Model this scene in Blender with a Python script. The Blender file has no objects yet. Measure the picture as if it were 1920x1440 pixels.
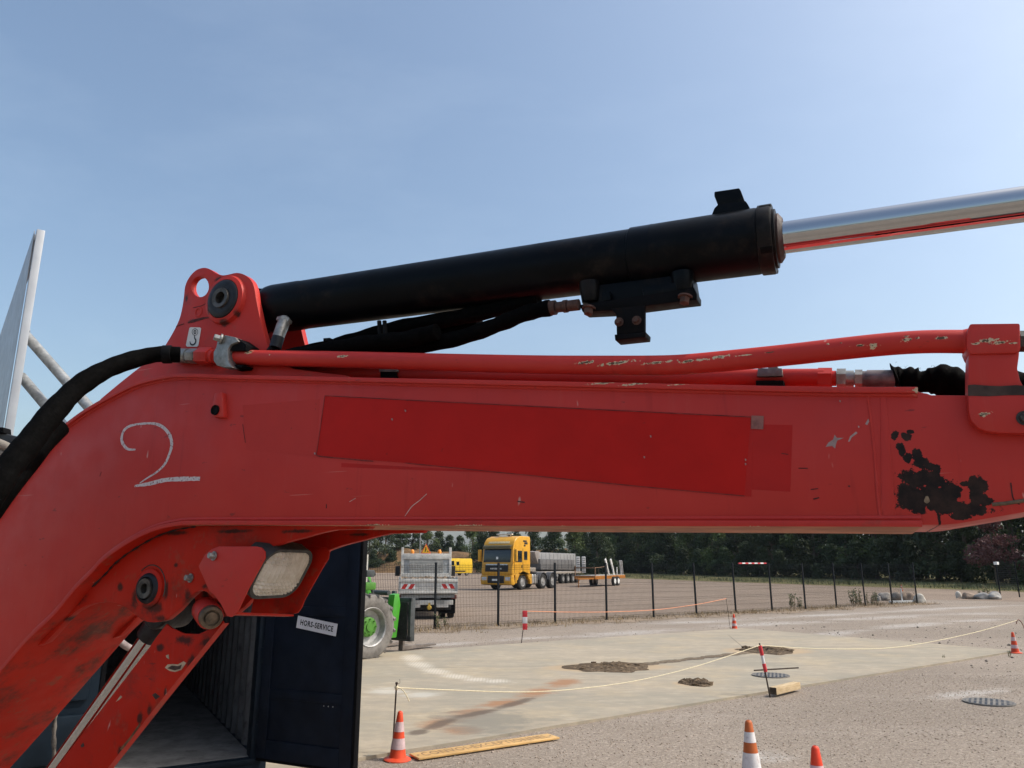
import bpy, bmesh, math, random
import numpy as np
from mathutils import Vector, Matrix
from mathutils.geometry import tessellate_polygon

R = math.radians
rng = random.Random(7)
SC = bpy.context.scene
COL = SC.collection

# ------------------------------------------------------------------ camera, sky, sun, exposure
FOC = 1400.0                    # focal length in pixels of the 1920 px wide photograph
HORIZON = 1057.0
PITCH = math.atan((HORIZON - 720.0) / FOC)
CAMZ = 1.7
cam_d = bpy.data.cameras.new('camera')
cam_d.sensor_width = 36.0
cam_d.lens = FOC / 1920.0 * 36.0
cam_d.clip_start = 0.05
cam_d.clip_end = 9000.0
cam = bpy.data.objects.new('camera', cam_d)
COL.objects.link(cam)
cam.location = (0, 0, CAMZ)
cam.rotation_euler = (R(90) + PITCH, 0, 0)
SC.camera = cam

SUN_EL, SUN_AZ = R(50), R(-4)   # azimuth counted from +X towards +Y
SUN_DIR = Vector((math.cos(SUN_EL) * math.cos(SUN_AZ), math.cos(SUN_EL) * math.sin(SUN_AZ), math.sin(SUN_EL)))
SKY_STRENGTH = 0.15
SUN_STRENGTH = 2.5
EXPOSURE = 0.40

world = bpy.data.worlds.new('World')
SC.world = world
world.use_nodes = True
wt = world.node_tree
wt.nodes.clear()
w_out = wt.nodes.new('ShaderNodeOutputWorld')
w_bg = wt.nodes.new('ShaderNodeBackground')
w_bg.inputs['Strength'].default_value = SKY_STRENGTH
w_sky = wt.nodes.new('ShaderNodeTexSky')
w_sky.sky_type = 'NISHITA'
w_sky.sun_disc = False
w_sky.sun_elevation = SUN_EL
w_sky.sun_rotation = R(90) - SUN_AZ
w_sky.altitude = 100
w_sky.air_density = 1.15
w_sky.dust_density = 4.2
w_sky.ozone_density = 0.9
# thin high veil of cirrus over the whole dome
w_tc = wt.nodes.new('ShaderNodeTexCoord')
w_map = wt.nodes.new('ShaderNodeMapping')
w_map.inputs['Scale'].default_value = (1.2, 3.4, 4.5)
w_map.inputs['Rotation'].default_value = (0.5, 0.9, 0.4)
w_n = wt.nodes.new('ShaderNodeTexNoise')
w_n.inputs['Scale'].default_value = 1.6
w_n.inputs['Detail'].default_value = 9
w_n.inputs['Roughness'].default_value = 0.62
w_r = wt.nodes.new('ShaderNodeMapRange')
w_r.inputs['From Min'].default_value = 0.47
w_r.inputs['From Max'].default_value = 0.85
w_r.inputs['To Min'].default_value = 0.0
w_r.inputs['To Max'].default_value = 0.05
w_mix = wt.nodes.new('ShaderNodeMix')
w_mix.data_type = 'RGBA'
w_mix.inputs['B'].default_value = (8.2, 8.6, 9.2, 1)
wt.links.new(w_tc.outputs['Generated'], w_map.inputs['Vector'])
wt.links.new(w_map.outputs['Vector'], w_n.inputs['Vector'])
wt.links.new(w_n.outputs['Fac'], w_r.inputs['Value'])
wt.links.new(w_r.outputs['Result'], w_mix.inputs['Factor'])
wt.links.new(w_sky.outputs['Color'], w_mix.inputs['A'])
w_wb = wt.nodes.new('ShaderNodeMix')
w_wb.data_type = 'RGBA'; w_wb.blend_type = 'MULTIPLY'
w_wb.inputs['Factor'].default_value = 1.0
w_wb.inputs['B'].default_value = (0.97, 1.012, 1.0, 1)
wt.links.new(w_mix.outputs['Result'], w_wb.inputs['A'])
wt.links.new(w_wb.outputs['Result'], w_bg.inputs['Color'])
wt.links.new(w_bg.outputs['Background'], w_out.inputs['Surface'])

sun_d = bpy.data.lights.new('sun', 'SUN')
sun_d.energy = SUN_STRENGTH
sun_d.angle = R(0.6)
sun_d.color = (1.0, 0.955, 0.88)
sun = bpy.data.objects.new('sun', sun_d)
COL.objects.link(sun)
sun.rotation_euler = SUN_DIR.to_track_quat('Z', 'Y').to_euler()
sun.location = (20, 0, 40)

SC.view_settings.view_transform = 'Standard'
SC.view_settings.look = 'None'
SC.view_settings.exposure = EXPOSURE
SC.view_settings.gamma = 1.0
SC.view_settings.use_curve_mapping = False

# ------------------------------------------------------------------ surveying: photo pixel -> place
CAMP = Vector((0, 0, CAMZ))
FWD = Vector((0, math.cos(PITCH), math.sin(PITCH)))
UPV = Vector((0, -math.sin(PITCH), math.cos(PITCH)))
def ray(px, py):
    return FWD + Vector((1, 0, 0)) * ((px - 960) / FOC) + UPV * ((720 - py) / FOC)
def on_z(px, py, z=0.0):
    r = ray(px, py)
    return CAMP + r * ((z - CAMZ) / r.z)
def at_depth(px, py, d):
    return CAMP + ray(px, py) * d
def at_y(px, py, y):
    r = ray(px, py)
    return CAMP + r * (y / r.y)

# ------------------------------------------------------------------ geometry helpers
class G:
    """collects vertices and faces of ONE mesh"""
    def __init__(s):
        s.v, s.f, s.m = [], [], []
    def add(s, vs, fs, mi=0):
        o = len(s.v)
        s.v += [tuple(v) for v in vs]
        s.f += [tuple(i + o for i in f) for f in fs]
        s.m += [mi] * len(fs)
        return s
    def box(s, c, size, rot=None, mi=0):
        hx, hy, hz = size[0] / 2, size[1] / 2, size[2] / 2
        vs = [Vector((x, y, z)) for x in (-hx, hx) for y in (-hy, hy) for z in (-hz, hz)]
        if rot is not None:
            vs = [rot @ v for v in vs]
        c = Vector(c)
        return s.add([v + c for v in vs], [(0, 1, 3, 2), (4, 6, 7, 5), (0, 4, 5, 1), (2, 3, 7, 6), (0, 2, 6, 4), (1, 5, 7, 3)], mi)
    def b2(s, lo, hi, mi=0):
        return s.box([(a + b) / 2 for a, b in zip(lo, hi)], [abs(b - a) for a, b in zip(lo, hi)], None, mi)
    def bar(s, p0, p1, w, h, up=(0, 0, 1), mi=0):
        p0, p1 = Vector(p0), Vector(p1)
        z = (p1 - p0).normalized()
        up = Vector(up)
        x = up.cross(z)
        if x.length < 1e-4:
            x = Vector((1, 0, 0)).cross(z)
        x.normalize()
        y = z.cross(x)
        rot = Matrix((x, y, z)).transposed()
        return s.box((p0 + p1) / 2, (w, h, (p1 - p0).length), rot, mi)
    def cyl(s, p0, p1, r0, r1=None, n=20, caps=True, mi=0):
        r1 = r0 if r1 is None else r1
        return s.lathe([(r0, 0), (r1, (Vector(p1) - Vector(p0)).length)], p0, Vector(p1) - Vector(p0), n, caps, mi)
    def lathe(s, prof, origin, axis, n=24, caps=True, mi=0, phase=0.0):
        z = Vector(axis).normalized()
        x = z.orthogonal().normalized()
        y = z.cross(x)
        o = Vector(origin)
        vs, fs = [], []
        for r, h in prof:
            for k in range(n):
                a = 2 * math.pi * (k + phase) / n
                vs.append(o + z * h + (x * math.cos(a) + y * math.sin(a)) * r)
        for j in range(len(prof) - 1):
            for k in range(n):
                k2 = (k + 1) % n
                fs.append((j * n + k, j * n + k2, (j + 1) * n + k2, (j + 1) * n + k))
        if caps:
            fs.append(tuple(range(n - 1, -1, -1)))
            fs.append(tuple(range((len(prof) - 1) * n, len(prof) * n)))
        return s.add(vs, fs, mi)
    def tube(s, pts, r, n=12, caps=True, mi=0):
        pts = [Vector(p) for p in pts]
        rs = r if isinstance(r, (list, tuple)) else [r] * len(pts)
        t0 = (pts[1] - pts[0]).normalized()
        x = t0.orthogonal().normalized()
        vs, fs = [], []
        for i, p in enumerate(pts):
            a = pts[max(0, i - 1)]
            b = pts[min(len(pts) - 1, i + 1)]
            t = (b - a).normalized()
            x = (x - t * x.dot(t)).normalized()
            y = t.cross(x)
            for k in range(n):
                an = 2 * math.pi * k / n
                vs.append(p + (x * math.cos(an) + y * math.sin(an)) * rs[i])
        for j in range(len(pts) - 1):
            for k in range(n):
                k2 = (k + 1) % n
                fs.append((j * n + k, j * n + k2, (j + 1) * n + k2, (j + 1) * n + k))
        if caps:
            fs.append(tuple(range(n - 1, -1, -1)))
            fs.append(tuple(range((len(pts) - 1) * n, len(pts) * n)))
        return s.add(vs, fs, mi)
    def prism(s, poly, vec, holes=(), mi=0):
        """a plate: outline POLY (with HOLES) pushed along VEC"""
        loops = [[Vector(p) for p in poly]] + [[Vector(p) for p in h] for h in holes]
        flat = [p for l in loops for p in l]
        vec = Vector(vec)
        n = len(flat)
        tris = tessellate_polygon(loops)
        vs = flat + [p + vec for p in flat]
        fs = []
        if not holes:
            fs.append(tuple(range(n)))
            fs.append(tuple(range(2 * n - 1, n - 1, -1)))
        else:
            for t in tris:
                fs.append(tuple(t))
                fs.append(tuple(i + n for i in reversed(t)))
        o = 0
        for l in loops:
            k = len(l)
            for i in range(k):
                j = (i + 1) % k
                fs.append((o + i, o + j, o + j + n, o + i + n))
            o += k
        return s.add(vs, fs, mi)
    def sheet(s, rows, mi=0):
        """grid of points rows[i][j]"""
        nr, nc = len(rows), len(rows[0])
        vs = [p for r in rows for p in r]
        fs = [(i * nc + j, i * nc + j + 1, (i + 1) * nc + j + 1, (i + 1) * nc + j) for i in range(nr - 1) for j in range(nc - 1)]
        return s.add(vs, fs, mi)
    def xf(s, M):
        s.v = [tuple(M @ Vector(v)) for v in s.v]
        return s
    def blob(s, c, r, sub=2, jit=0.2, seed=0, mi=0, flat=0.0):
        bm = bmesh.new()
        bmesh.ops.create_icosphere(bm, subdivisions=sub, radius=1)
        q = random.Random(seed)
        ax = [(Vector((q.uniform(-1, 1), q.uniform(-1, 1), q.uniform(-1, 1))), q.uniform(.5, 2.5), q.uniform(0, 6)) for _ in range(6)]
        vs = []
        for v in bm.verts:
            k = 1 + jit * sum(math.sin(v.co.dot(a) * f * 2.2 + p) for a, f, p in ax) / 3
            p = Vector((v.co.x * r[0], v.co.y * r[1], v.co.z * r[2])) * k
            if p.z < -flat * r[2] and flat:
                p.z = -flat * r[2]
            vs.append(p + Vector(c))
        bm.verts.index_update()
        fs = [tuple(v.index for v in f.verts) for f in bm.faces]
        bm.free()
        return s.add(vs, fs, mi)

def mesh_of(name, g, mats, bevel=0.0, sharp=38, seg=2, normals=True):
    me = bpy.data.meshes.new(name)
    me.from_pydata(g.v, [], g.f)
    if not isinstance(mats, (list, tuple)):
        mats = [mats]
    for m in mats:
        me.materials.append(m)
    if any(g.m):
        me.polygons.foreach_set('material_index', g.m)
    if normals or bevel:
        bm = bmesh.new()
        bm.from_mesh(me)
        if normals:
            bmesh.ops.recalc_face_normals(bm, faces=bm.faces)
        if bevel:
            es = [e for e in bm.edges if len(e.link_faces) == 2 and e.calc_face_angle(0) > R(32)]
            bmesh.ops.bevel(bm, geom=es, offset=bevel, segments=seg, affect='EDGES', clamp_overlap=True, profile=0.6)
        bm.to_mesh(me)
        bm.free()
    if sharp:
        me.shade_smooth()
        me.set_sharp_from_angle(angle=R(sharp))
    me.update()
    return me

def part(name, g, mats, parent=None, bevel=0.0, sharp=38, label=None, seg=2, normals=True, kind=None):
    o = bpy.data.objects.new(name, mesh_of(name, g, mats, bevel, sharp, seg, normals))
    COL.objects.link(o)
    if parent is not None:
        o.parent = parent
    if label:
        o['label'] = label
    if kind:
        o['kind'] = kind
    return o
def tag(o, label=None, cat=None, group=None, kind=None):
    if label: o['label'] = label
    if cat: o['category'] = cat
    if group: o['group'] = group
    if kind: o['kind'] = kind
    return o
def thing(name, label, cat, loc=(0, 0, 0), rz=0.0, group=None):
    o = bpy.data.objects.new(name, None)
    o.empty_display_size = 0.2
    COL.objects.link(o)
    o.location = loc
    o.rotation_euler = (0, 0, rz)
    return tag(o, label, cat, group)
def dup(root, loc, rz, label=None, group=None, scale=None):
    r = root.copy(); COL.objects.link(r)
    r.location = loc; r.rotation_euler = (0, 0, rz)
    if scale: r.scale = scale
    if label: r['label'] = label
    if group: r['group'] = group
    for ch in root.children:
        c = ch.copy(); COL.objects.link(c); c.parent = r
        for gc in ch.children:
            d = gc.copy(); COL.objects.link(d); d.parent = c
    return r
def curve_pts(pts, k=8):
    """Catmull-Rom through the points"""
    P = [Vector(p) for p in pts]
    P = [P[0] * 2 - P[1]] + P + [P[-1] * 2 - P[-2]]
    out = []
    for i in range(1, len(P) - 2):
        a, b, c, d = P[i - 1], P[i], P[i + 1], P[i + 2]
        for j in range(k):
            t = j / k
            out.append(0.5 * ((2 * b) + (c - a) * t + (2 * a - 5 * b + 4 * c - d) * t * t + (3 * b - a - 3 * c + d) * t ** 3))
    out.append(P[-2])
    return out
def text_geo(body, size, M, depth=0.0, spacing=1.0, xs=1.0, bold=0.012):
    """lettering as geometry: glyph faces placed by matrix M"""
    cu = bpy.data.curves.new('lettering', 'FONT')
    cu.body = body; cu.size = size; cu.align_x = 'CENTER'; cu.align_y = 'CENTER'
    cu.space_character = spacing; cu.resolution_u = 3; cu.extrude = depth; cu.offset = size * bold
    ob = bpy.data.objects.new('lettering', cu)
    COL.objects.link(ob)
    dg = bpy.context.evaluated_depsgraph_get()
    me = bpy.data.meshes.new_from_object(ob.evaluated_get(dg))
    g = G()
    S = Matrix.Diagonal((xs, 1, 1, 1))
    g.add([M @ (S @ v.co) for v in me.vertices], [tuple(p.vertices) for p in me.polygons])
    bpy.data.objects.remove(ob); bpy.data.curves.remove(cu); bpy.data.meshes.remove(me)
    return g
def frame_m(o, x, y):
    x = Vector(x).normalized(); y = Vector(y).normalized(); z = x.cross(y)
    m = Matrix((x, y, z)).transposed().to_4x4()
    m.translation = Vector(o)
    return m

# ------------------------------------------------------------------ materials
class NT:
    def __init__(s, name):
        s.mat = bpy.data.materials.new(name)
        s.mat.use_nodes = True
        s.t = s.mat.node_tree
        s.b = s.t.nodes['Principled BSDF']
        s.tc = s.t.nodes.new('ShaderNodeTexCoord')
        s.co = s.tc.outputs['Object']
    def n(s, typ, **kw):
        nd = s.t.nodes.new(typ)
        for k, v in kw.items():
            setattr(nd, k, v)
        return nd
    def link(s, a, b):
        s.t.links.new(a, b)
    def setin(s, nd, key, v):
        if hasattr(v, 'is_linked') or isinstance(v, bpy.types.NodeSocket):
            s.t.links.new(v, nd.inputs[key])
        else:
            nd.inputs[key].default_value = v
    def noise(s, scale, detail=5, rough=0.55, vec=None, dist=0.0, out='Fac'):
        nd = s.n('ShaderNodeTexNoise')
        nd.inputs['Scale'].default_value = scale
        nd.inputs['Detail'].default_value = detail
        nd.inputs['Roughness'].default_value = rough
        nd.inputs['Distortion'].default_value = dist
        s.link(vec if vec is not None else s.co, nd.inputs['Vector'])
        return nd.outputs[out]
    def voro(s, scale, out='Distance', vec=None, feature='F1', rand=1.0):
        nd = s.n('ShaderNodeTexVoronoi', feature=feature)
        nd.inputs['Scale'].default_value = scale
        nd.inputs['Randomness'].default_value = rand
        s.link(vec if vec is not None else s.co, nd.inputs['Vector'])
        return nd.outputs[out]
    def mapv(s, scale=(1, 1, 1), rot=(0, 0, 0), loc=(0, 0, 0)):
        nd = s.n('ShaderNodeMapping')
        nd.inputs['Scale'].default_value = scale
        nd.inputs['Rotation'].default_value = rot
        nd.inputs['Location'].default_value = loc
        s.link(s.co, nd.inputs['Vector'])
        return nd.outputs['Vector']
    def ramp(s, v, a, b, lo=0.0, hi=1.0, smooth=True):
        nd = s.n('ShaderNodeMapRange')
        nd.interpolation_type = 'SMOOTHSTEP' if smooth else 'LINEAR'
        s.setin(nd, 'Value', v)
        nd.inputs['From Min'].default_value = a
        nd.inputs['From Max'].default_value = b
        nd.inputs['To Min'].default_value = lo
        nd.inputs['To Max'].default_value = hi
        return nd.outputs['Result']
    def math(s, op, a, b=0.0, clamp=False):
        nd = s.n('ShaderNodeMath', operation=op, use_clamp=clamp)
        s.setin(nd, 0, a); s.setin(nd, 1, b)
        return nd.outputs[0]
    def mix(s, f, a, b):
        nd = s.n('ShaderNodeMix', data_type='RGBA')
        s.setin(nd, 0, f)
        s.setin(nd, 6, (*a, 1) if isinstance(a, tuple) and len(a) == 3 else a)
        s.setin(nd, 7, (*b, 1) if isinstance(b, tuple) and len(b) == 3 else b)
        return nd.outputs[2]
    def xyz(s):
        nd = s.n('ShaderNodeSeparateXYZ')
        s.link(s.co, nd.inputs[0])
        return nd.outputs
    def bump(s, h, strength=0.3, dist=0.01, normal=None):
        nd = s.n('ShaderNodeBump')
        nd.inputs['Strength'].default_value = strength
        nd.inputs['Distance'].default_value = dist
        s.link(h, nd.inputs['Height'])
        if normal is not None:
            s.link(normal, nd.inputs['Normal'])
        return nd.outputs['Normal']
    def spots(s, a, b, lst):
        """max over ellipses (ca, cb, ra, rb[, rot]) of 1 - normalised distance, on coordinate sockets a and b"""
        best = None
        for sp in lst:
            ca, cb, ra, rb = sp[:4]
            rot = sp[4] if len(sp) > 4 else 0.0
            da = s.math('SUBTRACT', a, ca); db = s.math('SUBTRACT', b, cb)
            if rot:
                c, sn = math.cos(rot), math.sin(rot)
                u = s.math('ADD', s.math('MULTIPLY', da, c), s.math('MULTIPLY', db, sn))
                v = s.math('SUBTRACT', s.math('MULTIPLY', db, c), s.math('MULTIPLY', da, sn))
            else:
                u, v = da, db
            u = s.math('MULTIPLY', u, 1 / ra); v = s.math('MULTIPLY', v, 1 / rb)
            d = s.math('SQRT', s.math('ADD', s.math('MULTIPLY', u, u), s.math('MULTIPLY', v, v)))
            k = s.math('SUBTRACT', 1.0, d)
            best = k if best is None else s.math('MAXIMUM', best, k)
        return best
    def done(s, col=None, rough=0.6, metal=0.0, normal=None, spec=None):
        if col is not None: s.setin(s.b, 'Base Color', (*col, 1) if isinstance(col, tuple) and len(col) == 3 else col)
        s.setin(s.b, 'Roughness', rough)
        s.setin(s.b, 'Metallic', metal)
        if spec is not None: s.b.inputs['Specular IOR Level'].default_value = spec
        if normal is not None: s.link(normal, s.b.inputs['Normal'])
        return s.mat

def P(name, col, rough=0.55, metal=0.0, var=0.18, scale=9.0, bump=0.0, bscale=80.0, dirt=None, dirt_amt=0.35, spec=0.3):
    """plain painted or bare surface: base colour with uneven wear, optional dirt blotches and fine relief"""
    t = NT(name)
    f = t.noise(scale, 6, 0.6)
    lo = tuple(c * (1 - var) for c in col); hi = tuple(min(1, c * (1 + var)) for c in col)
    c = t.mix(t.ramp(f, 0.3, 0.7), lo, hi)
    if dirt is not None:
        c = t.mix(t.ramp(t.noise(scale * 2.3, 8, 0.68, t.mapv(loc=(3, 5, 1))), 0.52, 0.72, 0, dirt_amt), c, dirt)
    rg = t.ramp(t.noise(scale * 3, 4), 0.3, 0.7, max(0.02, rough - 0.08), min(1, rough + 0.08))
    nm = t.bump(t.noise(bscale, 4), bump, 0.004) if bump else None
    return t.done(c, rg, metal, nm, spec)

# ================================================================== SETTING
def ground_mat(name, base, dark, light, dustamt, seed, stone=90.0, bands=None):
    t = NT(name)
    x, y, z = t.xyz()
    big = t.noise(0.22, 5, 0.6, t.mapv(loc=(seed, 1, 0)))
    mid = t.noise(1.3, 6, 0.65, t.mapv(loc=(seed, 4, 0)))
    c = t.mix(t.ramp(big, 0.38, 0.64), base, tuple(a * 0.78 for a in base))
    c = t.mix(t.ramp(mid, 0.55, 0.75, 0, 0.45), c, dark)
    # pale dust dragged along by wheels
    dust = t.noise(0.5, 7, 0.62, t.mapv(scale=(0.35, 1.5, 1), rot=(0, 0, 0.25), loc=(seed * 2, 0, 0)))
    c = t.mix(t.ramp(dust, 0.5, 0.72, 0, dustamt), c, light)
    if bands:
        wv = t.math('MULTIPLY', t.math('SUBTRACT', t.noise(1.1, 8, 0.72, t.mapv(scale=(0.5, 1.8, 1), loc=(seed, 0, 3))), 0.5), 2.6)
        c = t.mix(t.ramp(t.math('ADD', t.spots(x, y, bands), wv), 0.1, 0.9, 0, 0.85), c, (0.46, 0.425, 0.39))
    g1 = t.noise(stone * 0.5, 5, 0.8)
    g2 = t.noise(stone * 1.1, 4, 0.75, t.mapv(loc=(seed, 7, 2)))
    g3 = t.noise(stone * 0.16, 5, 0.75, t.mapv(loc=(seed, 2, 9)))
    c = t.mix(t.ramp(g1, 0.50, 0.64, 0, 0.65), c, tuple(min(1, a * 1.45) for a in light))
    c = t.mix(t.ramp(g2, 0.36, 0.50, 0.75, 0), c, tuple(a * 0.55 for a in dark))
    c = t.mix(t.ramp(g1, 0.34, 0.48, 0.65, 0), c, tuple(a * 0.6 for a in dark))
    c = t.mix(t.ramp(g3, 0.40, 0.60, 0.40, 0), c, dark)
    h = t.math('ADD', t.math('MULTIPLY', g2, 0.5), g1)
    nm = t.bump(h, 0.6, 0.012)
    return t.done(c, 0.95, 0, nm, 0.15)

def track(pxs, rr):
    out = []
    for a, b in zip(pxs[:-1], pxs[1:]):
        p, q_ = on_z(*a), on_z(*b)
        m = (p + q_) / 2; d = q_ - p
        out.append((m.x, m.y, max(d.length * .7, rr), rr, math.atan2(d.y, d.x)))
    return out
BANDS = track([(1040, 1196), (1300, 1178), (1560, 1163), (1760, 1152), (1910, 1149)], .9) + track([(1200, 1172), (1420, 1160), (1640, 1148), (1900, 1135)], .8) + track([(780, 1213), (900, 1203), (1060, 1193)], .5) \
    + track([(1480, 1200), (1620, 1180), (1780, 1166), (1900, 1160)], .6) + track([(1350, 1425), (1500, 1418)], .35) + track([(1740, 1310), (1900, 1290)], .3)
GROUND = ground_mat('gravel', (0.30, 0.246, 0.198), (0.205, 0.164, 0.129), (0.385, 0.33, 0.28), 0.5, 1.0, 62.0, BANDS)
LOT = ground_mat('lot_gravel', (0.27, 0.205, 0.157), (0.19, 0.142, 0.106), (0.345, 0.275, 0.22), 0.6, 6.0, 24.0)

g = G()
S = 3500
g.add([(-S, -S, 0), (S, -S, 0), (S, S, 0), (-S, S, 0)], [(0, 1, 2, 3)])
tag(part('ground', g, GROUND, sharp=0), kind='structure')

F0, F1 = on_z(815, 1180), on_z(1720, 1131)
FU = (F1 - F0).normalized()
FN = Vector((-FU.y, FU.x, 0))
if FN.y < 0: FN = -FN
Z4 = Vector((0, 0, 0.004))
vg0, vg1 = on_z(1150, 1084), on_z(1935, 1110.5)      # front edge of the far grass verge
VU = (vg1 - vg0).normalized(); VN = Vector((-VU.y, VU.x, 0))
if VN.y < 0: VN = -VN
g = G()
lot = [F0 - FU * 60 + FN * .2, F1 + FN * .2, F1 + FU * 3 + FN * 4, vg1 + VU * 30, vg1, vg0, Vector((-10, 138, 0)), Vector((-60, 150, 0)), Vector((-110, 120, 0))]
g.add([p + Z4 for p in lot], [tuple(range(len(lot)))])
tag(part('lot', g, LOT, sharp=0), kind='structure')

# concrete slab with its stains
SL_A, SL_B, SL_C, SL_D = on_z(668, 1428), on_z(1908, 1222.5), on_z(1390, 1180), on_z(770, 1223)
ua = (SL_A - SL_B).normalized(); ud = (SL_D - SL_C).normalized()
near_l, far_l = SL_A + ua * 4.5, SL_D + ud * 7
def W2(px, py): 
    p = on_z(px, py, 0.03); return p.x, p.y
t = NT('concrete')
x, y, z = t.xyz()
big = t.noise(0.45, 6, 0.6, t.mapv(loc=(2, 2, 0)))
streak = t.noise(0.9, 7, 0.65, t.mapv(scale=(0.35, 2.2, 1), rot=(0, 0, -0.12)))
c = t.mix(t.ramp(big, 0.35, 0.65), (0.40, 0.325, 0.235), (0.31, 0.27, 0.205))
c = t.mix(t.ramp(streak, 0.45, 0.68, 0, 0.7), c, (0.265, 0.235, 0.185))
c = t.mix(t.ramp(t.noise(0.8, 6, 0.6, t.mapv(loc=(9, 3, 0))), 0.48, 0.66, 0, 0.75), c, (0.41, 0.325, 0.215))
fine = t.noise(30, 7, 0.8)
mott = t.noise(4.5, 8, 0.78, t.mapv(scale=(0.7, 1.2, 1), loc=(5, 5, 0)))
c = t.mix(t.ramp(mott, 0.42, 0.58, 0.45, 0), c, (0.25, 0.22, 0.175))
c = t.mix(t.ramp(mott, 0.54, 0.68, 0, 0.4), c, (0.47, 0.41, 0.33))
c = t.mix(t.ramp(fine, 0.35, 0.65, 0.22, 0), c, (0.30, 0.28, 0.24))
wob = t.math('MULTIPLY', t.math('SUBTRACT', t.noise(2.2, 9, 0.78, t.mapv(scale=(0.7, 1.6, 1))), 0.5), 2.4)
wob2 = t.math('MULTIPLY', t.math('SUBTRACT', t.noise(9, 6, 0.7), 0.5), 0.9)
def chain(pxs, rr, squash=1.0):
    out = []
    for (a, b) in zip(pxs[:-1], pxs[1:]):
        p, q = Vector(W2(*a)), Vector(W2(*b))
        m = (p + q) / 2; d = q - p
        out.append((m.x, m.y, max(d.length * .72, rr), rr * squash, math.atan2(d.y, d.x)))
    return out
# rust run-off along the fall of the slab, a damp grey patch, a dark crack line
rust = chain([(1075, 1272), (1030, 1290), (975, 1310), (910, 1328), (850, 1345), (800, 1366)], 0.30) + chain([(845, 1362), (885, 1374)], 0.30)
c = t.mix(t.ramp(t.math('ADD', t.spots(x, y, rust), wob), 0.05, 0.8, 0, 0.85), c, (0.30, 0.15, 0.075))
c = t.mix(t.ramp(t.math('ADD', t.spots(x, y, chain([(870, 1348), (965, 1355)], 0.8)), wob), 0.05, 0.6, 0, 0.75), c, (0.19, 0.175, 0.145))
c = t.mix(t.ramp(t.math('ADD', t.spots(x, y, chain([(1000, 1308), (930, 1330), (850, 1347), (800, 1368), (770, 1378)], 0.13)), wob2), 0.0, 0.6, 0, 0.85), c, (0.115, 0.085, 0.065))
c = t.mix(t.ramp(t.math('ADD', t.spots(x, y, chain([(1080, 1268), (1030, 1253), (1240, 1246)], 0.3)), wob), 0.1, 0.9, 0, 0.35), c, (0.30, 0.27, 0.23))
c = t.mix(t.ramp(t.math('ADD', t.spots(x, y, chain([(755, 1252.5), (900, 1250.5), (1060, 1248)], 0.022) + chain([(1365, 1190), (1395, 1215)], .02)), t.math('MULTIPLY', wob2, .3)), 0.1, 0.5, 0, 0.7), c, (0.15, 0.13, 0.10))
# pale curved tyre print
arc = [(770, 1228), (775, 1240), (800, 1253), (835, 1264), (875, 1272), (915, 1276), (945, 1278)]
tread = t.n('ShaderNodeTexWave', wave_type='BANDS', bands_direction='X')
tread.inputs['Scale'].default_value = 6.5
tread.inputs['Distortion'].default_value = 1.0
t.link(t.co, tread.inputs['Vector'])
ak = t.math('ADD', t.spots(x, y, chain(arc, 0.26)), t.math('MULTIPLY', wob2, 0.8))
c = t.mix(t.math('MULTIPLY', t.ramp(ak, -0.1, 0.8, 0, 0.6), t.ramp(tread.outputs['Fac'], 0.1, 0.9, 0.62, 1.0)), c, (0.62, 0.56, 0.48))
ak = t.math('ADD', t.spots(x, y, chain([(690, 1290), (760, 1300), (820, 1305)], 0.35)), wob)
c = t.mix(t.ramp(ak, 0.1, 0.9, 0, 0.4), c, (0.62, 0.60, 0.55))
# soil rims round the holes
c = t.mix(t.ramp(t.math('ADD', t.spots(x, y, [(*W2(1140, 1251), 1.25, 0.62, 0.12), (*W2(1440, 1220), 1.05, 0.75, 0.1), (*W2(1300, 1282), 0.33, .26)]), t.math('MULTIPLY', wob2, .6)), 0.0, 0.35, 0, 0.8), c, (0.40, 0.29, 0.18))
nm = t.bump(t.math('ADD', fine, t.math('MULTIPLY', streak, 0.5)), 0.25, 0.006)
CONC = t.done(c, t.ramp(streak, 0.3, 0.7, 0.8, 0.95), 0, nm, 0.2)
g = G()
def densify(poly, n, amp, seed):
    q = random.Random(seed); out = []
    for a, b in zip(poly, poly[1:] + poly[:1]):
        for k in range(n):
            p = a.lerp(b, k / n)
            d = (b - a).normalized()
            if k: p = p + Vector((-d.y, d.x, 0)) * q.uniform(-amp, amp)
            out.append(p)
    return out
sp = densify([near_l, SL_B, SL_C, far_l], 30, 0.012, 3)
g.prism([p + Vector((0, 0, -0.08)) for p in sp], (0, 0, 0.11))
tag(part('concrete_slab', g, CONC, sharp=30), kind='structure')
SLZ = 0.03

# bare soil strip along the fence and grass verge below the wood
SOIL = ground_mat('dry_soil', (0.27, 0.205, 0.15), (0.17, 0.125, 0.085), (0.37, 0.30, 0.225), 0.4, 11.0, 30.0)
g = G()
q = random.Random(5)
rows = [[], []]
for k in range(90):
    s = -25 + k * 0.62
    p = F0 + FU * s
    if (p - F0).dot(FU) > (F1 - F0).length + .8: break
    rows[0].append(p - FN * (1.0 + q.uniform(-.35, .35)) + Z4 * 2); rows[1].append(p + FN * (1.1 + q.uniform(-.4, .4)) + Z4 * 2)
g.sheet(rows)
tag(part('dry_verge', g, SOIL, sharp=0), kind='structure')
T0, T1 = on_z(1160, 1076.2), on_z(1900, 1100.5)     # foot of the wood
TU = (T1 - T0).normalized(); TN = Vector((-TU.y, TU.x, 0))
if TN.y < 0: TN = -TN
t = NT('verge_grass')
f = t.noise(0.35, 7, 0.65)
c = t.mix(t.ramp(f, 0.35, 0.65), (0.13, 0.125, 0.050), (0.20, 0.165, 0.085))
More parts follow.
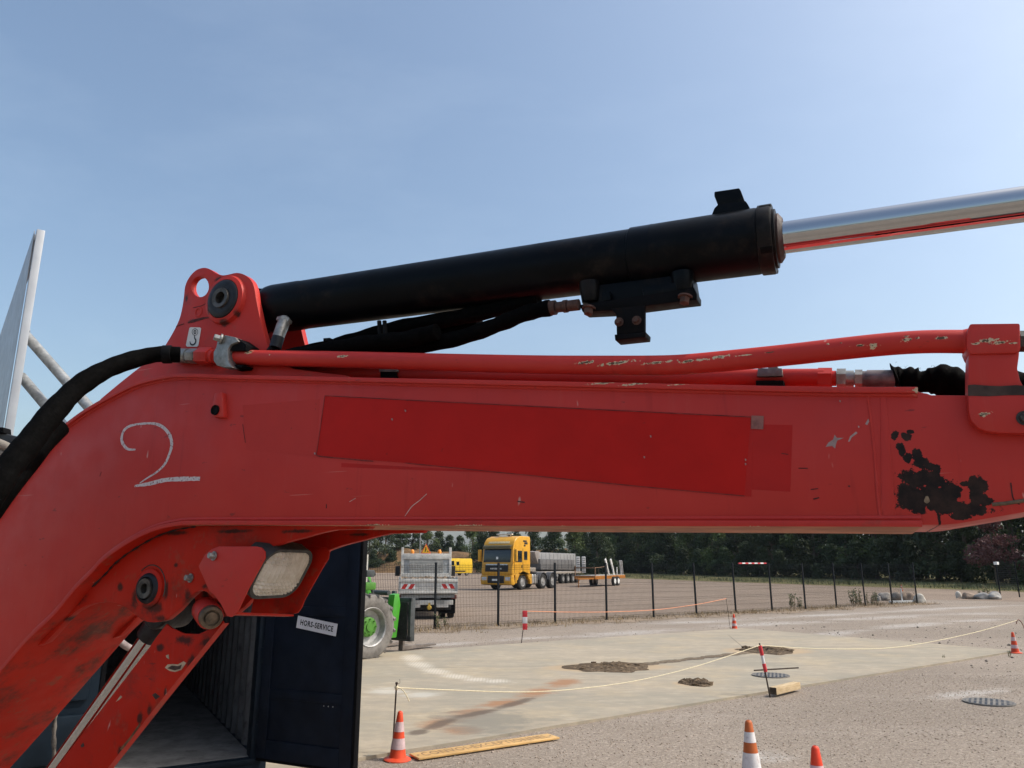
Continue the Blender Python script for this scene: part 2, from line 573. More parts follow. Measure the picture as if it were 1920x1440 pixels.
c = t.mix(t.ramp(t.noise(1.2, 6, 0.7), 0.5, 0.7, 0, 0.6), c, (0.09, 0.105, 0.035))
c = t.mix(t.ramp(t.noise(5, 5, 0.7), 0.4, 0.65, 0.5, 0), c, (0.07, 0.068, 0.03))
VERGE = t.done(c, 0.95, 0, t.bump(t.noise(14, 5, 0.7), 0.8, 0.05), 0.1)
g = G()
a0, a1 = vg0 - VU * 30, vg1 + VU * 34
b0, b1 = T0 - TU * 40, T1 + TU * 40
rows = [[], [], []]
for k in range(81):
    p = a0.lerp(a1, k / 80); pb_ = b0.lerp(b1, k / 80)
    rows[0].append(p + VN * q.uniform(-.5, .5) + Z4 * 3); rows[1].append(pb_ + Vector((0, 0, .15))); rows[2].append(pb_ + TN * 40 + Vector((0, 0, .5)))
g.sheet(rows)
tag(part('grass_verge', g, VERGE, sharp=0), kind='structure')
g = G()
rows = [[], []]
for k in range(81):
    p = a0.lerp(a1, k / 80)
    rows[0].append(p - VN * (1.6 + q.uniform(-.4, .4)) + Z4 * 2); rows[1].append(p + VN * 1.0 + Z4 * 2)
g.sheet(rows)
tag(part('verge_soil', g, SOIL, sharp=0), kind='structure')

# brown bank behind the lot and the far hills
t = NT('bank_grass')
f = t.noise(0.25, 7, 0.7)
c = t.mix(t.ramp(f, 0.35, 0.65), (0.20, 0.12, 0.062), (0.115, 0.075, 0.045))
c = t.mix(t.ramp(t.noise(1.6, 6, 0.7), 0.5, 0.7, 0, 0.6), c, (0.28, 0.19, 0.10))
BANK = t.done(c, 1.0, 0, t.bump(t.noise(2.5, 6, 0.7), 0.9, 0.3), 0.05)
g = G()
rows = []
for j in range(9):
    r = []
    for i in range(70):
        xx = -120 + i * 1.9
        yy = 146 + j * 3.2 - 0.12 * (xx + 10) * (1 if xx > -10 else 0)
        h = 4.3 * math.sin(min(1, j / 4) * math.pi / 2) + (math.sin(xx * .21) * .5 + math.sin(xx * .53 + 1) * .3) * min(1, j / 3)
        r.append(Vector((xx, yy, max(-.05, h - .05))))
    rows.append(r)
g.sheet(rows)
tag(part('earth_bank', g, BANK, sharp=0), kind='structure')
t = NT('hill_wood')
f = t.noise(0.006, 7, 0.65)
HILL = t.done(t.mix(t.ramp(f, 0.35, 0.65), (0.07, 0.085, 0.05), (0.16, 0.15, 0.09)), 1.0, 0, None, 0.0)
g = G()
rows = []
for j in range(6):
    r = []
    for i in range(121):
        xx = -2600 + i * 45
        prof = 78 + 16 * math.sin(xx * .0021 + .4) + 8 * math.sin(xx * .0071) + 3 * math.sin(xx * .023)
        r.append(Vector((xx, 2250 + j * 90 - abs(xx) * .1, -4 + prof * math.sin(j / 5 * math.pi * .55))))
    rows.append(r)
g.sheet(rows)
tag(part('hills', g, HILL, sharp=0), kind='structure')

# ------------------------------------------------------------------ trees
def leaf_mat(name, a, b, lite, trans=0.25):
    t = NT(name)
    oi = t.n('ShaderNodeObjectInfo')
    f = t.noise(0.55, 5, 0.6)
    c = t.mix(t.ramp(f, 0.35, 0.65), a, b)
    c = t.mix(t.ramp(t.noise(3.5, 4, 0.7), 0.55, 0.75, 0, 0.6), c, lite)
    hs = t.n('ShaderNodeHueSaturation')
    t.setin(hs, 'Value', t.ramp(oi.outputs['Random'], 0, 1, 0.7, 1.35, False))
    t.setin(hs, 'Hue', t.ramp(oi.outputs['Random'], 0, 1, 0.485, 0.515, False))
    t.link(c, hs.inputs['Color'])
    tr = t.n('ShaderNodeBsdfTranslucent'); t.link(hs.outputs[0], tr.inputs['Color'])
    ms = t.n('ShaderNodeMixShader'); ms.inputs[0].default_value = trans
    out = t.t.nodes['Material Output']
    m = t.done(hs.outputs[0], 0.6, 0, None, 0.25)
    t.link(t.b.outputs[0], ms.inputs[1]); t.link(tr.outputs[0], ms.inputs[2]); t.link(ms.outputs[0], out.inputs['Surface'])
    return m
LEAF_DARK = leaf_mat('leaves_dark', (0.026, 0.040, 0.017), (0.050, 0.070, 0.028), (0.095, 0.115, 0.04))
LEAF_MID = leaf_mat('leaves_mid', (0.055, 0.085, 0.026), (0.105, 0.138, 0.042), (0.16, 0.18, 0.06))
LEAF_RED = leaf_mat('leaves_red', (0.085, 0.030, 0.034), (0.14, 0.058, 0.056), (0.18, 0.10, 0.085))
BARK = P('bark', (0.10, 0.078, 0.058), 0.9, var=0.3, scale=6, bump=0.5, bscale=20)

def crown_mesh(name, h, w, z0, nclump, nleaf, leaf, seed, mat, columnar=False):
    q = np.random.default_rng(seed)
    cl = []
    for k in range(nclump):
        zz = z0 + (h - z0) * (q.random() ** (0.9 if not columnar else 1.0))
        f = (zz - z0) / (h - z0)
        rad = w * (math.sin(min(1, f * 1.25 + .22) * math.pi) ** .6 if not columnar else (1 - f * .72))
        an = q.random() * 6.283; rr = rad * math.sqrt(q.random()) * .85
        cl.append((rr * math.cos(an), rr * math.sin(an), min(zz, h - .3), w * q.uniform(.22, .45), w * q.uniform(.16, .34)))
    cl = np.array(cl)
    idx = q.integers(0, nclump, nleaf)
    d = q.normal(size=(nleaf, 3)); d /= np.linalg.norm(d, axis=1)[:, None]
    rad = q.uniform(.55, 1.08, nleaf)[:, None]
    c = cl[idx, :3] + d * rad * np.stack([cl[idx, 3], cl[idx, 3], cl[idx, 4]], 1)
    c[:, 2] = np.maximum(c[:, 2], .15)
    nrm = d + q.normal(size=(nleaf, 3)) * .7; nrm /= np.linalg.norm(nrm, axis=1)[:, None]
    a = np.cross(nrm, q.normal(size=(nleaf, 3))); a /= np.linalg.norm(a, axis=1)[:, None]
    b = np.cross(nrm, a)
    s = (leaf * q.uniform(.6, 1.35, nleaf))[:, None]
    v = np.empty((nleaf, 4, 3))
    v[:, 0] = c - a * s; v[:, 1] = c - b * s * .55 + nrm * s * .15; v[:, 2] = c + a * s; v[:, 3] = c + b * s * .55 + nrm * s * .15
    me = bpy.data.meshes.new(name)
    me.vertices.add(nleaf * 4); me.loops.add(nleaf * 4); me.polygons.add(nleaf)
    me.vertices.foreach_set('co', v.reshape(-1))
    me.loops.foreach_set('vertex_index', np.arange(nleaf * 4))
    me.polygons.foreach_set('loop_start', np.arange(0, nleaf * 4, 4))
    me.materials.append(mat)
    me.update()
    return me, cl
def tree_proto(h, w, z0, ncl, nleaf, leaf, seed, mat, columnar=False):
    me, cl = crown_mesh('crown', h, w, z0, ncl, nleaf, leaf, seed, mat, columnar)
    g = G()
    q = random.Random(seed)
    top = h * .82
    g.tube(curve_pts([(0, 0, -.2), (q.uniform(-.1, .1), q.uniform(-.1, .1), h * .3), (q.uniform(-.25, .25), q.uniform(-.2, .2), h * .6), (0, 0, top)], 4), [h * .021 * (1 - .85 * i / 12) for i in range(13)], 7)
    for k in range(0, len(cl), 3):
        c = cl[k]
        zs = max(.8, c[2] * .62)
        g.tube([(0, 0, zs), (c[0] * .5, c[1] * .5, zs + (c[2] - zs) * .6), (c[0], c[1], c[2])], [h * .009, h * .006, h * .002], 5)
    return me, mesh_of('trunk', g, BARK, sharp=60)
PROTO = {
    'round': [tree_proto(10.5, 3.7, .5, 26, 6500, .17, s, LEAF_DARK) for s in (1, 2, 3)],
    'tall': [tree_proto(11.5, 2.6, .4, 26, 6000, .17, s, LEAF_DARK, True) for s in (4, 5)],
    'pale': [tree_proto(10, 3.4, .6, 22, 4600, .17, s, LEAF_MID) for s in (6, 7)],
    'bush': [tree_proto(4.5, 2.6, .1, 18, 4200, .15, s, LEAF_DARK) for s in (8, 9)],
    'red': [tree_proto(7.5, 3.0, 1.6, 22, 4500, .14, 10, LEAF_RED)],
}
def tree(name, kind, k, loc, s, label, group=None, cat='tree', sz=None):
    cm, tm = PROTO[kind][k % len(PROTO[kind])]
    r = thing(name, label, cat, loc, rng.uniform(0, 6.28), group)
    r.scale = (s, s, (sz or s))
    for n_, m_ in (('crown', cm), ('trunk', tm)):
        o = bpy.data.objects.new(n_, m_); COL.objects.link(o); o.parent = r
    return r
# the dense wood along the right, front row and second row
WLAB = {'round': ('broad dark tree in the front row of the wood behind the mesh fence', 'broad trees in the front row of the wood'),
        'pale': ('lighter yellow green tree in the front row of the wood behind the mesh fence', 'lighter trees in the front row of the wood'),
        'tall': ('narrow upright dark tree in the front row of the wood behind the mesh fence', 'narrow trees in the front row of the wood')}
k = 0
s = -34.0
Lw = (T1 - T0).length
while s < Lw + 30:
    base = T0 + TU * s + TN * (4.2 + rng.uniform(-1.0, 2.0))
    kind = ('round', 'pale', 'round', 'tall', 'round', 'pale', 'tall')[k % 7]
    sc_ = rng.uniform(.82, 1.2)
    tree('tree', kind, k, base, sc_, *WLAB[kind], sz=sc_ * rng.uniform(.85, 1.1))
    b2 = T0 + TU * (s + 2.1) + TN * (9.5 + rng.uniform(-1, 1))
    tree('tree', 'round', k + 1, b2, rng.uniform(1.0, 1.25), 'dark tree in the back row of the wood behind the mesh fence', 'trees in the back row of the wood', sz=rng.uniform(.95, 1.2))
    b3 = T0 + TU * (s + 1.0) + TN * (1.6 + rng.uniform(-.5, .8))
    tree('shrub', 'bush', k, b3, rng.uniform(.6, .95), 'dark shrub at the foot of the wood behind the mesh fence', 'shrubs at the foot of the wood', 'shrub')
    s += 4.0 + rng.uniform(-.6, .9); k += 1
p = on_z(1868, 1101); p = p + TN * .2
tree('plum_tree', 'red', 0, p, .78, 'purple red leaved tree in front of the dark wood beside the open mesh panel', cat='tree')
# trees over the brown bank and between lot and sky
left = [(692, 150, 'pale', .72, 'pale green small tree over the brown bank beside the container door'),
        (722, 152, 'round', .86, 'broad dark tree above the green loader'),
        (748, 156, 'tall', .84, 'dark tree with upright crown over the headboard of the tipper truck'),
        (772, 158, 'tall', .86, 'upright dark tree left of the lamp post'),
        (800, 170, 'pale', .88, 'loose crowned tree behind the triangular road works sign'),
        (822, 176, 'bush', 1.45, 'low dark tree between the sign and the yellow van'),
        (842, 175, 'bush', 1.25, 'round dark bush above the yellow van'),
        (862, 172, 'bush', 1.2, 'grey green bush on the brown bank above the tail of the yellow van'),
        (886, 150, 'pale', .88, 'open crowned tree just left of the yellow tractor unit'),
        (905, 142, 'round', .84, 'dark tree directly behind the roof of the yellow tractor unit'),
        (925, 140, 'round', .80, 'dark tree behind the beacon bar of the yellow tractor unit'),
        (965, 138, 'tall', .80, 'dark tree behind the rear corner of the yellow cab'),
        (1000, 134, 'round', .9, 'dark tree above the grey tipper trailer'),
        (1040, 128, 'round', .9, 'dark tree above the rear end of the grey tipper trailer'),
        (1080, 122, 'pale', .95, 'green tree behind the two upright ramps'),
        (1120, 116, 'round', .9, 'dark tree behind the orange plant trailer')]
for px, dist, kind, s, lab in left:
    r_ = ray(px, 1057)
    p = Vector((r_.x / r_.y * dist, dist, 0))
    if dist > 149: p.z = 2.2
    tree('bush' if kind == 'bush' else 'tree', kind, px, p, s, lab, None, 'bush' if kind == 'bush' else 'tree')
for px, dist in ((700, 149), (735, 150), (915, 135), (985, 131), (1055, 124), (1100, 117), (1135, 112), (680, 148), (940, 136), (1020, 128), (1078, 120)):
    r_ = ray(px, 1057)
    tree('shrub', 'bush', px, (r_.x / r_.y * dist, dist, 0.3 if dist > 140 else 0), .85, 'low dark shrub along the far edge of the gravel lot', 'shrubs along the far edge of the lot', 'shrub')

# ------------------------------------------------------------------ dry grass and weeds along the fence
def tufts(name, spots, mat, hmin, hmax, blades, seed, spread=.12, lean=.4, width=.006):
    q = np.random.default_rng(seed)
    n = len(spots) * blades
    base = np.repeat(np.array([(p[0], p[1], p[2]) for p in spots]), blades, 0)
    base[:, :2] += q.normal(size=(n, 2)) * spread
    an = q.random(n) * 6.283; h = q.uniform(hmin, hmax, n); ln = np.abs(q.normal(size=n)) * lean * h
    dx, dy = np.cos(an), np.sin(an)
    v = np.zeros((n, 3, 3))
    w = width * q.uniform(.6, 1.4, n)
    v[:, 0] = base; v[:, 0, 0] -= dy * w; v[:, 0, 1] += dx * w
    v[:, 1] = base; v[:, 1, 0] += dy * w; v[:, 1, 1] -= dx * w
    v[:, 2] = base; v[:, 2, 0] += dx * ln; v[:, 2, 1] += dy * ln; v[:, 2, 2] += h
    me = bpy.data.meshes.new(name)
    me.vertices.add(n * 3); me.loops.add(n * 3); me.polygons.add(n)
    me.vertices.foreach_set('co', v.reshape(-1)); me.loops.foreach_set('vertex_index', np.arange(n * 3))
    me.polygons.foreach_set('loop_start', np.arange(0, n * 3, 3)); me.materials.append(mat); me.update()
    o = bpy.data.objects.new(name, me); COL.objects.link(o)
    return o
DRYG = P('dry_grass_blades', (0.25, 0.18, 0.10), 0.9, var=0.35, scale=2)
GREENG = P('weed_leaves', (0.085, 0.10, 0.045), 0.8, var=0.3, scale=2)
sp_ = []
q = random.Random(21)
Lf = (F1 - F0).length
for _ in range(620):
    s = q.uniform(-14, Lf + .5); w = q.gauss(-.1, .45)
    sp_.append(F0 + FU * s + FN * w)
tag(tufts('dry_grass', sp_, DRYG, .03, .14, 14, 3, .14, .8, .007), kind='stuff')
sp_ = []
for _ in range(800):
    s = q.uniform(0, 1)
    sp_.append((a0.lerp(a1, s)).lerp(b0.lerp(b1, s), q.uniform(.05, 1)))
tag(tufts('verge_tufts', sp_, GREENG, .1, .45, 22, 4, .5, .6, .02), kind='stuff')

# pebbles on the near gravel
def in_poly(x, y, poly):
    c = False
    for a, b in zip(poly, poly[1:] + poly[:1]):
        if (a.y > y) != (b.y > y) and x < (b.x - a.x) * (y - a.y) / (b.y - a.y) + a.x: c = not c
    return c
def pebbles(name, n, region, rmin, rmax, mat, seed):
    q = np.random.default_rng(seed)
    x0, x1, y0, y1 = region
    pts = np.stack([q.uniform(x0, x1, n), q.uniform(y0, y1, n)], 1)
    slab = [near_l, SL_B, SL_C, far_l]
    keep = np.array([not in_poly(a, b, slab) for a, b in pts])
    pts = pts[keep]; n = len(pts)
    r = rmin + (rmax - rmin) * q.random(n) ** 3
    ob = np.array([(1, 0, 0), (0, 1, 0), (-1, 0, 0), (0, -1, 0), (0, 0, 1), (0, 0, -1)], float)
    fc = np.array([(0, 1, 4), (1, 2, 4), (2, 3, 4), (3, 0, 4), (1, 0, 5), (2, 1, 5), (3, 2, 5), (0, 3, 5)])
    v = ob[None] * (1 + q.uniform(-.35, .35, (n, 6, 1))) * r[:, None, None]
    an = q.random(n) * 6.283
    ca, sa = np.cos(an)[:, None], np.sin(an)[:, None]
    vx = v[:, :, 0] * ca - v[:, :, 1] * sa; vy = v[:, :, 0] * sa + v[:, :, 1] * ca
    v = np.stack([vx + pts[:, 0:1], vy + pts[:, 1:2], v[:, :, 2] * .7 + r[:, None] * .25], 2)
    f = (fc[None] + (np.arange(n) * 6)[:, None, None]).reshape(-1)
    me = bpy.data.meshes.new(name)
    me.vertices.add(n * 6); me.loops.add(n * 24); me.polygons.add(n * 8)
    me.vertices.foreach_set('co', v.reshape(-1)); me.loops.foreach_set('vertex_index', f)
    me.polygons.foreach_set('loop_start', np.arange(0, n * 24, 3)); me.materials.append(mat); me.update()
    o = bpy.data.objects.new(name, me); COL.objects.link(o)
    return tag(o, kind='stuff')
t = NT('pebble')
f = t.noise(23, 2, 0.5)
c = t.mix(t.ramp(f, 0.3, 0.7), (0.26, 0.20, 0.155), (0.47, 0.39, 0.32))
PEB = t.done(c, 0.95, 0, None, 0.15)
pebbles('gravel_stones', 46000, (-2.2, 9.5, 5.2, 12.5), .003, .012, PEB, 1)
pebbles('gravel_stones', 9000, (-3, 22, 12, 26), .005, .02, PEB, 2)
DARKST = P('dark_stone', (0.13, 0.11, 0.095), 0.9, var=.3, scale=20)
pebbles('loose_dark_stones', 260, (7, 22, 13, 22), .015, .05, DARKST, 8)

# ================================================================== MESH FENCE
FENCE = P('fence_paint', (0.009, 0.011, 0.014), 0.55, 0.0, var=.2, scale=3, spec=.12)
NB = 12
bay = Lf / NB
fence = thing('mesh_fence', 'long dark welded mesh fence between the yard and the gravel lot', 'fence', F0, math.atan2(FU.y, FU.x))
FH = 1.70
pg = G(); pg.box((0, 0, FH / 2 + .01), (.06, .04, FH + .02)); pg.box((0, 0, FH + .025), (.064, .044, .012)); pg.box((0, 0, .012), (.1, .09, .024))
postm = mesh_of('post', pg, FENCE, .004)
wg = G()
nv = 40
def wire(g, p0, p1, r):
    g.tube([p0, p1], r, 3, caps=False)
for i in range(nv + 1):
    xx = .05 + (bay - .1) * i / nv
    wire(wg, (xx, -.024, .05), (xx, -.024, FH - .01), .0033)
for zz in (.06, .12, .55, .61, 1.05, 1.11, 1.54, 1.60, 1.66):
    wire(wg, (.03, -.029 if zz not in (.12, .61, 1.11, 1.60) else -.045, zz), (bay - .03, -.029 if zz not in (.12, .61, 1.11, 1.60) else -.045, zz), .0032)
for zz in (.3, .42, .8, .92, 1.3, 1.42):
    wire(wg, (.03, -.029, zz), (bay - .03, -.029, zz), .0026)
wirem = mesh_of('mesh_panel', wg, FENCE, 0, 60, normals=False)
for k in range(-3, NB + 1):
    o = bpy.data.objects.new('post', postm); COL.objects.link(o); o.parent = fence; o.location = (k * bay, 0, 0)
    o.rotation_euler = (rng.uniform(-.008, .008), rng.uniform(-.01, .01), 0)
    if k < NB:
        o = bpy.data.objects.new('mesh_panel', wirem); COL.objects.link(o); o.parent = fence; o.location = (k * bay, 0, 0)

# standing mesh panel at the far side of the gap
pA, pB = on_z(1877, 1124), on_z(1912, 1120)
d = pB - pA
gp = thing('mesh_panel_stand', 'single dark mesh panel standing between two posts beyond the gap', 'fence panel', pA, math.atan2(d.y, d.x))
for xx in (0, d.length):
    part('post', G().box((xx, 0, .9), (.06, .05, 1.8)), FENCE, gp, .004)
g = G()
for i in range(22):
    wire(g, (.03 + i * (d.length - .06) / 21, 0, .45), (.03 + i * (d.length - .06) / 21, 0, 1.78), .004)
for i in range(14):
    wire(g, (.03, 0, .45 + i * .102), (d.length - .03, 0, .45 + i * .102), .006)
part('mesh_infill', g, FENCE, gp, 0, 60, normals=False)
WHITE = P('white_paint', (0.75, 0.75, 0.73), 0.5, var=.1)
part('lamp_box', G().box((-.12, -.05, 1.72), (.34, .16, .14)), WHITE, gp, .02)
# red and white bar leaning on top of the fence, far side
RED = P('barrier_red', (0.50, 0.035, 0.03), 0.45, var=.2)


# ================================================================== SHIPPING CONTAINER
NAVY = P('container_navy', (0.008, 0.0145, 0.023), 0.55, var=.3, scale=3, dirt=(0.026, 0.028, 0.03), dirt_amt=.35, spec=.12, bump=.08, bscale=30)
NAVY_IN = P('container_door_inside', (0.006, 0.010, 0.019), 0.55, var=.3, scale=3, dirt=(0.016, 0.02, 0.028), dirt_amt=.3, spec=.12)
INSIDE = P('container_inside', (0.12, 0.123, 0.127), 0.65, var=.25, scale=4, dirt=(0.03, 0.027, 0.025), dirt_amt=.8, spec=.15)
PLY = P('container_floor_ply', (0.17, 0.165, 0.16), 0.75, var=.25, scale=5, dirt=(0.06, 0.055, 0.05), dirt_amt=.6, spec=.1)
STEEL = P('galvanised', (0.42, 0.43, 0.44), 0.42, .8, var=.2, scale=14)
RUBBER = P('door_gasket', (0.006, 0.006, 0.007), 0.8, spec=.06)
CA = R(30)
hinge = on_z(473, 1421, .14); hinge.z = 0
CW, CH, CL = 2.35, 2.55, 6.0
cont = thing('shipping_container', 'dark navy shipping container with its right door swung open', 'container', hinge, CA)
# local axes: X to the right along the front (0 = right corner, -CW = left), Y into the depth
def corr(p0, p1, z0, z1, amp, n, out):
    """corrugated wall between two ground points, offset along OUT"""
    p0, p1 = Vector(p0), Vector(p1); out = Vector(out)
    g = G(); r0 = []; r1 = []
    for i in range(n):
        for f, o in ((0, 0), (.28, 0), (.5, 1), (.78, 1)):
            p = p0.lerp(p1, (i + f) / n) + out * amp * o
            r0.append(Vector((p.x, p.y, z0))); r1.append(Vector((p.x, p.y, z1)))
    g.sheet([r0, r1])
    return g
part('side_wall', corr((.045, .06, 0), (.045, CL, 0), .15, CH - .08, .036, 22, (-1, 0, 0)), INSIDE, cont, 0, 30)
part('side_wall', corr((.05, .06, 0), (.05, CL, 0), .15, CH - .08, .036, 22, (-1, 0, 0)), NAVY, cont, 0, 30, label='navy outer skin of the side wall')
part('side_wall', corr((-CW - .04, .06, 0), (-CW - .04, CL, 0), .15, CH - .08, .036, 22, (1, 0, 0)), INSIDE, cont, 0, 30)
part('end_wall', corr((-CW, CL, 0), (.0, CL, 0), .15, CH - .08, .036, 9, (0, -1, 0)), INSIDE, cont, 0, 30)
part('roof', G().b2((-CW - .05, 0, CH - .05), (.05, CL, CH)), NAVY, cont, .01)
part('floor', G().b2((-CW, .02, .10), (.0, CL, .155)), PLY, cont)
part('sill', G().b2((-CW - .05, -.06, .02), (.05, .02, .15)).b2((-CW - .05, -.075, .11), (.05, -.06, .15)), NAVY, cont, .008)
part('header', G().b2((-CW - .05, -.06, CH - .14), (.05, .02, CH)), NAVY, cont, .008)
for xx in (-CW - .05, .05 - .02):
    g = G().b2((xx - .06, -.06, 0), (xx + .04, .10, CH)); g.b2((xx - .09, -.065, 0), (xx + .07, .11, .12)); g.b2((xx - .09, -.065, CH - .12), (xx + .07, .11, CH + .01))
    part('corner_post', g, NAVY, cont, .008)
part('base_rail', G().b2((.0, .1, .0), (.06, CL, .15)), NAVY, cont, .006)
# the closed left door: framed panel with two deep horizontal grooves and locking bars
x0, x1 = -CW + .015, -CW / 2 - .01
g = G()
g.b2((x0, -.045, .16), (x1, -.005, CH - .15))
zz = [.16, .30, .62, .70, 1.28, 1.36, 1.94, 2.02, CH - .15]
for a, b in ((.27, .60), (.70, 1.26), (1.36, 1.92), (2.02, CH - .2)):
    g.b2((x0 + .07, -.075, a), (x1 - .07, -.045, b))
door_l = part('closed_door', g, NAVY, cont, .014)
for xx in (x0 + .16, x0 + .42):
    part('locking_bar', G().cyl((xx, -.11, .1), (xx, -.11, CH - .08), .017, n=12), STEEL, door_l)
    for z_ in (.2, .9, 1.7, 2.35):
        part('bar_bracket', G().box((xx, -.10, z_), (.09, .07, .06)), NAVY, door_l, .006)
    part('bar_handle', G().bar((xx, -.13, 1.05), (xx + (.42 if xx < x1 - .5 else -.30), -.13, 1.0), .03, .012, (0, 1, 0)), STEEL, door_l, .004)
part('gasket', G().b2((x1, -.05, .16), (x1 + .03, -.01, CH - .15)), RUBBER, door_l)
# the open right door, inside face towards the yard
free = on_z(668, 1449, .14)
dv = Vector((free.x - hinge.x, free.y - hinge.y, 0)); 
dang = math.atan2(dv.y, dv.x) - CA
DW = dv.length - .085
dm = Matrix.Translation((.03, -.05, 0)) @ Matrix.Rotation(dang, 4, 'Z')
g = G()
g.b2((.02, -.03, .16), (DW, .03, CH - .15))
g.b2((.02, -.045, .16), (.12, -.03, CH - .15)); g.b2((DW - .11, -.045, .16), (DW, -.03, CH - .15))
g.b2((.12, -.045, .16), (DW - .11, -.03, .30)); g.b2((.12, -.045, CH - .29), (DW - .11, -.03, CH - .15))
for a in (.62, 1.28, 1.92):
    g.b2((.12, -.040, a), (DW - .11, -.03, a + .075))
g.xf(dm)
door_r = part('open_door', g, NAVY_IN, cont, .006)
g = G().b2((DW, -.04, .15), (DW + .03, .02, CH - .15)).b2((.02, -.04, .135), (DW, .02, .16)).xf(dm)
part('gasket', g, RUBBER, door_r, .008)
for z_ in (.35, .95, 1.6, 2.2):
    part('hinge_lug', G().box((.0, .0, z_), (.09, .08, .12)).cyl((.0, -.01, z_ - .09), (.0, -.01, z_ + .09), .022, n=10).xf(dm), NAVY, door_r, .005)
for xx in (.3, .85):
    part('locking_bar', G().cyl((xx, .07, .12), (xx, .07, CH - .1), .017, n=12).xf(dm), STEEL, door_r)
g = G()
for k in range(3):
    g.cyl((DW * .70 + k * .045, -.031, .62 - .02), (DW * .70 + k * .045, -.034, .62 - .02), .005, n=8)
g.xf(dm)
part('bolt_heads', g, STEEL, door_r)
# small plate with lettering on the open door
inv = (Matrix.Translation(hinge) @ Matrix.Rotation(CA, 4, 'Z') @ dm).inverted()
def on_door(px, py):
    M = inv.inverted()
    n_ = (M.to_3x3() @ Vector((0, 1, 0))); o_ = M @ Vector((0, -.047, 0))
    r_ = ray(px, py)
    p_ = CAMP + r_ * ((o_ - CAMP).dot(n_) / r_.dot(n_))
    return inv @ p_
sg = [on_door(*p) for p in ((559, 1154), (633, 1170), (630, 1193), (556, 1177))]
o_ = sum(sg, Vector()) / 4
ux = ((sg[1] - sg[0]) + (sg[2] - sg[3])); uy = ((sg[0] - sg[3]) + (sg[1] - sg[2]))
hw, hh = ux.length / 4, uy.length / 4
ux.normalize(); uy = (uy - ux * uy.dot(ux)).normalized()
SIGNW = P('sign_white', (0.62, 0.62, 0.64), 0.45, var=.08)
INK = P('black_ink', (0.012, 0.012, 0.014), 0.5)
M_ = dm @ frame_m(o_, ux, uy)
Mw = Matrix.Translation(hinge) @ Matrix.Rotation(CA, 4, 'Z')
plate = G().b2((-hw, -hh, .0), (hw, hh, .003)).xf(Mw @ M_)
ps = part('door_sign', plate, SIGNW, None)
tag(ps, 'white sign reading HORS-SERVICE fixed askew on the open navy container door', 'sign')
M2 = Mw @ M_ @ Matrix.Translation((0, 0, .0038))
part('lettering', text_geo('HORS-SERVICE', hh * 1.22, M2, 0, 1.14, 0.80, 0.035), INK, ps, sharp=0)
# grey lifting hose hanging at the closed door
HOSEP = P('dusty_hose', (0.30, 0.24, 0.23), 0.7, var=.3, scale=20)
p0, p1 = at_depth(206, 1178, 4.6), at_depth(250, 1218, 4.75)
g = G().tube(curve_pts([at_depth(185, 1140, 4.5), p0, at_depth(228, 1205, 4.65), p1, at_depth(275, 1222, 4.9)], 6), .021, 10)
hz = part('hanging_hose', g, HOSEP)
tag(hz, 'short bent dusty hose in front of the closed container door', 'hose')
g = G().tube(curve_pts([at_depth(98, 1500, 4.7), at_depth(102, 1440, 4.7), at_depth(101, 1380, 4.7), at_depth(104, 1335, 4.7), at_depth(107, 1305, 4.68), at_depth(112, 1270, 4.7)], 6), [.013 + .003 * math.sin(i * 1.9) for i in range(31)], 10)
STRAP = P('dirty_strap', (0.13, 0.115, 0.10), 0.85, var=.6, scale=12, dirt=(0.03, 0.03, 0.035), dirt_amt=.8)
hz = part('hanging_strap', g, STRAP)
tag(hz, 'frayed grey strap hanging down in front of the closed navy door', 'strap')

# ================================================================== ALUMINIUM HOARDING on the left
ALU = P('aluminium_sheet', (0.34, 0.36, 0.39), 0.45, .4, var=.07, scale=3, bump=.03, bscale=12)
ALU2 = P('aluminium_tube', (0.36, 0.375, 0.40), 0.5, .3, var=.07, scale=5)
GALV = P('galvanised_tube', (0.36, 0.36, 0.35), 0.5, .6, var=.25, scale=20, dirt=(0.2, 0.18, 0.15), dirt_amt=.5)
HD = 5.2
top = at_depth(77, 434, HD)
foot = Vector((top.x - .02, top.y - .02, 0))
az = math.atan((-1101 / FOC) * math.cos(PITCH))
hd = Vector((math.sin(az), math.cos(az), 0))
board = thing('tall_panel', 'tall bright aluminium sheet panel on a square tube frame at the photo edge', 'panel', foot, 0)
def hl(p): return Vector(p) - foot
side = Vector((hd.y, -hd.x, 0))
g = G()
a = Vector((0, 0, 0)); H = top.z
g.bar(a + side * .026 , a + side * .026 + Vector((0, 0, H)), .05, .064, hd)
part('edge_tube', g, ALU2, board, .006)
g = G()
g.prism([a - side * .006 + hd * .02, a - side * .006 + hd * 3.6, a - side * .006 + hd * 3.6 + Vector((0, 0, H)), a - side * .006 + hd * .02 + Vector((0, 0, H))], -side * .004)
part('sheet', g, ALU, board)
part('edge_tube', G().bar(a + hd * .06 + Vector((0, 0, H - .03)) + side * .022, a + hd * 3.6 + Vector((0, 0, H - .03)) + side * .022, .05, .05), ALU2, board, .006)
part('bolt', G().cyl(a + side * .045 + Vector((0, 0, H - .72)), a + side * .055 + Vector((0, 0, H - .72)), .012, n=8), STEEL, board)
for pa, pb, r_ in (((48, 628), (190, 790), .034), ((40, 706), (130, 812), .034)):
    A = at_depth(*pa, HD + .12); B = at_depth(*pb, HD - .25)
    dd = (B - A).normalized()
    part('brace_tube', G().cyl(hl(A), hl(A + dd * ((B - A).length + 1.6)), r_, n=16), GALV, board)
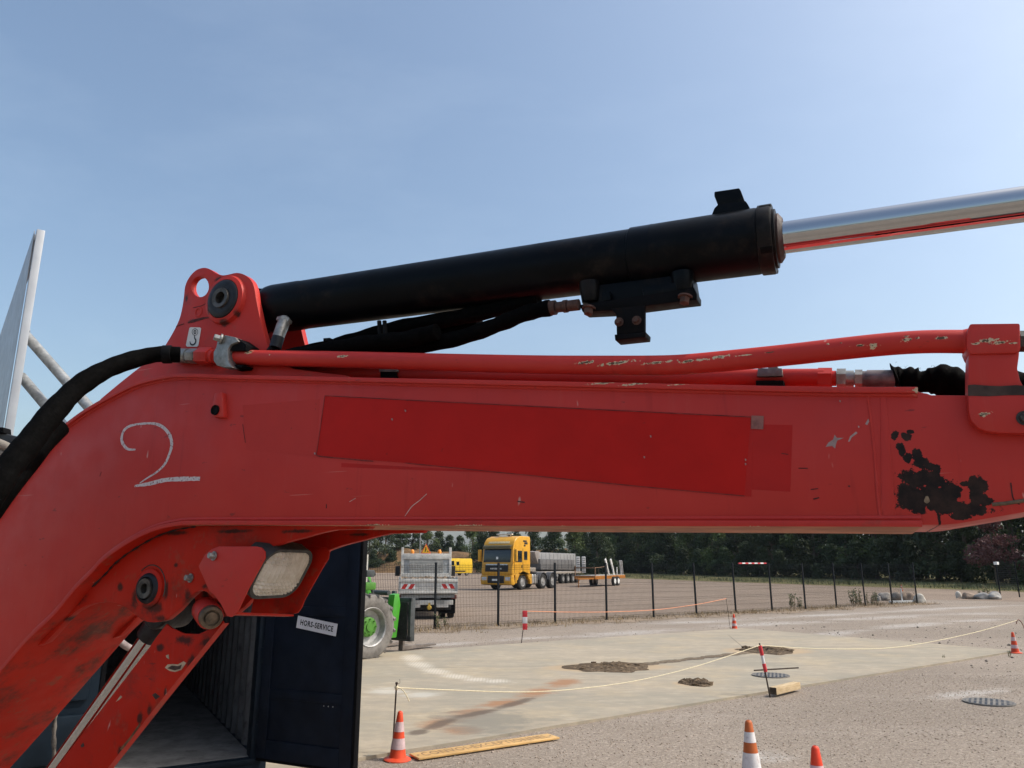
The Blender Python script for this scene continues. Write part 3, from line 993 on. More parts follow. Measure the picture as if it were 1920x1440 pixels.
# dark machine corner just peeking in under the hose
MACH = P('machine_grey', (0.05, 0.055, 0.062), 0.5, var=.2)
TANP = P('machine_tan', (0.22, 0.19, 0.16), 0.5, var=.25)
mc = at_depth(-40, 860, 3.6)
mt = thing('machine_housing', 'grey machine housing with ribbed tan hose at the photo edge under the black hose', 'machine housing', (mc.x, mc.y, 0))
c0 = at_depth(-60, 822, 3.6); c1 = at_depth(40, 940, 3.75)
def ml(px, py, d): 
    p = at_depth(px, py, d); return Vector((p.x - mc.x, p.y - mc.y, p.z))
part('cover', G().prism([ml(-160, 812, 3.7), ml(10, 813, 3.7), ml(52, 822, 3.7), ml(46, 838, 3.7), ml(-160, 835, 3.7)], (0, .5, 0)), MACH, mt, .01)
part('latch_block', G().prism([ml(-20, 800, 3.68), ml(6, 801, 3.68), ml(7, 812, 3.68), ml(-20, 812, 3.68)], (0, .06, 0)), RUBBER, mt, .004)
for k in range(5):
    yy = 828 + k * 17
    part('hose_ring', G().tube(curve_pts([ml(-120, yy + 4, 3.66), ml(-30, yy - 2, 3.62), ml(4, yy + 6, 3.6), ml(34 - k * 6, yy + 22, 3.62)], 5), .022, 10), TANP, mt)
part('body', G().prism([ml(-160, 836, 3.8), ml(26, 842, 3.8), ml(26, 1010, 3.8), ml(-160, 1500, 3.8)], (0, .5, 0)), P('machine_green_grey', (0.10, 0.125, 0.115), 0.5, var=.2), mt, .01)
mt_leg = part('leg', G().b2((-.3, .3, 0), (-.1, .5, 1.4)), MACH, mt, .01)

# ================================================================== EXCAVATOR (its boom fills the picture)
BA = R(25)
E1 = Vector((math.cos(BA), -math.sin(BA), 0)); EN = Vector((math.sin(BA), math.cos(BA), 0))
BP0 = at_depth(1100, 860, 1.6)
BL = Vector((BP0.x, BP0.y, 0))
def B(px, py, w=0.0):
    """photo pixel -> boom frame (along, depth into the boom, height)"""
    r = ray(px, py)
    d = (w + (BL - CAMP).dot(EN)) / r.dot(EN)
    p = CAMP + r * d
    return Vector(((p - BL).dot(E1), w, p.z))
def BDp(px, py, d):
    p = at_depth(px, py, d)
    return Vector(((p - BL).dot(E1), (p - BL).dot(EN), p.z))
def Bd(px, w=0.0, py=800):
    r = ray(px, py)
    return (w + (BL - CAMP).dot(EN)) / r.dot(EN)
def Br(pix, px, w=0.0, py=800):
    """radius in metres of a half-width of PIX pixels"""
    return pix / FOC * Bd(px, w, py)
BW = 0.36

# --- paint
def boom_paint(name, spots_px=(), w=0.0, grease=None, chips=None, dirty=0.0, spec=0.28, fresh=False):
    t = NT(name)
    x, y, z = t.xyz()
    big = t.noise(1.7, 5, 0.6)
    c = t.mix(t.ramp(big, 0.3, 0.7), *(((0.40, 0.0145, 0.006), (0.47, 0.021, 0.009)) if fresh else ((0.435, 0.0245, 0.0185), (0.505, 0.033, 0.0235))))
    haze_ = t.noise(5, 7, 0.65, t.mapv(scale=(.6, 1, 1.6)))
    c = t.mix(t.ramp(haze_, 0.5, 0.78, 0, 0.09), c, (0.42, 0.10, 0.09))
    # fine scuffs and specks
    sc = t.noise(60, 3, 0.6, t.mapv(scale=(.35, 1, 1.0), rot=(0, .5, 0)))
    c = t.mix(t.ramp(sc, 0.69, 0.75, 0, 0.65), c, (0.12, 0.018, 0.016))
    sc2 = t.noise(38, 2, 0.5, t.mapv(scale=(1, 1, .35), loc=(4, 0, 0)))
    c = t.mix(t.ramp(sc2, 0.74, 0.79, 0, 0.7), c, (0.55, 0.33, 0.28))
    c = t.mix(t.ramp(t.noise(9, 8, 0.75), 0.70, 0.76, 0, 0.5), c, (0.10, 0.03, 0.025))
    st = t.noise(22, 6, 0.7, t.mapv(scale=(1.6, 1, .10), loc=(3, 0, 1)))
    c = t.mix(t.ramp(st, 0.56, 0.74, 0, 0.08), c, (0.46, 0.15, 0.12))
    c = t.mix(t.ramp(st, 0.28, 0.42, 0.30, 0), c, (0.26, 0.014, 0.011))
    s3 = t.noise(14, 2, 0.5, t.mapv(scale=(.22, 1, 9), rot=(0, .45, 0), loc=(9, 0, 4)))
    c = t.mix(t.ramp(s3, 0.735, 0.765, 0, 0.45), c, (0.50, 0.22, 0.18))
    if dirty:
        dm_ = t.noise(6, 9, 0.74, t.mapv(scale=(1, 1.1, 1), loc=(2, 2, 2)))
        c = t.mix(t.ramp(dm_, 0.585 - dirty * .16, 0.68, 0, min(1, dirty * 1.15)), c, (0.045, 0.024, 0.018))
        c = t.mix(t.ramp(t.noise(16, 7, 0.7, t.mapv(loc=(7, 1, 3))), 0.55, 0.66, 0, dirty * .8), c, (0.19, 0.075, 0.045))
    if grease:
        sp = []
        for (cx, cy, rx, ry) in grease:
            p = B(cx, cy, w)
            sp.append((p.x, p.z, Br(rx, cx, w, cy), Br(ry, cx, w, cy)))
        gw = t.math('MULTIPLY', t.math('SUBTRACT', t.noise(26, 8, 0.72, t.mapv(loc=(1, 3, 5))), 0.5), 2.2)
        c = t.mix(t.ramp(t.math('ADD', t.spots(x, z, sp), gw), 0.05, 0.75, 0, 0.9), c, (0.030, 0.016, 0.013))
    rough = t.ramp(t.noise(12, 5), 0.3, 0.7, 0.40, 0.56)
    if chips:
        sp = []
        for (cx, cy, rx, ry) in chips:
            p = B(cx, cy, w)
            sp.append((p.x, p.z, Br(rx, cx, w), Br(ry, cx, w)))
        n1 = t.math('MULTIPLY', t.math('SUBTRACT', t.noise(95, 5, 0.75), 0.5), 3.4)
        k = t.math('ADD', t.spots(x, z, sp), n1)
        c = t.mix(t.ramp(k, 0.42, 0.50), c, (0.52, 0.42, 0.27))
        k2 = t.math('ADD', t.spots(x, z, sp), t.math('MULTIPLY', t.math('SUBTRACT', t.noise(70, 4, 0.7, t.mapv(loc=(3, 3, 3))), 0.5), 3.2))
        c = t.mix(t.ramp(k2, 0.72, 0.85), c, (0.10, 0.055, 0.03))
    if spots_px:
        sp = []
        for (cx, cy, rx, ry) in spots_px:
            p = B(cx, cy, w)
            sp.append((p.x, p.z, Br(rx, cx, w), Br(ry, cx, w)))
        wn = t.math('MULTIPLY', t.math('SUBTRACT', t.noise(48, 8, 0.72), 0.5), 2.6)
        k = t.math('ADD', t.spots(x, z, sp), wn)
        m = t.ramp(k, 0.10, 0.15)
        rustc = t.mix(t.ramp(t.noise(40, 5, 0.7), 0.35, 0.7), (0.010, 0.0065, 0.006), (0.036, 0.019, 0.014))
        c = t.mix(m, c, rustc)
        rough = t.math('MAXIMUM', rough, t.math('MULTIPLY', m, 0.8))
    nm = t.bump(t.noise(4.0, 3), 0.05, 0.02, t.bump(t.noise(140, 3), 0.06, 0.002))
    m = t.done(c, rough, 0, nm, spec)
    return m
def zz5(pts):
    return [(1600 + a / 6, 780 + b / 6, rx / 6, ry / 6) for a, b, rx, ry in pts]
PEEL = zz5([(465, 225, 45, 60), (590, 240, 55, 55), (640, 180, 40, 22), (530, 335, 55, 60), (550, 410, 42, 60), (610, 470, 60, 70), (710, 440, 50, 75),
            (740, 520, 100, 90), (870, 570, 60, 50), (950, 600, 55, 70), (720, 710, 210, 130), (900, 730, 150, 110), (650, 890, 170, 180), (800, 920, 260, 180),
            (1080, 870, 140, 150), (1010, 1010, 280, 90), (1260, 1050, 290, 85), (1390, 790, 95, 130), (1350, 700, 50, 50), (1255, 760, 55, 35), (1390, 930, 110, 110),
            (1480, 965, 100, 55), (1200, 1125, 120, 45), (962, 1160, 22, 85)])
PAINT_SIDE = boom_paint('boom_paint', PEEL, 0.012)
PAINT = boom_paint('red_paint')
PAINT_DIRTY = boom_paint('dirty_red_paint', dirty=0.75)
PAINT_GUARD = boom_paint('guard_red_paint', fresh=True, dirty=0.5, spec=.07, w=.07, grease=[(345, 1200, 30, 14), (390, 1205, 25, 16), (300, 1215, 12, 10), (360, 1240, 16, 20), (280, 1330, 10, 14), (262, 1350, 9, 16), (310, 1300, 6, 14), (225, 1410, 10, 14)])
BLACKP = P('black_cylinder_paint', (0.0016, 0.0026, 0.0040), 0.38, var=.3, scale=5, dirt=(0.026, 0.018, 0.014), dirt_amt=.5, bump=.05, bscale=60, spec=.10)
BLACKR = P('black_rubber', (0.0035, 0.0035, 0.004), 0.62, var=.3, scale=25, bump=.2, bscale=120, dirt=(0.02, 0.016, 0.014), dirt_amt=.35, spec=.1)
SLEEVE = P('woven_sleeve', (0.0020, 0.0019, 0.0019), 0.85, var=.4, scale=30, bump=.3, bscale=160, dirt=(0.007, 0.0055, 0.0045), dirt_amt=.35, spec=.04)
ZINC = P('zinc_plated', (0.27, 0.265, 0.25), 0.42, .6, var=.25, scale=40, dirt=(0.16, 0.13, 0.10), dirt_amt=.6)
GREASE = P('greasy_steel', (0.075, 0.068, 0.062), 0.45, .55, var=.5, scale=30, dirt=(0.012, 0.010, 0.010), dirt_amt=.8)
GREASE_B = P('black_grease', (0.012, 0.012, 0.016), 0.5, 0, var=.5, scale=30)
RUSTB = P('rusty_fitting', (0.085, 0.046, 0.036), 0.75, .1, var=.35, scale=40)
t = NT('chrome')
CHROME = t.done((0.45, 0.465, 0.485), t.ramp(t.noise(18, 5), .4, .7, .035, .07), 1.0)

exc = thing('excavator', 'red excavator with its arched boom across the view, a chalk 2 on its side', 'excavator', BL, -BA)

def pl(pts, w): return [B(px, py, w) for px, py in pts]
def path2(pts, k=6):
    return curve_pts([B(px, py, 0) for px, py in pts], k)

TOP = [(-420, 1560), (-260, 1310), (-120, 1110), (0, 950), (20, 920), (50, 880), (87, 835), (112, 803), (137, 782), (165, 763), (200, 743), (250, 718), (300, 704.5), (345, 700), (450, 703), (700, 708), (1100, 716), (1500, 724), (1721, 725)]
BOT = [(1730, 988), (1400, 987), (1000, 986), (700, 985), (500, 984.5), (390, 984), (350, 984.5), (325, 987), (287, 996), (250, 1013), (212, 1037), (187, 1057), (172, 1074), (140, 1106), (100, 1154), (50, 1202), (0, 1260), (-120, 1400), (-260, 1560), (-420, 1740)]
top_p, bot_p = path2(TOP), path2(BOT)
END = [B(1721, 725), B(1726, 729), B(1740, 731), B(1747, 734), B(1815, 734.5), B(1960, 737), B(2200, 742), B(2480, 760), B(2560, 830), B(2530, 890), B(2300, 905), B(2100, 935), B(1990, 953), B(1920, 965), B(1850, 977), B(1800, 985.5), B(1770, 988)]
# box section, set a little inside the flanges
def inset(loop, d):
    out = []
    n = len(loop)
    for i in range(n):
        a, b, c = loop[i - 1], loop[i], loop[(i + 1) % n]
        t = (c - a); t.y = 0
        if t.length < 1e-9: out.append(b); continue
        t.normalize()
        out.append(b + Vector((t.z, 0, -t.x)) * d)
    return out
outline = top_p + END[1:] + bot_p
# remove near duplicates
ol = [outline[0]]
for p in outline[1:]:
    if (p - ol[-1]).length > .002: ol.append(p)
g = G()
body = [Vector((p.x, 0.012, p.z)) for p in inset(ol, .004)]
g.prism(body, (0, BW - .024, 0))
part('boom', g, PAINT_SIDE, exc, .0025, 30)
FT = 0.0115
def ribbon(path, sgn, w0=0.0, w1=BW, th=FT, under=0):
    """flange plate following the outline; grows inward"""
    n = len(path)
    rows = []
    for i, p in enumerate(path):
        a, b = path[max(0, i - 1)], path[min(n - 1, i + 1)]
        t = (b - a).normalized()
        nn = Vector((t.z, 0, -t.x))
        q = p + nn * th
        rows.append([Vector((p.x, w0, p.z)), Vector((p.x, w1, p.z)), Vector((q.x, w1, q.z)), Vector((q.x, w0, q.z)), Vector((p.x, w0, p.z))])
    g = G()
    vs = [p for r in rows for p in r[:4]]
    fs = []
    for i in range(n - 1):
        for j in range(4):
            fs.append((i * 4 + j, i * 4 + (j + 1) % 4, (i + 1) * 4 + (j + 1) % 4, (i + 1) * 4 + j))
    mi = [under if k % 4 == 0 else 0 for k in range(len(fs))] + [0, 0]
    fs.append((0, 1, 2, 3)); fs.append((n * 4 - 1, n * 4 - 2, n * 4 - 3, n * 4 - 4))
    g.add(vs, fs)
    g.m = mi
    return g
PAINT_TOPF = boom_paint('flange_paint', chips=[(1130, 718, 40, 4), (1200, 719, 60, 3), (1280, 720, 40, 2), (1730, 730, 26, 7)], w=0)
PAINT_BOTF = boom_paint('lower_flange_paint', chips=[(880, 986, 50, 3), (700, 985, 40, 3), (1050, 988, 40, 2.5), (590, 987, 22, 4), (1420, 988, 30, 2.5)], w=0, dirty=.3)
part('top_flange', ribbon(top_p, 1), PAINT_TOPF, exc, .002, 30)
UNDER = P('bounce_dust_underside', (.40, .15, .085), .7, var=.25, scale=7, dirt=(.17, .055, .035), dirt_amt=.7)  # tan colour holds light bounced off the ground as well as dust
split = next(i for i, p in enumerate(bot_p) if p.x < B(345, 985, 0).x)
part('bottom_flange', ribbon(bot_p[:split + 1], 1, under=1), [PAINT_BOTF, UNDER], exc, .002, 30)
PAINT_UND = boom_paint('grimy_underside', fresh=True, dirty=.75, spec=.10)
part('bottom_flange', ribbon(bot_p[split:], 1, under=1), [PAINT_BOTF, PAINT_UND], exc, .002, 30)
gs = [Vector((p.x, .046, p.z - .002)) for p in bot_p if B(145, 1100, 0).x < p.x < B(345, 985, 0).x]  # thin black tube: shade line under the flange edge, together with grime
part('shade_grime_seam', G().tube(gs, [.0022 + .0012 * math.sin(i * 1.7) for i in range(len(gs))], 6), GREASE_B, exc, 0, 60)
# weld fillets where the side plate meets the flanges
def fillet(path, off, r):
    pts = []
    n = len(path)
    for i, p in enumerate(path):
        a, b = path[max(0, i - 1)], path[min(n - 1, i + 1)]
        t = (b - a).normalized(); nn = Vector((t.z, 0, -t.x))
        q = p + nn * off
        pts.append(Vector((q.x, .0135, q.z)))
    return G().tube(pts, r, 8)
part('weld_seam', fillet(top_p, FT + .001, .0055), PAINT, exc)
part('weld_seam', fillet(bot_p[:90], FT + .004, .0062), PAINT, exc)
wv = [(1627, 742), (1634, 800), (1640, 860), (1645, 930), (1650, 972)]
part('weld_seam', G().tube([B(a, b, .0125) for a, b in wv], .0025, 8), PAINT, exc)
g = G()
g.prism(pl([(1650, 742), (1662, 742), (1680, 972), (1658, 972), (1652, 955)], .0104), (0, .006, 0))
part('backing_strip', g, PAINT, exc, .003)
wv = [(1860, 946), (1885, 944), (1925, 938), (2000, 925)]
part('weld_seam', G().tube([B(a, b, .0125) for a, b in wv], .0035, 8), P('bare_weld', (.16, .11, .07), .6, .3, var=.4, scale=60), exc)

# --- decal remains, chalk figure and small marks on the side plate
DW0 = 0.0117
def decal(name, pts, mat, w, th=.0004, smooth=False):
    return part(name, G().prism(pl(pts, w), (0, th, 0)), mat, exc, sharp=0)
def film(name, col, rough, lo=.85, spec=.10):
    t = NT(name)
    c = t.mix(t.ramp(t.noise(6, 6, .65), .3, .7), tuple(a * lo for a in col), col)
    c = t.mix(t.ramp(t.noise(70, 3, .6), .70, .76, 0, .7), c, (.09, .015, .012))
    return t.done(c, rough, 0, t.bump(t.noise(9, 4), .06, .01), spec)
FILM1 = film('red_film', (0.47, 0.0125, 0.0092), 0.36)
FILM2 = film('old_film_trace', (0.44, 0.015, 0.0115), 0.45, .85, .17)  # darker red of the old film remains
FILM3 = film('faint_film_edge', (0.475, 0.0275, 0.0200), 0.5, .9, .27)
decal('film_trace', [(455, 760), (600, 748), (592, 856), (462, 845)], FILM3, DW0)
decal('film_trace', [(640, 868), (1000, 888), (1040, 891), (920, 886), (640, 876)], FILM2, DW0)
decal('film_trace', [(1395, 795), (1486, 797), (1482, 922), (1393, 917)], FILM2, DW0)
decal('film_trace', [(610, 741.5), (1412, 781), (1409, 931), (1393, 930), (1398, 781)], FILM2, DW0 - .0005)
decal('red_film_panel', [(609, 742), (820, 753), (1100, 767), (1408, 782), (1396, 930), (1200, 912), (960, 888), (760, 868), (593, 854)], FILM1, DW0 - .0010)
decal('film_corner', [(1409, 779), (1432, 780), (1431, 805), (1408, 804)], P('grey_residue', (0.22, 0.085, 0.07), .6, var=.3, scale=60), DW0 - .0018)
EDGE = P('grimy_edge', (0.17, 0.022, 0.018), .7, var=.5, scale=50)
def line_px(name, pts, wpx, mat, w):
    P_ = curve_pts([B(a, b, w) for a, b in pts], 8)
    ws = wpx if isinstance(wpx, list) else [wpx] * len(P_)
    vs, fs = [], []
    n = len(P_)
    q = random.Random(len(P_))
    for i, p in enumerate(P_):
        a, b = P_[max(0, i - 1)], P_[min(n - 1, i + 1)]
        t_ = (b - a).normalized(); nn = Vector((t_.z, 0, -t_.x))
        f = i / (n - 1) * (len(ws) - 1); j = min(int(f), len(ws) - 2); hw = (ws[j] + (ws[j + 1] - ws[j]) * (f - j))
        px_ = 500
        hw = Br(hw / 2, pts[0][0]) * q.uniform(.88, 1.12)
        vs += [p + nn * hw, p - nn * hw]
    fs = [(2 * i, 2 * i + 1, 2 * i + 3, 2 * i + 2) for i in range(n - 1)]
    return part(name, G().add(vs, fs), mat, exc, sharp=0, normals=False)
line_px('grime_line', [(609, 742), (820, 753), (1100, 767), (1408, 782)], 1.3, EDGE, DW0 - .0022)
line_px('grime_line', [(593, 854), (612, 857), (700, 865)], 2.0, EDGE, DW0 - .0022)
line_px('grime_line', [(609, 742), (601, 800), (593, 854)], 1.3, EDGE, DW0 - .0022)
line_px('grime_line', [(760, 868), (960, 888), (1200, 912), (1396, 930)], 1.3, EDGE, DW0 - .0022)
t = NT('chalk')
t.setin(t.b, 'Alpha', t.ramp(t.noise(160, 4, .7), .34, .46, 0.15, 0.92))
CHALK = t.done((0.62, 0.55, 0.55), .95)
c2 = [(254, 843), (240, 842), (231, 833), (228, 822), (232, 808), (243, 799), (262, 795), (287, 794), (304, 800), (317, 814), (322, 832), (318, 850), (309, 870), (294, 885), (275, 897), (262, 906)]
line_px('chalk_mark', c2, [3, 5, 7, 6.5, 6, 4, 4.5, 6, 7.5, 7, 6, 4, 3, 2.2], CHALK, DW0 - .0006)
line_px('chalk_mark', [(252, 911.5), (280, 907), (310, 900), (345, 898), (375, 897.5)], [3.5, 7, 7.5, 8, 7], CHALK, DW0 - .0008)
SCUFF = P('pale_scratch', (0.50, 0.33, 0.29), .8, var=.3, scale=50)
GREYM = P('primer_grey', (0.33, 0.23, 0.215), .7, var=.2, scale=40)
line_px('scratch', [(759, 968), (772, 950), (787, 938), (800, 926)], [1, 1.8, 1.2, 1.6], SCUFF, DW0)
line_px('scratch', [(655, 941), (667, 934)], 1.2, SCUFF, DW0)
decal('primer_patch', [(1548, 838), (1553, 830), (1562, 824), (1565, 815), (1569, 821), (1582, 821), (1570, 826), (1567, 834), (1566, 841), (1560, 836)], GREYM, DW0)
decal('primer_patch', [(1590, 828), (1594, 818), (1605, 809), (1608, 812), (1597, 820), (1593, 828)], GREYM, DW0)
decal('primer_patch', [(1622, 795), (1628, 785), (1630, 790), (1626, 797)], GREYM, DW0)
DKM = P('dark_scuff', (0.075, 0.020, 0.018), .8, var=.4, scale=60)
for pts, w_ in (([(1497, 878), (1515, 878)], 1.6), ([(1520, 918), (1534, 916)], 1.8), ([(1525, 936), (1536, 933)], 2.6), ([(1590, 911), (1594, 912)], 3), ([(692, 823), (695, 824)], 3), ([(1306, 792), (1325, 793.5), (1343, 793)], 1.8),
                ([(1068, 768), (1076, 775), (1085, 783)], 2.2), ([(1335, 826), (1337, 833)], 3.5), ([(612, 945), (612, 953)], 2.2), ([(970, 940), (984, 942)], 2.5), ([(1465, 850), (1478, 852)], 1.6), ([(190, 885), (187, 893)], 1.6), ([(455, 795), (460, 830)], 1.6), ([(1895, 905), (1900, 935), (1912, 946)], 2.5)):
    line_px('scuff', pts, w_, DKM, DW0 - .0004)
for px, py in ((1610, 800), (1575, 752), (735, 786), (760, 770), (1220, 818), (1208, 857), (1398, 862), (1398, 870), (590, 850)):
    decal('paint_fleck', [(px - 1.5, py - 2), (px + 1.5, py - 1), (px + 1, py + 2.5), (px - 1, py + 1.5)], GREYM, DW0 - .0024)

decal('bare_spot', [(1738 + 5 * math.cos(a) * (1 + .2 * math.sin(3 * a)), 937 + 7 * math.sin(a)) for a in [k * .42 for k in range(15)]], P('bare_spot_tan', (.20, .14, .085), .7, var=.4, scale=60), DW0 - .0004)
# small raised boss with its black plug
g = G().prism(pl([(402, 737), (416, 735), (419, 782), (397, 782), (398, 760)], -.004), (0, .02, 0))
boss = part('boss_block', g, PAINT, exc, .004)
p = B(404, 769, -.005)
part('black_plug', G().lathe([(Br(8, 404), 0), (Br(9.5, 404), -.004), (Br(9.5, 404), .006)], p, (0, 1, 0), 20), BLACKR, boss)

# --- lug that carries the arm cylinder (two plates)
LUG = [(309, 649), (324, 624), (336, 599), (342, 575), (345, 554), (347, 537), (354, 521), (367, 507), (382, 502), (394, 505), (404, 511.5), (416, 516), (427, 515), (444, 511.5), (459, 515.5), (471, 526), (477, 541), (480, 560), (486, 590), (493, 620), (506, 656), (532, 686), (590, 697), (650, 704), (650, 716), (300, 716), (180, 775), (165, 775), (190, 747), (220, 722), (250, 698), (280, 675)]
def circ(cx, cy, rx, ry, w, n=24):
    return [B(cx + rx * math.cos(a), cy + ry * math.sin(a), w) for a in [2 * math.pi * k / n for k in range(n)]]
lug_smooth = [Vector(v) for v in curve_pts(pl(LUG[:24], .05), 3)] + pl(LUG[24:], .05)
PAINT_LUG = boom_paint('lug_paint', dirty=.30, w=.05, spec=.2, grease=[(425, 606, 16, 9), (448, 590, 9, 14), (410, 525, 12, 7), (365, 601, 22, 5), (398, 585, 6, 12), (350, 560, 6, 10), (430, 640, 8, 12)])
lug = part('lug_plate', G().prism(lug_smooth, (0, .02, 0), [circ(375, 537.5, 16.5, 19.5, .05)]), PAINT_LUG, exc, .002, 30)
part('lug_plate', G().prism([p + Vector((0, .185, 0)) for p in lug_smooth], (0, .02, 0), [[p + Vector((0, .185, 0)) for p in circ(375, 537.5, 16.5, 19.5, .05)]]), PAINT_LUG, exc, .002, 30)
pc = B(425, 563, .05)
r1 = Br(38, 425, .05, 560)
bossr = part('pin_boss', G().lathe([(r1 * 1.28, 0), (r1 * 1.2, -.012), (r1, -.016), (r1, .02)], pc, (0, 1, 0), 36), PAINT_LUG, exc, 0, 40)
part('grease_ring', G().lathe([(r1 * .42, -.0215), (r1 * .70, -.022), (r1 * .92, -.020), (r1 * .97, -.017), (r1 * .97, .0)], pc, (0, 1, 0), 32, caps=False), GREASE_B, bossr, 0, 40)
part('pin', G().lathe([(r1 * .28, .0), (r1 * .30, -.027), (r1 * .50, -.028), (r1 * .52, -.020), (r1 * .52, .2)], pc, (0, 1, 0), 32, caps=False).lathe([(.0005, -.004), (r1 * .29, -.004)], pc, (0, 1, 0), 24, caps=False), GREASE, bossr, 0, 40)
# round emboss and dirt under the hole
pe = B(372, 585, .0495)
part('emboss', G().lathe([(.010, -.0006), (.013, -.0022), (.017, -.0006)], pe, (0, 1, 0), 24, caps=False), PAINT_LUG, lug, 0, 60)
def lug_line(pts, wp, mat, w):
    o = line_px('scuff', pts, wp, mat, w); return o
lug_line([(352, 605), (366, 601), (380, 597), (394, 595)], [3, 6, 5, 2], DKM, .0492)
lug_line([(330, 612), (345, 607)], 2, DKM, .0492)
lug_line([(362, 577), (378, 573), (392, 566)], 1.5, DKM, .0492)
# lifting point sticker
st = G().prism(pl([(357.5, 613.5), (375, 614), (377, 616), (371.5, 648), (369, 650), (350.5, 650), (348.5, 647), (355, 615)], .0485), (0, .001, 0))
stk = part('sticker', st, P('sticker_white', (.62, .60, .58), .5, var=.08), exc, sharp=0)
def ribbon_px(pts, wpx, w):
    P_ = curve_pts([B(a, b, w) for a, b in pts], 6); vs = []; n = len(P_)
    for i, p in enumerate(P_):
        a, b = P_[max(0, i - 1)], P_[min(n - 1, i + 1)]
        t_ = (b - a).normalized(); nn = Vector((t_.z, 0, -t_.x)); f = i / (n - 1) * (len(wpx) - 1); j = min(int(f), len(wpx) - 2)
        hw = Br((wpx[j] + (wpx[j + 1] - wpx[j]) * (f - j)) / 2, 365)
        vs += [p + nn * hw, p - nn * hw]
    return vs, [(2 * i, 2 * i + 1, 2 * i + 3, 2 * i + 2) for i in range(n - 1)]
g = G()
g.add(*ribbon_px([(364.5, 629), (365, 634), (367, 638), (366, 643), (362, 646.5), (357.5, 645), (356, 640)], [2.2, 2.6, 3.4, 4, 3.6, 3, 1.6], .0479))
cc = [(365.5 + 5.4 * math.cos(a), 622.5 + 6.2 * math.sin(a)) for a in [2 * math.pi * k / 12 for k in range(13)]]
g.add(*ribbon_px(cc, [1.2, 1.2], .0479))
for s_ in (1, -1):
    g.add(pl([(362.5 + 0, 622.5 + s_ * .8), (368.5, 622.5 + s_ * .8), (368.5, 622.5 + s_ * 1.6), (365.5, 622.5 + s_ * 4.2), (362.5, 622.5 + s_ * 1.6)], .0479), [(0, 1, 2, 3, 4)])
part('hook_symbol', g, INK, stk, sharp=0, normals=False)

# --- arm cylinder
CWW = .145
def axis_pt(px, dy=0):
    py = 573 + (px - 560) * (452 - 573) / (1425 - 560)
    return B(px, py + dy, CWW)
rb = Br(46.5, 600, CWW, 570)
a_l, a_r = axis_pt(505), axis_pt(1438)
ax = (a_r - a_l).normalized()
def along(px): return (axis_pt(px) - a_l).dot(ax)
acy = part('arm_cylinder', G().lathe([(rb * .55, -.03), (rb * .86, .0), (rb * .97, .012), (rb * .985, .02), (rb * 1.0, .03), (rb * 1.0, along(566)), (rb * .985, along(568)), (rb * .985, along(1188)), (rb * 1.025, along(1190)), (rb * 1.025, along(1226)), (rb * 1.033, along(1228)), (rb * 1.025, along(1231)), (rb * 1.025, along(1420)), (rb * 1.015, along(1422)), (rb * 1.015, along(1426))], a_l, ax, 56), BLACKP, exc, 0, 28)
# gland nut with key slots
hl0 = along(1424); hl1 = along(1452)
g = G().lathe([(rb * 1.0, hl0), (rb * 1.07, hl0 + .003), (rb * 1.075, hl1 - .004), (rb * 1.05, hl1), (rb * .9, hl1), (rb * .9, hl1 + .006), (rb * .62, hl1 + .008), (rb * .60, hl1 + .004), (.034, hl1 + .004)], a_l, ax, 56, caps=False)
gl = part('gland_nut', g, P('gland_dark', (.011, .010, .010), .45, .1, var=.5, scale=20, dirt=(.045, .028, .02), dirt_amt=.6, spec=.1), acy, 0, 30)
updir = (Vector((0, 0, 1)) - ax * ax.z).normalized(); sd = ax.cross(updir)
for k in range(4):
    an = R(38 + 90 * k)
    dirv = (updir * math.cos(an) - Vector((0, 1, 0)).cross(ax).cross(ax) * 0 + sd * math.sin(an) * (1 if sd.y < 0 else -1))
    pk = a_l + ax * ((hl0 + hl1) / 2 + .003) + dirv * rb * 1.045
    part('key_slot', G().bar(pk - ax * ((hl1 - hl0) / 2 - .004), pk + ax * ((hl1 - hl0) / 2 - .002), .016, rb * .075, dirv), BLACKR, gl, .002)
rr = Br(30, 1465, CWW, 440)
rod_end = axis_pt(2650)
part('piston_rod', G().cyl(a_l + ax * (hl1 - .05), rod_end, rr, n=56), CHROME, acy, 0, 40)
part('wiper_seal', G().lathe([(rb * .74, hl1 - .002), (rb * .76, hl1 + .012), (rr * 1.25, hl1 + .020), (rr * 1.02, hl1 + .018)], a_l, ax, 48, caps=False), P('seal_brown', (.06, .035, .03), .6, var=.4, scale=30), acy, 0, 40)
# base eye round the pin
pe0 = Vector((pc.x, CWW - .058, pc.z)); 
part('base_eye', G().lathe([(rb * .98, 0), (rb * 1.0, .004), (rb * 1.0, .112), (rb * .98, .116)], pe0, (0, 1, 0), 36).prism([pe0 + Vector((.0, .02, rb * .8)), pe0 + Vector((.11, .02, rb * .55)), pe0 + Vector((.16, .02, -rb * .8)), pe0 + Vector((.02, .02, -rb * .95))], (0, .08, 0)), BLACKP, acy, .003, 35)
# block on top near the rod end
g = G()
g.prism(pl([(1334, 402), (1339, 390), (1346, 383), (1398, 376), (1402, 382), (1407, 391), (1400, 398), (1340, 408)], CWW - .03), (0, .07, 0))
tb = part('top_block', g, BLACKP, acy, .003)
part('hook_clip', G().prism(pl([(1346, 385), (1339, 367), (1339, 359), (1386, 352), (1389, 357), (1397, 378)], CWW - .025), (0, .05, 0)), BLACKP, tb, .003)
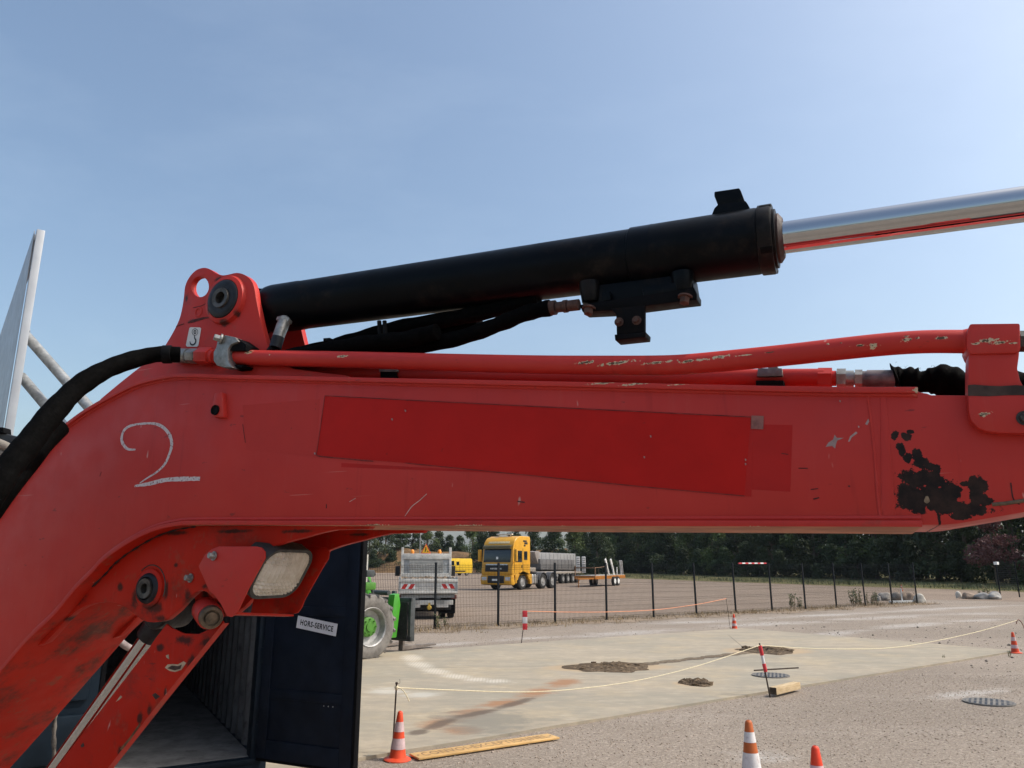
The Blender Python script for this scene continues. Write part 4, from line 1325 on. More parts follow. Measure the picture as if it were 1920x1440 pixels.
# bosses and plate below
rbs = Br(21, 1108, CWW - .02, 560)
for px, py0, py1 in ((1106, 530, 568), (1279, 512, 548)):
    part('port_boss', G().cyl(B(px, py0, CWW - .03), B(px + 2, py1, CWW - .03), rbs * 1.0, rbs * .78, 24), BLACKP, acy, .003)
part('filler_block', G().prism(pl([(1112, 535), (1296, 512), (1301, 542), (1100, 574)], CWW - .035), (0, .07, 0)), BLACKP, acy, .003)  # added black filler standing in for the dark slot under the barrel
g = G().prism(pl([(1086, 571), (1120, 566), (1285, 541), (1300, 537), (1307, 551), (1307, 562), (1272, 566), (1150, 582), (1092, 585)], CWW - .05), (0, .05, 0))
hp = part('hose_plate', g, P('plate_dark', (.004, .0036, .004), .5, 0, var=.3, scale=12, dirt=(.025, .016, .012), dirt_amt=.5, spec=.06), acy, .003)
part('spacer_block', G().prism(pl([(1128, 548), (1142, 545), (1146, 562), (1130, 565)], CWW - .05), (0, .06, 0)).prism(pl([(1204, 538), (1268, 529), (1270, 545), (1206, 556)], CWW - .05), (0, .06, 0)), BLACKP, acy, .003)
def hexbolt(p, axis, r, h, name='bolt', mat=None, parent=None, washer=True):
    ax_ = Vector(axis).normalized(); p = Vector(p)
    g = G()
    if washer: g.lathe([(r * 1.45, 0), (r * 1.45, h * .22)], p, ax_, 20)
    g.lathe([(r * 1.0, h * .2), (r * 1.0, h * .9), (r * .9, h)], p, ax_, 6)
    return part(name, g, mat or ZINC, parent, 0, 30)
for px, py in ((1105, 581), (1285, 560)):
    hexbolt(B(px, py - 4, CWW - .05), (-.15, -.25, -1), .0115, .018, 'bolt', RUSTB, acy)
g = G().prism(pl([(1145, 578), (1155, 590), (1156, 627), (1209, 622), (1209, 572)], CWW - .055), (0, .012, 0))
g.prism(pl([(1152, 627), (1153, 638), (1210, 632), (1211, 622)], CWW - .07), (0, .045, 0))
tabp = part('hose_tab', g, P('plate_dark2', (.005, .0045, .005), .55, 0, var=.3, scale=14, dirt=(.022, .013, .010), dirt_amt=.5, spec=.06), acy, .002)
for px, py in ((1161, 604), (1194, 601)):
    hexbolt(B(px, py, CWW - .055), (0, -1, 0), .0075, .012, 'bolt', RUSTB, acy)
# pressed-in silver elbow at the base end
e0, e1 = B(531, 606, .06), B(516, 652, .045)
part('elbow_fitting', G().tube([B(534, 600, .08), B(530, 610, .065), B(521, 634, .05)], [.017, .0175, .0165], 16).lathe([(.022, 0), (.022, .010)], B(532, 604, .075), e0 - e1, 6), ZINC, acy, 0, 30)
part('elbow_boot', G().tube([B(522, 632, .05), e1], [.0172, .0172], 16), GREASE_B, acy, 0, 30)
part('base_hose', G().tube(curve_pts([e1, B(508, 664, .05), B(520, 668, .09), B(600, 662, .13)], 5), .016, 12), BLACKR, acy)
# hoses under the cylinder in woven sleeves
def hosed(name, pxs, w, rp, mat, n=14, seed=0, jit=.08):
    q = random.Random(seed)
    pts = curve_pts([B(a, b, w if not isinstance(w, (list, tuple)) else w[i]) for i, (a, b) in enumerate(pxs)], 9)
    rs = [Br(rp, pxs[0][0], .1) * (1 + jit * math.sin(i * .9 + seed) * q.uniform(.3, 1)) for i in range(len(pts))]
    return part(name, G().tube(pts, rs, n), mat, exc, 0, 50)
hosed('sleeved_hose', [(1032, 577), (985, 588), (930, 610), (860, 634), (790, 648), (700, 655), (600, 664), (520, 672)], .10, 16, SLEEVE, seed=1)
hosed('sleeved_hose', [(1010, 560), (930, 580), (850, 597), (760, 612), (690, 630), (620, 650), (540, 668)], .15, 17, SLEEVE, seed=2)
hosed('sleeved_hose', [(820, 622), (760, 636), (690, 643), (620, 655), (540, 668)], .06, 16, SLEEVE, seed=3)
hosed('sleeved_hose', [(900, 607), (820, 630), (740, 652), (650, 664), (560, 672)], .19, 20, SLEEVE, seed=5)
for px, py, r_ in ((712, 622, 26), (722, 624, 25)):
    part('hose_tie', G().tube(curve_pts([B(px - 1, 602, .07), B(px + 2, 650, .07)], 2), .006, 8), BLACKR, exc)
part('hose_clip', G().prism(pl([(606, 634), (618, 633), (620, 640), (606, 640)], .1), (0, .02, 0)), RUBBER, exc, .001)
g = G()
for a, b, r_ in ((1030, 1042, 14.5), (1044, 1056, 10.5), (1057, 1064, 12.5), (1066, 1086, 11)):
    g.cyl(B(a, 578 - (a - 1030) * .12, .1), B(b, 578 - (b - 1030) * .12, .1), Br(r_, 1050, .1), n=20)
part('hose_ferrule', g, RUSTB, exc, 0, 30)

# --- steel pipes along the boom
PW = .03
def pipe_path(pts, w, k=8): return curve_pts([B(a, b, w) for a, b in pts], k)
rp = Br(17.6, 1000, PW, 683)
p1 = [(428, 669.5), (520, 671.5), (660, 674.5), (800, 678.5), (1000, 683.5), (1140, 685), (1230, 685.2), (1290, 683), (1380, 675), (1480, 665), (1560, 656), (1640, 647.5), (1700, 642.5), (1750, 640.5), (1812, 640.5)]
PIPE_CHIPS = [(465, 660, 12, 6), (640, 668, 22, 4), (1100, 679, 26, 5), (1160, 680, 50, 4.5), (1230, 680, 50, 4), (1300, 676, 40, 4), (1350, 669, 30, 5), (1395, 666, 30, 2), (1440, 661, 14, 2.5), (1610, 648, 16, 4), (1636, 648, 12, 7), (1700, 637, 16, 7), (1698, 630, 8, 2.5), (1720, 634, 10, 4), (1765, 634, 16, 5), (505, 665, 3, 2), (1552, 645, 4, 3), (1576, 643, 4, 3)]
PAINT_PIPE = boom_paint('pipe_paint', chips=PIPE_CHIPS, w=PW - rp)
pipe1 = part('hydraulic_pipe', G().tube(pipe_path(p1, PW), rp, 28), PAINT_PIPE, exc, 0, 60)
# flared fitting and cast bracket at the far right of the pipe
g = G().lathe([(rp, 0), (rp * 1.22, .018), (rp * 1.30, .024), (rp * 1.30, .05)], B(1804, 640.5, PW), B(1830, 640.5, PW) - B(1804, 640.5, PW), 28)
part('pipe_flare', g, PAINT, pipe1, 0, 40)
p2 = [(540, 700), (700, 701.5), (1000, 706), (1300, 709), (1545, 708.5)]
w2 = .15
rp2 = Br(17.5, 1000, w2, 705) * .85
pipe2 = part('hydraulic_pipe', G().tube(pipe_path(p2, w2), rp2, 24), PAINT, exc, 0, 60)
part('pipe_tip', G().tube([B(527, 681, w2 - .1), B(545, 694, w2 - .02), B(575, 700, w2)], [.004, .010, rp2], 12), PAINT, pipe2, 0, 60)
def pipe_fit(segs, w, y, mat, name, parent=exc):
    g = G()
    for a, b, r_, n_ in segs:
        g.cyl(B(a, y, w), B(b, y, w), Br(r_, (a + b) / 2, w, y), n=n_)
    return part(name, g, mat, parent, 0, 30)
pipe_fit([(1529, 1534, 15, 20), (1534, 1560, 20, 6), (1560, 1568, 14.5, 20)], w2, 709.5, PAINT, 'union_nut')
pipe_fit([(1569, 1586, 19, 6), (1586, 1601, 15.5, 20), (1600, 1604, 12, 20), (1603, 1617, 17, 6)], w2, 710, ZINC, 'hose_coupling')
pipe_fit([(1617, 1625, 15.5, 24), (1625, 1678, 17.5, 24)], w2, 711, P('crimp_purple_grey', (.17, .14, .14), .5, .4, var=.4, scale=30), 'hose_ferrule')
# fluffy black sleeve behind the bracket
q = random.Random(4)
pts = curve_pts([B(1676, 710, w2), B(1690, 708, w2), B(1720, 716, w2), B(1760, 714, w2), B(1810, 722, w2), B(1870, 722, w2), B(1960, 726, w2), B(2100, 738, w2)], 12)
rs = [.024 + .0035 * math.sin(i * .33 + 1) + .002 * math.sin(i * .9) + q.uniform(-.0008, .001) + (.006 if i > 30 else 0) for i in range(len(pts))]
rs[0:9] = [.019, .026, .031, .033, .031, .027, .024, .0225, .0225]
part('sleeved_hose', G().tube(pts, rs, 16), SLEEVE, exc, 0, 70)
qn = np.random.default_rng(3)
g = G()
for i in range(420):
    k = qn.integers(0, len(pts) - 18); an = qn.uniform(0, 6.28)
    dv_ = Vector((qn.normal() * .4, math.cos(an), math.sin(an))).normalized()
    b_ = pts[k] + dv_ * rs[k] * .96; tip = b_ + (dv_ + Vector((qn.normal() * .8, 0, qn.normal() * .3))).normalized() * qn.uniform(.002, .005)
    s_ = Vector((qn.normal(), qn.normal(), qn.normal())).normalized() * .0006
    g.add([b_ - s_, b_ + s_, tip], [(0, 1, 2)])
part('sleeve_fuzz', g, SLEEVE, exc, sharp=0, normals=False, kind='stuff')
# pipe clips
BRK = P('clip_grey', (.20, .18, .165), .55, .4, var=.3, scale=30)
g = G().prism(pl([(1421, 690), (1466, 690), (1468, 705), (1419, 706)], w2 - .03), (0, .06, 0)); g.prism(pl([(1440, 684), (1458, 684), (1458, 691), (1440, 691)], w2 - .01), (0, .02, 0))
part('pipe_clip', g, BRK, exc, .002)
part('clip_pad', G().prism(pl([(1417, 713), (1469, 713), (1469, 722), (1417, 722)], w2 - .04), (0, .08, 0)), RUBBER, exc, .001)
g = G().prism(pl([(711, 692), (744, 692.5), (744, 697), (711, 697)], w2 - .03), (0, .06, 0))
part('pipe_clip', g, BRK, exc, .001)
part('clip_pad', G().prism(pl([(713, 697), (742, 697), (742, 712), (713, 712)], w2 - .028), (0, .05, 0)), RUBBER, exc, .001)

# --- cast bracket at the stick end
BRW = -.012
PAINT_BRK = boom_paint('bracket_paint', chips=[(1850, 640, 22, 7), (1870, 644, 26, 5), (1830, 645, 10, 4), (1848, 776, 20, 4), (1840, 779, 8, 5), (1895, 645, 12, 3)], w=BRW)
g = G()
g.prism([Vector(v) for v in pl([(1815, 733), (1816, 772), (1821, 789), (1833, 802), (1850, 809), (1875, 812), (1935, 813), (2000, 812), (2000, 733)], BRW)], (0, .03, 0))
part('bracket_plate', g, PAINT_BRK, exc, .004)
neck = [(1819, 655), (1815.5, 690), (1815, 733), (2000, 733), (1916, 720), (1910, 690), (1912, 655)]
neck = [(1820, 652), (1816, 668), (1815, 700), (1815, 735), (1925, 735), (1913, 712), (1908, 690), (1911, 668), (1912, 652)]
g = G().prism(pl(neck, BRW + .002), (0, .05, 0))
part('bracket_neck', g, PAINT_BRK, exc, .004)
g = G().prism(pl([(1813, 622), (1819, 606.5), (1913, 605.5), (1914, 655), (1908, 662), (1818, 664), (1812, 650)], BRW - .004), (0, .075, 0))
part('bracket_head', g, PAINT_BRK, exc, .004)
g = G().prism(pl([(1815, 722), (1825, 721), (1850, 723), (1875, 724), (1905, 722), (1922, 723), (1926, 741), (1890, 741), (1855, 743), (1815, 742)], BRW - .0006), (0, .001, 0))
part('bare_band', g, P('bare_band', (.055, .035, .028), .7, .2, var=.4, scale=30), exc, sharp=0)
hexbolt(B(1921, 784, BRW), (0, -1, 0), .0085, .010, 'bolt', GREASE, exc)
part('hose_coupling', G().cyl(B(1911, 640, .025), B(1990, 640, .025), Br(20, 1920, .02, 640), n=6).cyl(B(1990, 640, .025), B(2300, 690, .02), .018, n=16), P('coupling_dark', (.07, .075, .07), .5, .5, var=.3, scale=30), exc, 0, 30)

# --- fittings where the black hose joins the pipe
F_ = PW
def along_pipe(a, b, r_, n_, g): g.cyl(B(a, 667 + (a - 330) * .02, F_), B(b, 667 + (b - 330) * .02, F_), Br(r_, 370, F_, 667), n=n_)
g = G(); along_pipe(326, 333, 14, 24, g); along_pipe(333, 354, 14.2, 24, g); along_pipe(354, 356, 12.5, 24, g); along_pipe(356, 370, 14.5, 6, g); along_pipe(370, 376, 12, 20, g)
part('hose_coupling', g, ZINC, exc, .001, 30)
g = G(); along_pipe(374, 397, 17, 6, g); along_pipe(397, 404, 13, 20, g)
part('union_nut', g, PAINT, exc, .001, 30)
# two-piece clamp
g = G().prism(pl([(408, 636), (421, 628), (440, 632), (447, 640), (433, 646), (427, 655), (427, 676), (432, 684), (436, 689), (418, 689), (406, 685), (400, 676), (400, 660), (405, 651)], F_ - .038), (0, .03, 0))
cl = part('pipe_clamp', g, ZINC, exc, .003)
g = G().prism(pl([(431, 641), (443, 633), (462, 646), (460, 657), (429, 657)], F_ - .03), (0, .055, 0)); g.prism(pl([(428, 684), (456, 684), (453, 689), (434, 691)], F_ - .02), (0, .05, 0))
part('clamp_block', g, RUBBER, exc, .002)
hexbolt(B(416, 636, F_ - .036), (-.55, -.8, .15), .0105, .022, 'bolt', ZINC, exc)

# --- the big black hose sweeping down to the machine
pts = [BDp(338, 665, 2.13), BDp(300, 664, 2.11), BDp(262, 671, 2.08), BDp(215, 686, 2.02), BDp(178, 704, 1.97), BDp(142, 729, 1.92), BDp(110, 762, 1.86), BDp(80, 797, 1.80), BDp(50, 836, 1.74), BDp(20, 872, 1.68), BDp(-15, 925, 1.62), BDp(-70, 1010, 1.58), BDp(-160, 1180, 1.6)]
cp = curve_pts(pts, 12)
q = random.Random(9)
rs = []
for i in range(len(cp)):
    f = i / len(cp)
    base = .0218 + .0072 * min(1, f * 1.7)
    rs.append(base * (1 + .03 * math.sin(i * .27) + .018 * math.sin(i * .71 + 1) + q.uniform(-.006, .006)))
bh = part('hydraulic_hose', G().tube(cp, rs, 20), SLEEVE, exc, 0, 70)
part('hose_cuff', G().cyl(BDp(322, 664.5, 2.12), BDp(305, 664.5, 2.115), .0262, n=24), BLACKR, bh, .002)
pts = [BDp(110, 800, 2.16), BDp(80, 830, 2.1), BDp(55, 862, 2.03), BDp(20, 905, 1.95), BDp(-30, 975, 1.9), BDp(-120, 1120, 1.9)]
part('hydraulic_hose', G().tube(curve_pts(pts, 8), .031, 16), SLEEVE, exc, 0, 70)

# --- bracket under the boom with pin, boom cylinder, guard and work lamp
BR0 = .05
BRK = [(205, 1030), (290, 985), (350, 980), (700, 982), (690, 992), (627, 993.5), (600, 999), (572, 1007), (530, 1018), (497, 1030), (490, 1040), (440, 1120), (400, 1122), (388, 1110), (377, 1107), (366, 1110), (350, 1125), (332, 1145), (312, 1162), (300, 1166), (287, 1167), (276, 1166), (265, 1162), (250, 1150), (240, 1142), (230, 1136), (218, 1131), (205, 1129), (190, 1129), (175, 1131), (158, 1137), (140, 1147), (122, 1164), (108, 1180), (85, 1205), (60, 1215), (110, 1140), (172, 1070)]
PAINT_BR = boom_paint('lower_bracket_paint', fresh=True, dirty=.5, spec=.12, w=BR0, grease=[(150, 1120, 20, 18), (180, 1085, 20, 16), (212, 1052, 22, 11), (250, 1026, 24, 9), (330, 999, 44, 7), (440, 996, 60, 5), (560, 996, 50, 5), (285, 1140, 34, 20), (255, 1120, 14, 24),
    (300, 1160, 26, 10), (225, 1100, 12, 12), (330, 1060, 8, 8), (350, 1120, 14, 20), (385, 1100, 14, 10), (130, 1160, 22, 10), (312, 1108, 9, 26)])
brp = pl(BRK, BR0)
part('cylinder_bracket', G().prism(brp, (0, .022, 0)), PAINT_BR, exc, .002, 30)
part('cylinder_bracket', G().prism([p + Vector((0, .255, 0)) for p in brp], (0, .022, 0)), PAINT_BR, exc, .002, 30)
pp = B(281, 1103, BR0); r2 = Br(36, 281, BR0, 1103)
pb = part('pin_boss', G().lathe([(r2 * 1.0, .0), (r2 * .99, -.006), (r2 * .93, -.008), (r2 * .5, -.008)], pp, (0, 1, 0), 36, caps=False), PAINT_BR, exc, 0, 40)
part('grease_ring', G().lathe([(r2 * .52, -.0085), (r2 * .60, -.017), (r2 * .72, -.0145), (r2 * .78, -.0082)], pp, (0, 1, 0), 32, caps=False), GREASE_B, pb, 0, 50)
part('pin', G().lathe([(r2 * .24, .0), (r2 * .26, -.020), (r2 * .50, -.021), (r2 * .53, -.012), (r2 * .53, .1)], pp, (0, 1, 0), 32, caps=False).lathe([(.0005, -.004), (r2 * .26, -.004)], pp, (0, 1, 0), 24, caps=False), GREASE, pb, 0, 40)
# old weld ring scratched round the pin
part('ring_mark', G().tube([pp + Vector((r2 * 1.12 * math.cos(a), -.0005, r2 * 1.18 * math.sin(a))) for a in [R(k) for k in range(-20, 140, 8)]], .0016, 6), GREASE, exc)
# lamp bracket plate
HW0, HWD = .006, .235
lampl = [(372, 1062), (384, 1040), (396, 1030), (410, 1024.5), (480, 1024.5), (490, 1027), (496, 1034), (496.5, 1046), (463, 1108), (447, 1142), (441, 1152), (433, 1157), (425, 1155), (414, 1133), (402, 1116), (392, 1108)]
hood = part('lamp_hood', G().prism(pl(lampl, HW0), (0, .005, 0)), boom_paint('hood_paint', dirty=.22), exc, .0015, 30)
# bottom sheet and far side sheet of the hood
e_a, e_b = B(443, 1150, HW0), B(425, 1158, HW0)
lo0 = B(440, 1152, HW0); 
far_off = Vector((0, HWD, 0))
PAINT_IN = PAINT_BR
g = G()
near_edge = [B(448, 1140, HW0), B(441, 1153, HW0), B(432, 1158, HW0)]
s0 = B(446, 1143, HW0); 
def farpt(px, py): return B(px, py, HW0 + HWD)
fe = [farpt(612, 1027), farpt(617, 1036), farpt(615, 1048), farpt(603, 1067), farpt(586, 1097), farpt(570, 1126), farpt(565, 1139), farpt(558, 1149), farpt(550, 1151)]
fi = [farpt(470, 1150), farpt(480, 1100), farpt(520, 1040), farpt(560, 1022)]
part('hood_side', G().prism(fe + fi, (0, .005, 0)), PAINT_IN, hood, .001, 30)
nb0, nb1 = B(446, 1146, HW0 + .004), B(424, 1152, HW0 + .004)
fb0, fb1 = farpt(552, 1150), farpt(535, 1146)
# bottom sheet: from the near plate lower edge across to the far sheet
lp = [B(452, 1132, HW0 + .003), B(446, 1146, HW0 + .004), B(441, 1152, HW0 + .02), farpt(552, 1151), farpt(480, 1150), B(424, 1150, HW0 + .02)]
def sheet_between(p_near, p_far, th=.005):
    nrm = Vector((0, 0, 1))
    g = G(); n = len(p_near)
    vs = list(p_near) + list(p_far) + [p - nrm * th for p in p_near] + [p - nrm * th for p in p_far]
    fs = []
    for i in range(n - 1):
        fs += [(i, i + 1, n + i + 1, n + i), (2 * n + i + 1, 2 * n + i, 3 * n + i, 3 * n + i + 1)]
    fs += [(0, n, 3 * n, 2 * n), (n - 1, 3 * n - 1, 4 * n - 1, 2 * n - 1)]
    for i in range(n - 1):
        fs += [(i, 2 * n + i, 2 * n + i + 1, i + 1), (n + i + 1, 3 * n + i + 1, 3 * n + i, n + i)]
    return g.add(vs, fs)
bn = [B(443, 1151, HW0), B(432, 1158, HW0), B(408, 1160, HW0)]
zb = farpt(551, 1152).z
bot_near = [B(445, 1148, HW0 + .003), B(428, 1150, HW0 + .003)]
bot_far = [farpt(551, 1152), farpt(534, 1153)]
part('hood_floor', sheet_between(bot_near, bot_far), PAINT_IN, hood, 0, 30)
# lamp: housing and ribbed lens facing along the boom
Ln0, Ln1 = B(463, 1117, HW0 + .022), B(506, 1034, HW0 + .022)     # near edge, bottom and top
upv = (Ln1 - Ln0); LH = upv.length; upv.normalize()
LWD = HWD - .064
nv_ = upv.cross(Vector((0, 1, 0))).normalized()
if nv_.x < 0: nv_ = -nv_
lo = (Ln0 + Ln1) / 2 + Vector((0, LWD / 2, 0))
def rrect(hw, hh, rad, n=6):
    out = []
    for cx, cy, a0 in ((hw - rad, hh - rad, 0), (-hw + rad, hh - rad, 90), (-hw + rad, -hh + rad, 180), (hw - rad, -hh + rad, 270)):
        for k in range(n + 1):
            a = R(a0 + 90 * k / n); out.append((cx + rad * math.cos(a), cy + rad * math.sin(a)))
    return out
def lp3(u, v, d): return lo + Vector((0, 1, 0)) * u + upv * v + nv_ * d
hw, hh = LWD / 2, LH / 2
RC = min(hw, hh) * .62
rim_o, rim_i = rrect(hw + .011, hh + .010, RC + .008), rrect(hw, hh, RC)
g = G()
n = len(rim_o)
rings = [[lp3(u * .8, v * .8, -.075) for u, v in rim_o], [lp3(u, v, -.03) for u, v in rim_o], [lp3(u, v, .002) for u, v in rim_o], [lp3(u * .985, v * .985, .005) for u, v in rim_o], [lp3(u, v, .003) for u, v in rim_i], [lp3(u, v, -.012) for u, v in rim_i]]
vs = [p for r_ in rings for p in r_]
fs = [(j * n + k, j * n + (k + 1) % n, (j + 1) * n + (k + 1) % n, (j + 1) * n + k) for j in range(len(rings) - 1) for k in range(n)]
fs.append(tuple(range(n)))
g.add(vs, fs)
lamp = part('work_lamp', g, P('lamp_housing', (.045, .045, .045), .55, var=.3, scale=20, dirt=(.12, .10, .08), dirt_amt=.4), exc, 0, 35)
# reflector and bulb behind the glass
g = G(); rows = []
for f, d in ((1, -.006), (.8, -.03), (.5, -.048), (.12, -.055)):
    rows.append([lp3(u * f, v * f, d) for u, v in rim_i] + [lp3(rim_i[0][0] * f, rim_i[0][1] * f, d)])
g.sheet(rows)
t = NT('reflector'); REFL = t.done((.80, .76, .70), .28, .65)
part('reflector', g, REFL, lamp, 0, 60, normals=False)
AMB = P('warm_bulb', (.75, .36, .16), .5, var=.1)
part('bulb', G().cyl(lp3(.0, .006, -.055), lp3(.0, .006, -.022), .019, .014, 14), AMB, lamp, 0, 40)
t = NT('lens_glass')
LM = frame_m(lo, Vector((0, 1, 0)), upv).inverted()
g = G(); rows = []
NU, NV = 96, 84
for i in range(NV + 1):
    r_ = []
    for j in range(NU + 1):
        a = (j / NU) * 2 - 1; b = (i / NV) * 2 - 1
        # squircle mapping onto the rounded rectangle
        uu, vv = a * hw * .995, b * hh * .995
        ex = max(0, abs(uu) - (hw - RC)); ey = max(0, abs(vv) - (hh - RC))
        l = math.hypot(ex, ey)
        if l > RC - .0005:
            k = (RC - .0005) / l
            uu = math.copysign((hw - RC) + ex * k, uu); vv = math.copysign((hh - RC) + ey * k, vv)
        dome = .016 * (1 - a * a) * (1 - b * b)
        fl = .0022 * math.cos(j * math.pi / 4) + (.0024 * math.cos(i * math.pi / 4) if (b < -.25 or (b > .45 and a < 0)) else .0004 * math.cos(i * math.pi / 4))
        r_.append(lp3(uu, vv, .001 + dome + fl))
    rows.append(r_)
g.sheet(rows)
t.b.inputs['Transmission Weight'].default_value = .22
t.b.inputs['IOR'].default_value = 1.3
LENS = t.done(t.mix(t.ramp(t.noise(30, 5, .6), .3, .7), (.66, .585, .485), (.86, .80, .71)), .12, 0, None, .6)
part('lens', g, LENS, lamp, 0, 60, normals=False)
# bolts and the greasy pin end
hexbolt(B(402, 1042.5, HW0), (-.25, -.95, .1), .0085, .017, 'bolt', ZINC, exc)
hexbolt(B(358, 1084, BR0), (-.25, -.95, .1), .0085, .017, 'bolt', ZINC, exc)
ge = B(396, 1158, .03)
ga = Vector((.80, -.56, -.12)).normalized()
part('pin_end', G().lathe([(.030, -.045), (.030, .0), (.028, .005), (.021, .007), (.021, .001), (.015, .0), (.015, .007), (.0, .008)], ge, ga, 32, caps=False), P('greasy_tan', (.14, .10, .066), .5, .3, var=.5, scale=30, dirt=(.03, .022, .018), dirt_amt=.7), exc, 0, 40)
part('pin_sleeve', G().lathe([(.0345, -.12), (.0345, -.020), (.032, -.016)], ge, ga, 28), PAINT_DIRTY, exc, 0, 40)
# boom cylinder rod, eye and guard plate
CW2 = .165
rt, rbm = B(297, 1168, CW2), B(96, 1452, CW2)
ra = (rbm - rt).normalized()
rod_r = Br(15, 200, CW2, 1300)
bc = part('boom_cylinder', G().lathe([(.052, 0), (.056, .006), (.056, .10), (.052, .106)], rt + Vector((0, -.05, 0)) - ra * .055, (0, 1, 0), 28).cyl(rt - ra * .03, rt + ra * .055, .040, .036, 24), GREASE_B, exc, .002, 35)
part('piston_rod', G().cyl(rt + ra * .03, rt + ra * 1.25, rod_r, n=40), CHROME, bc, 0, 40)
gd = pl([(312, 1170), (322, 1178), (345, 1188), (372, 1189), (392, 1180), (404, 1168), (417, 1164), (418, 1169), (300, 1316), (200, 1443), (60, 1620), (-40, 1620), (108, 1436), (282, 1211), (292, 1196)], .07)
gp_ = part('rod_guard', G().prism(gd, (0, .006, 0)), PAINT_GUARD, exc, .001, 30)
ed = [B(418, 1169, .07), B(300, 1316, .07), B(200, 1443, .07), B(60, 1620, .07)]
g = G(); vs = []
rows = [[p for p in ed], [p + Vector((.001, .022, 0)) for p in ed], [p + Vector((-.006, .022, -.004)) for p in ed], [p + Vector((-.006, 0, -.004)) for p in ed], [p for p in ed]]
g.sheet(rows)
part('guard_lip', g, boom_paint('lip_paint', fresh=True, dirty=.4), exc, 0, 30)
# wear marks on the guard
BARE = P('bare_scar', (.06, .035, .028), .7, .3, var=.5, scale=40)
PALE = P('pale_scar', (.42, .30, .20), .7, .1, var=.3, scale=40)
def scar(pts, mat, w=.0692): decal('scar', pts, mat, w, .0006)
scar([(309, 1252), (314, 1246), (324, 1245), (333, 1246), (344, 1240), (349, 1243), (340, 1256), (328, 1260), (318, 1258)], PALE)
scar([(313, 1253), (322, 1248), (334, 1249), (341, 1246), (338, 1254), (327, 1257)], BARE, .0688)
scar([(311, 1229), (316, 1227), (317, 1236), (312, 1233)], PALE)
scar([(285, 1303), (291, 1299), (300, 1306), (292, 1312)], BARE)
scar([(217, 1316), (226, 1304), (229, 1307), (222, 1313)], PALE)
scar([(151, 1398), (156, 1392), (158, 1399), (153, 1402)], BARE)
scar([(225, 1404), (245, 1380), (262, 1355), (263, 1360), (246, 1385), (228, 1407)], P('rust_edge', (.16, .075, .035), .8, var=.5, scale=30))

# --- the rest of the machine beyond the frame: stick, boom foot, undercarriage
tip = rod_end
bt = B(2530, 838, 0)
sy = .02
g = G().prism([Vector((tip.x - .07, sy, tip.z + .09)), Vector((tip.x + .07, sy, tip.z + .10)), Vector((tip.x + .30, sy, tip.z - .55)), Vector((tip.x + .22, sy, tip.z - 1.5)), Vector((tip.x + .04, sy, tip.z - 1.5)), Vector((bt.x - .02, sy, bt.z - .14)), Vector((bt.x - .09, sy, bt.z - .06)), Vector((bt.x - .09, sy, bt.z + .05)), Vector((bt.x - .02, sy, bt.z + .12))], (0, BW - .04, 0))
part('pivot_pin', G().cyl((bt.x, -.02, bt.z), (bt.x, BW + .02, bt.z), .05, n=24), GREASE, exc, .003, 35)
part('stick', g, PAINT, exc, .01)
ft = B(-380, 1640, .0)
g = G().prism([ft + Vector((-.25, -.05, .35)), ft + Vector((.2, -.05, .2)), Vector((ft.x + .1, -.05, .40)), Vector((ft.x - .7, -.05, .40))], (0, BW + .1, 0))
part('swing_post', g, PAINT_DIRTY, exc, .01)
g = G().b2((ft.x - 2.2, -.9, .22), (ft.x - .5, 1.2, .60))
part('chassis', g, MACH, exc, .04)
for w_ in (-1.05, .95):
    part('track', G().prism([Vector((ft.x - 2.4, w_, .12)), Vector((ft.x - 2.2, w_, 0)), Vector((ft.x - .2, w_, 0)), Vector((ft.x, w_, .15)), Vector((ft.x, w_, .4)), Vector((ft.x - .2, w_, .5)), Vector((ft.x - 2.2, w_, .5)), Vector((ft.x - 2.4, w_, .4))], (0, .4, 0)), RUBBER, exc, .03)

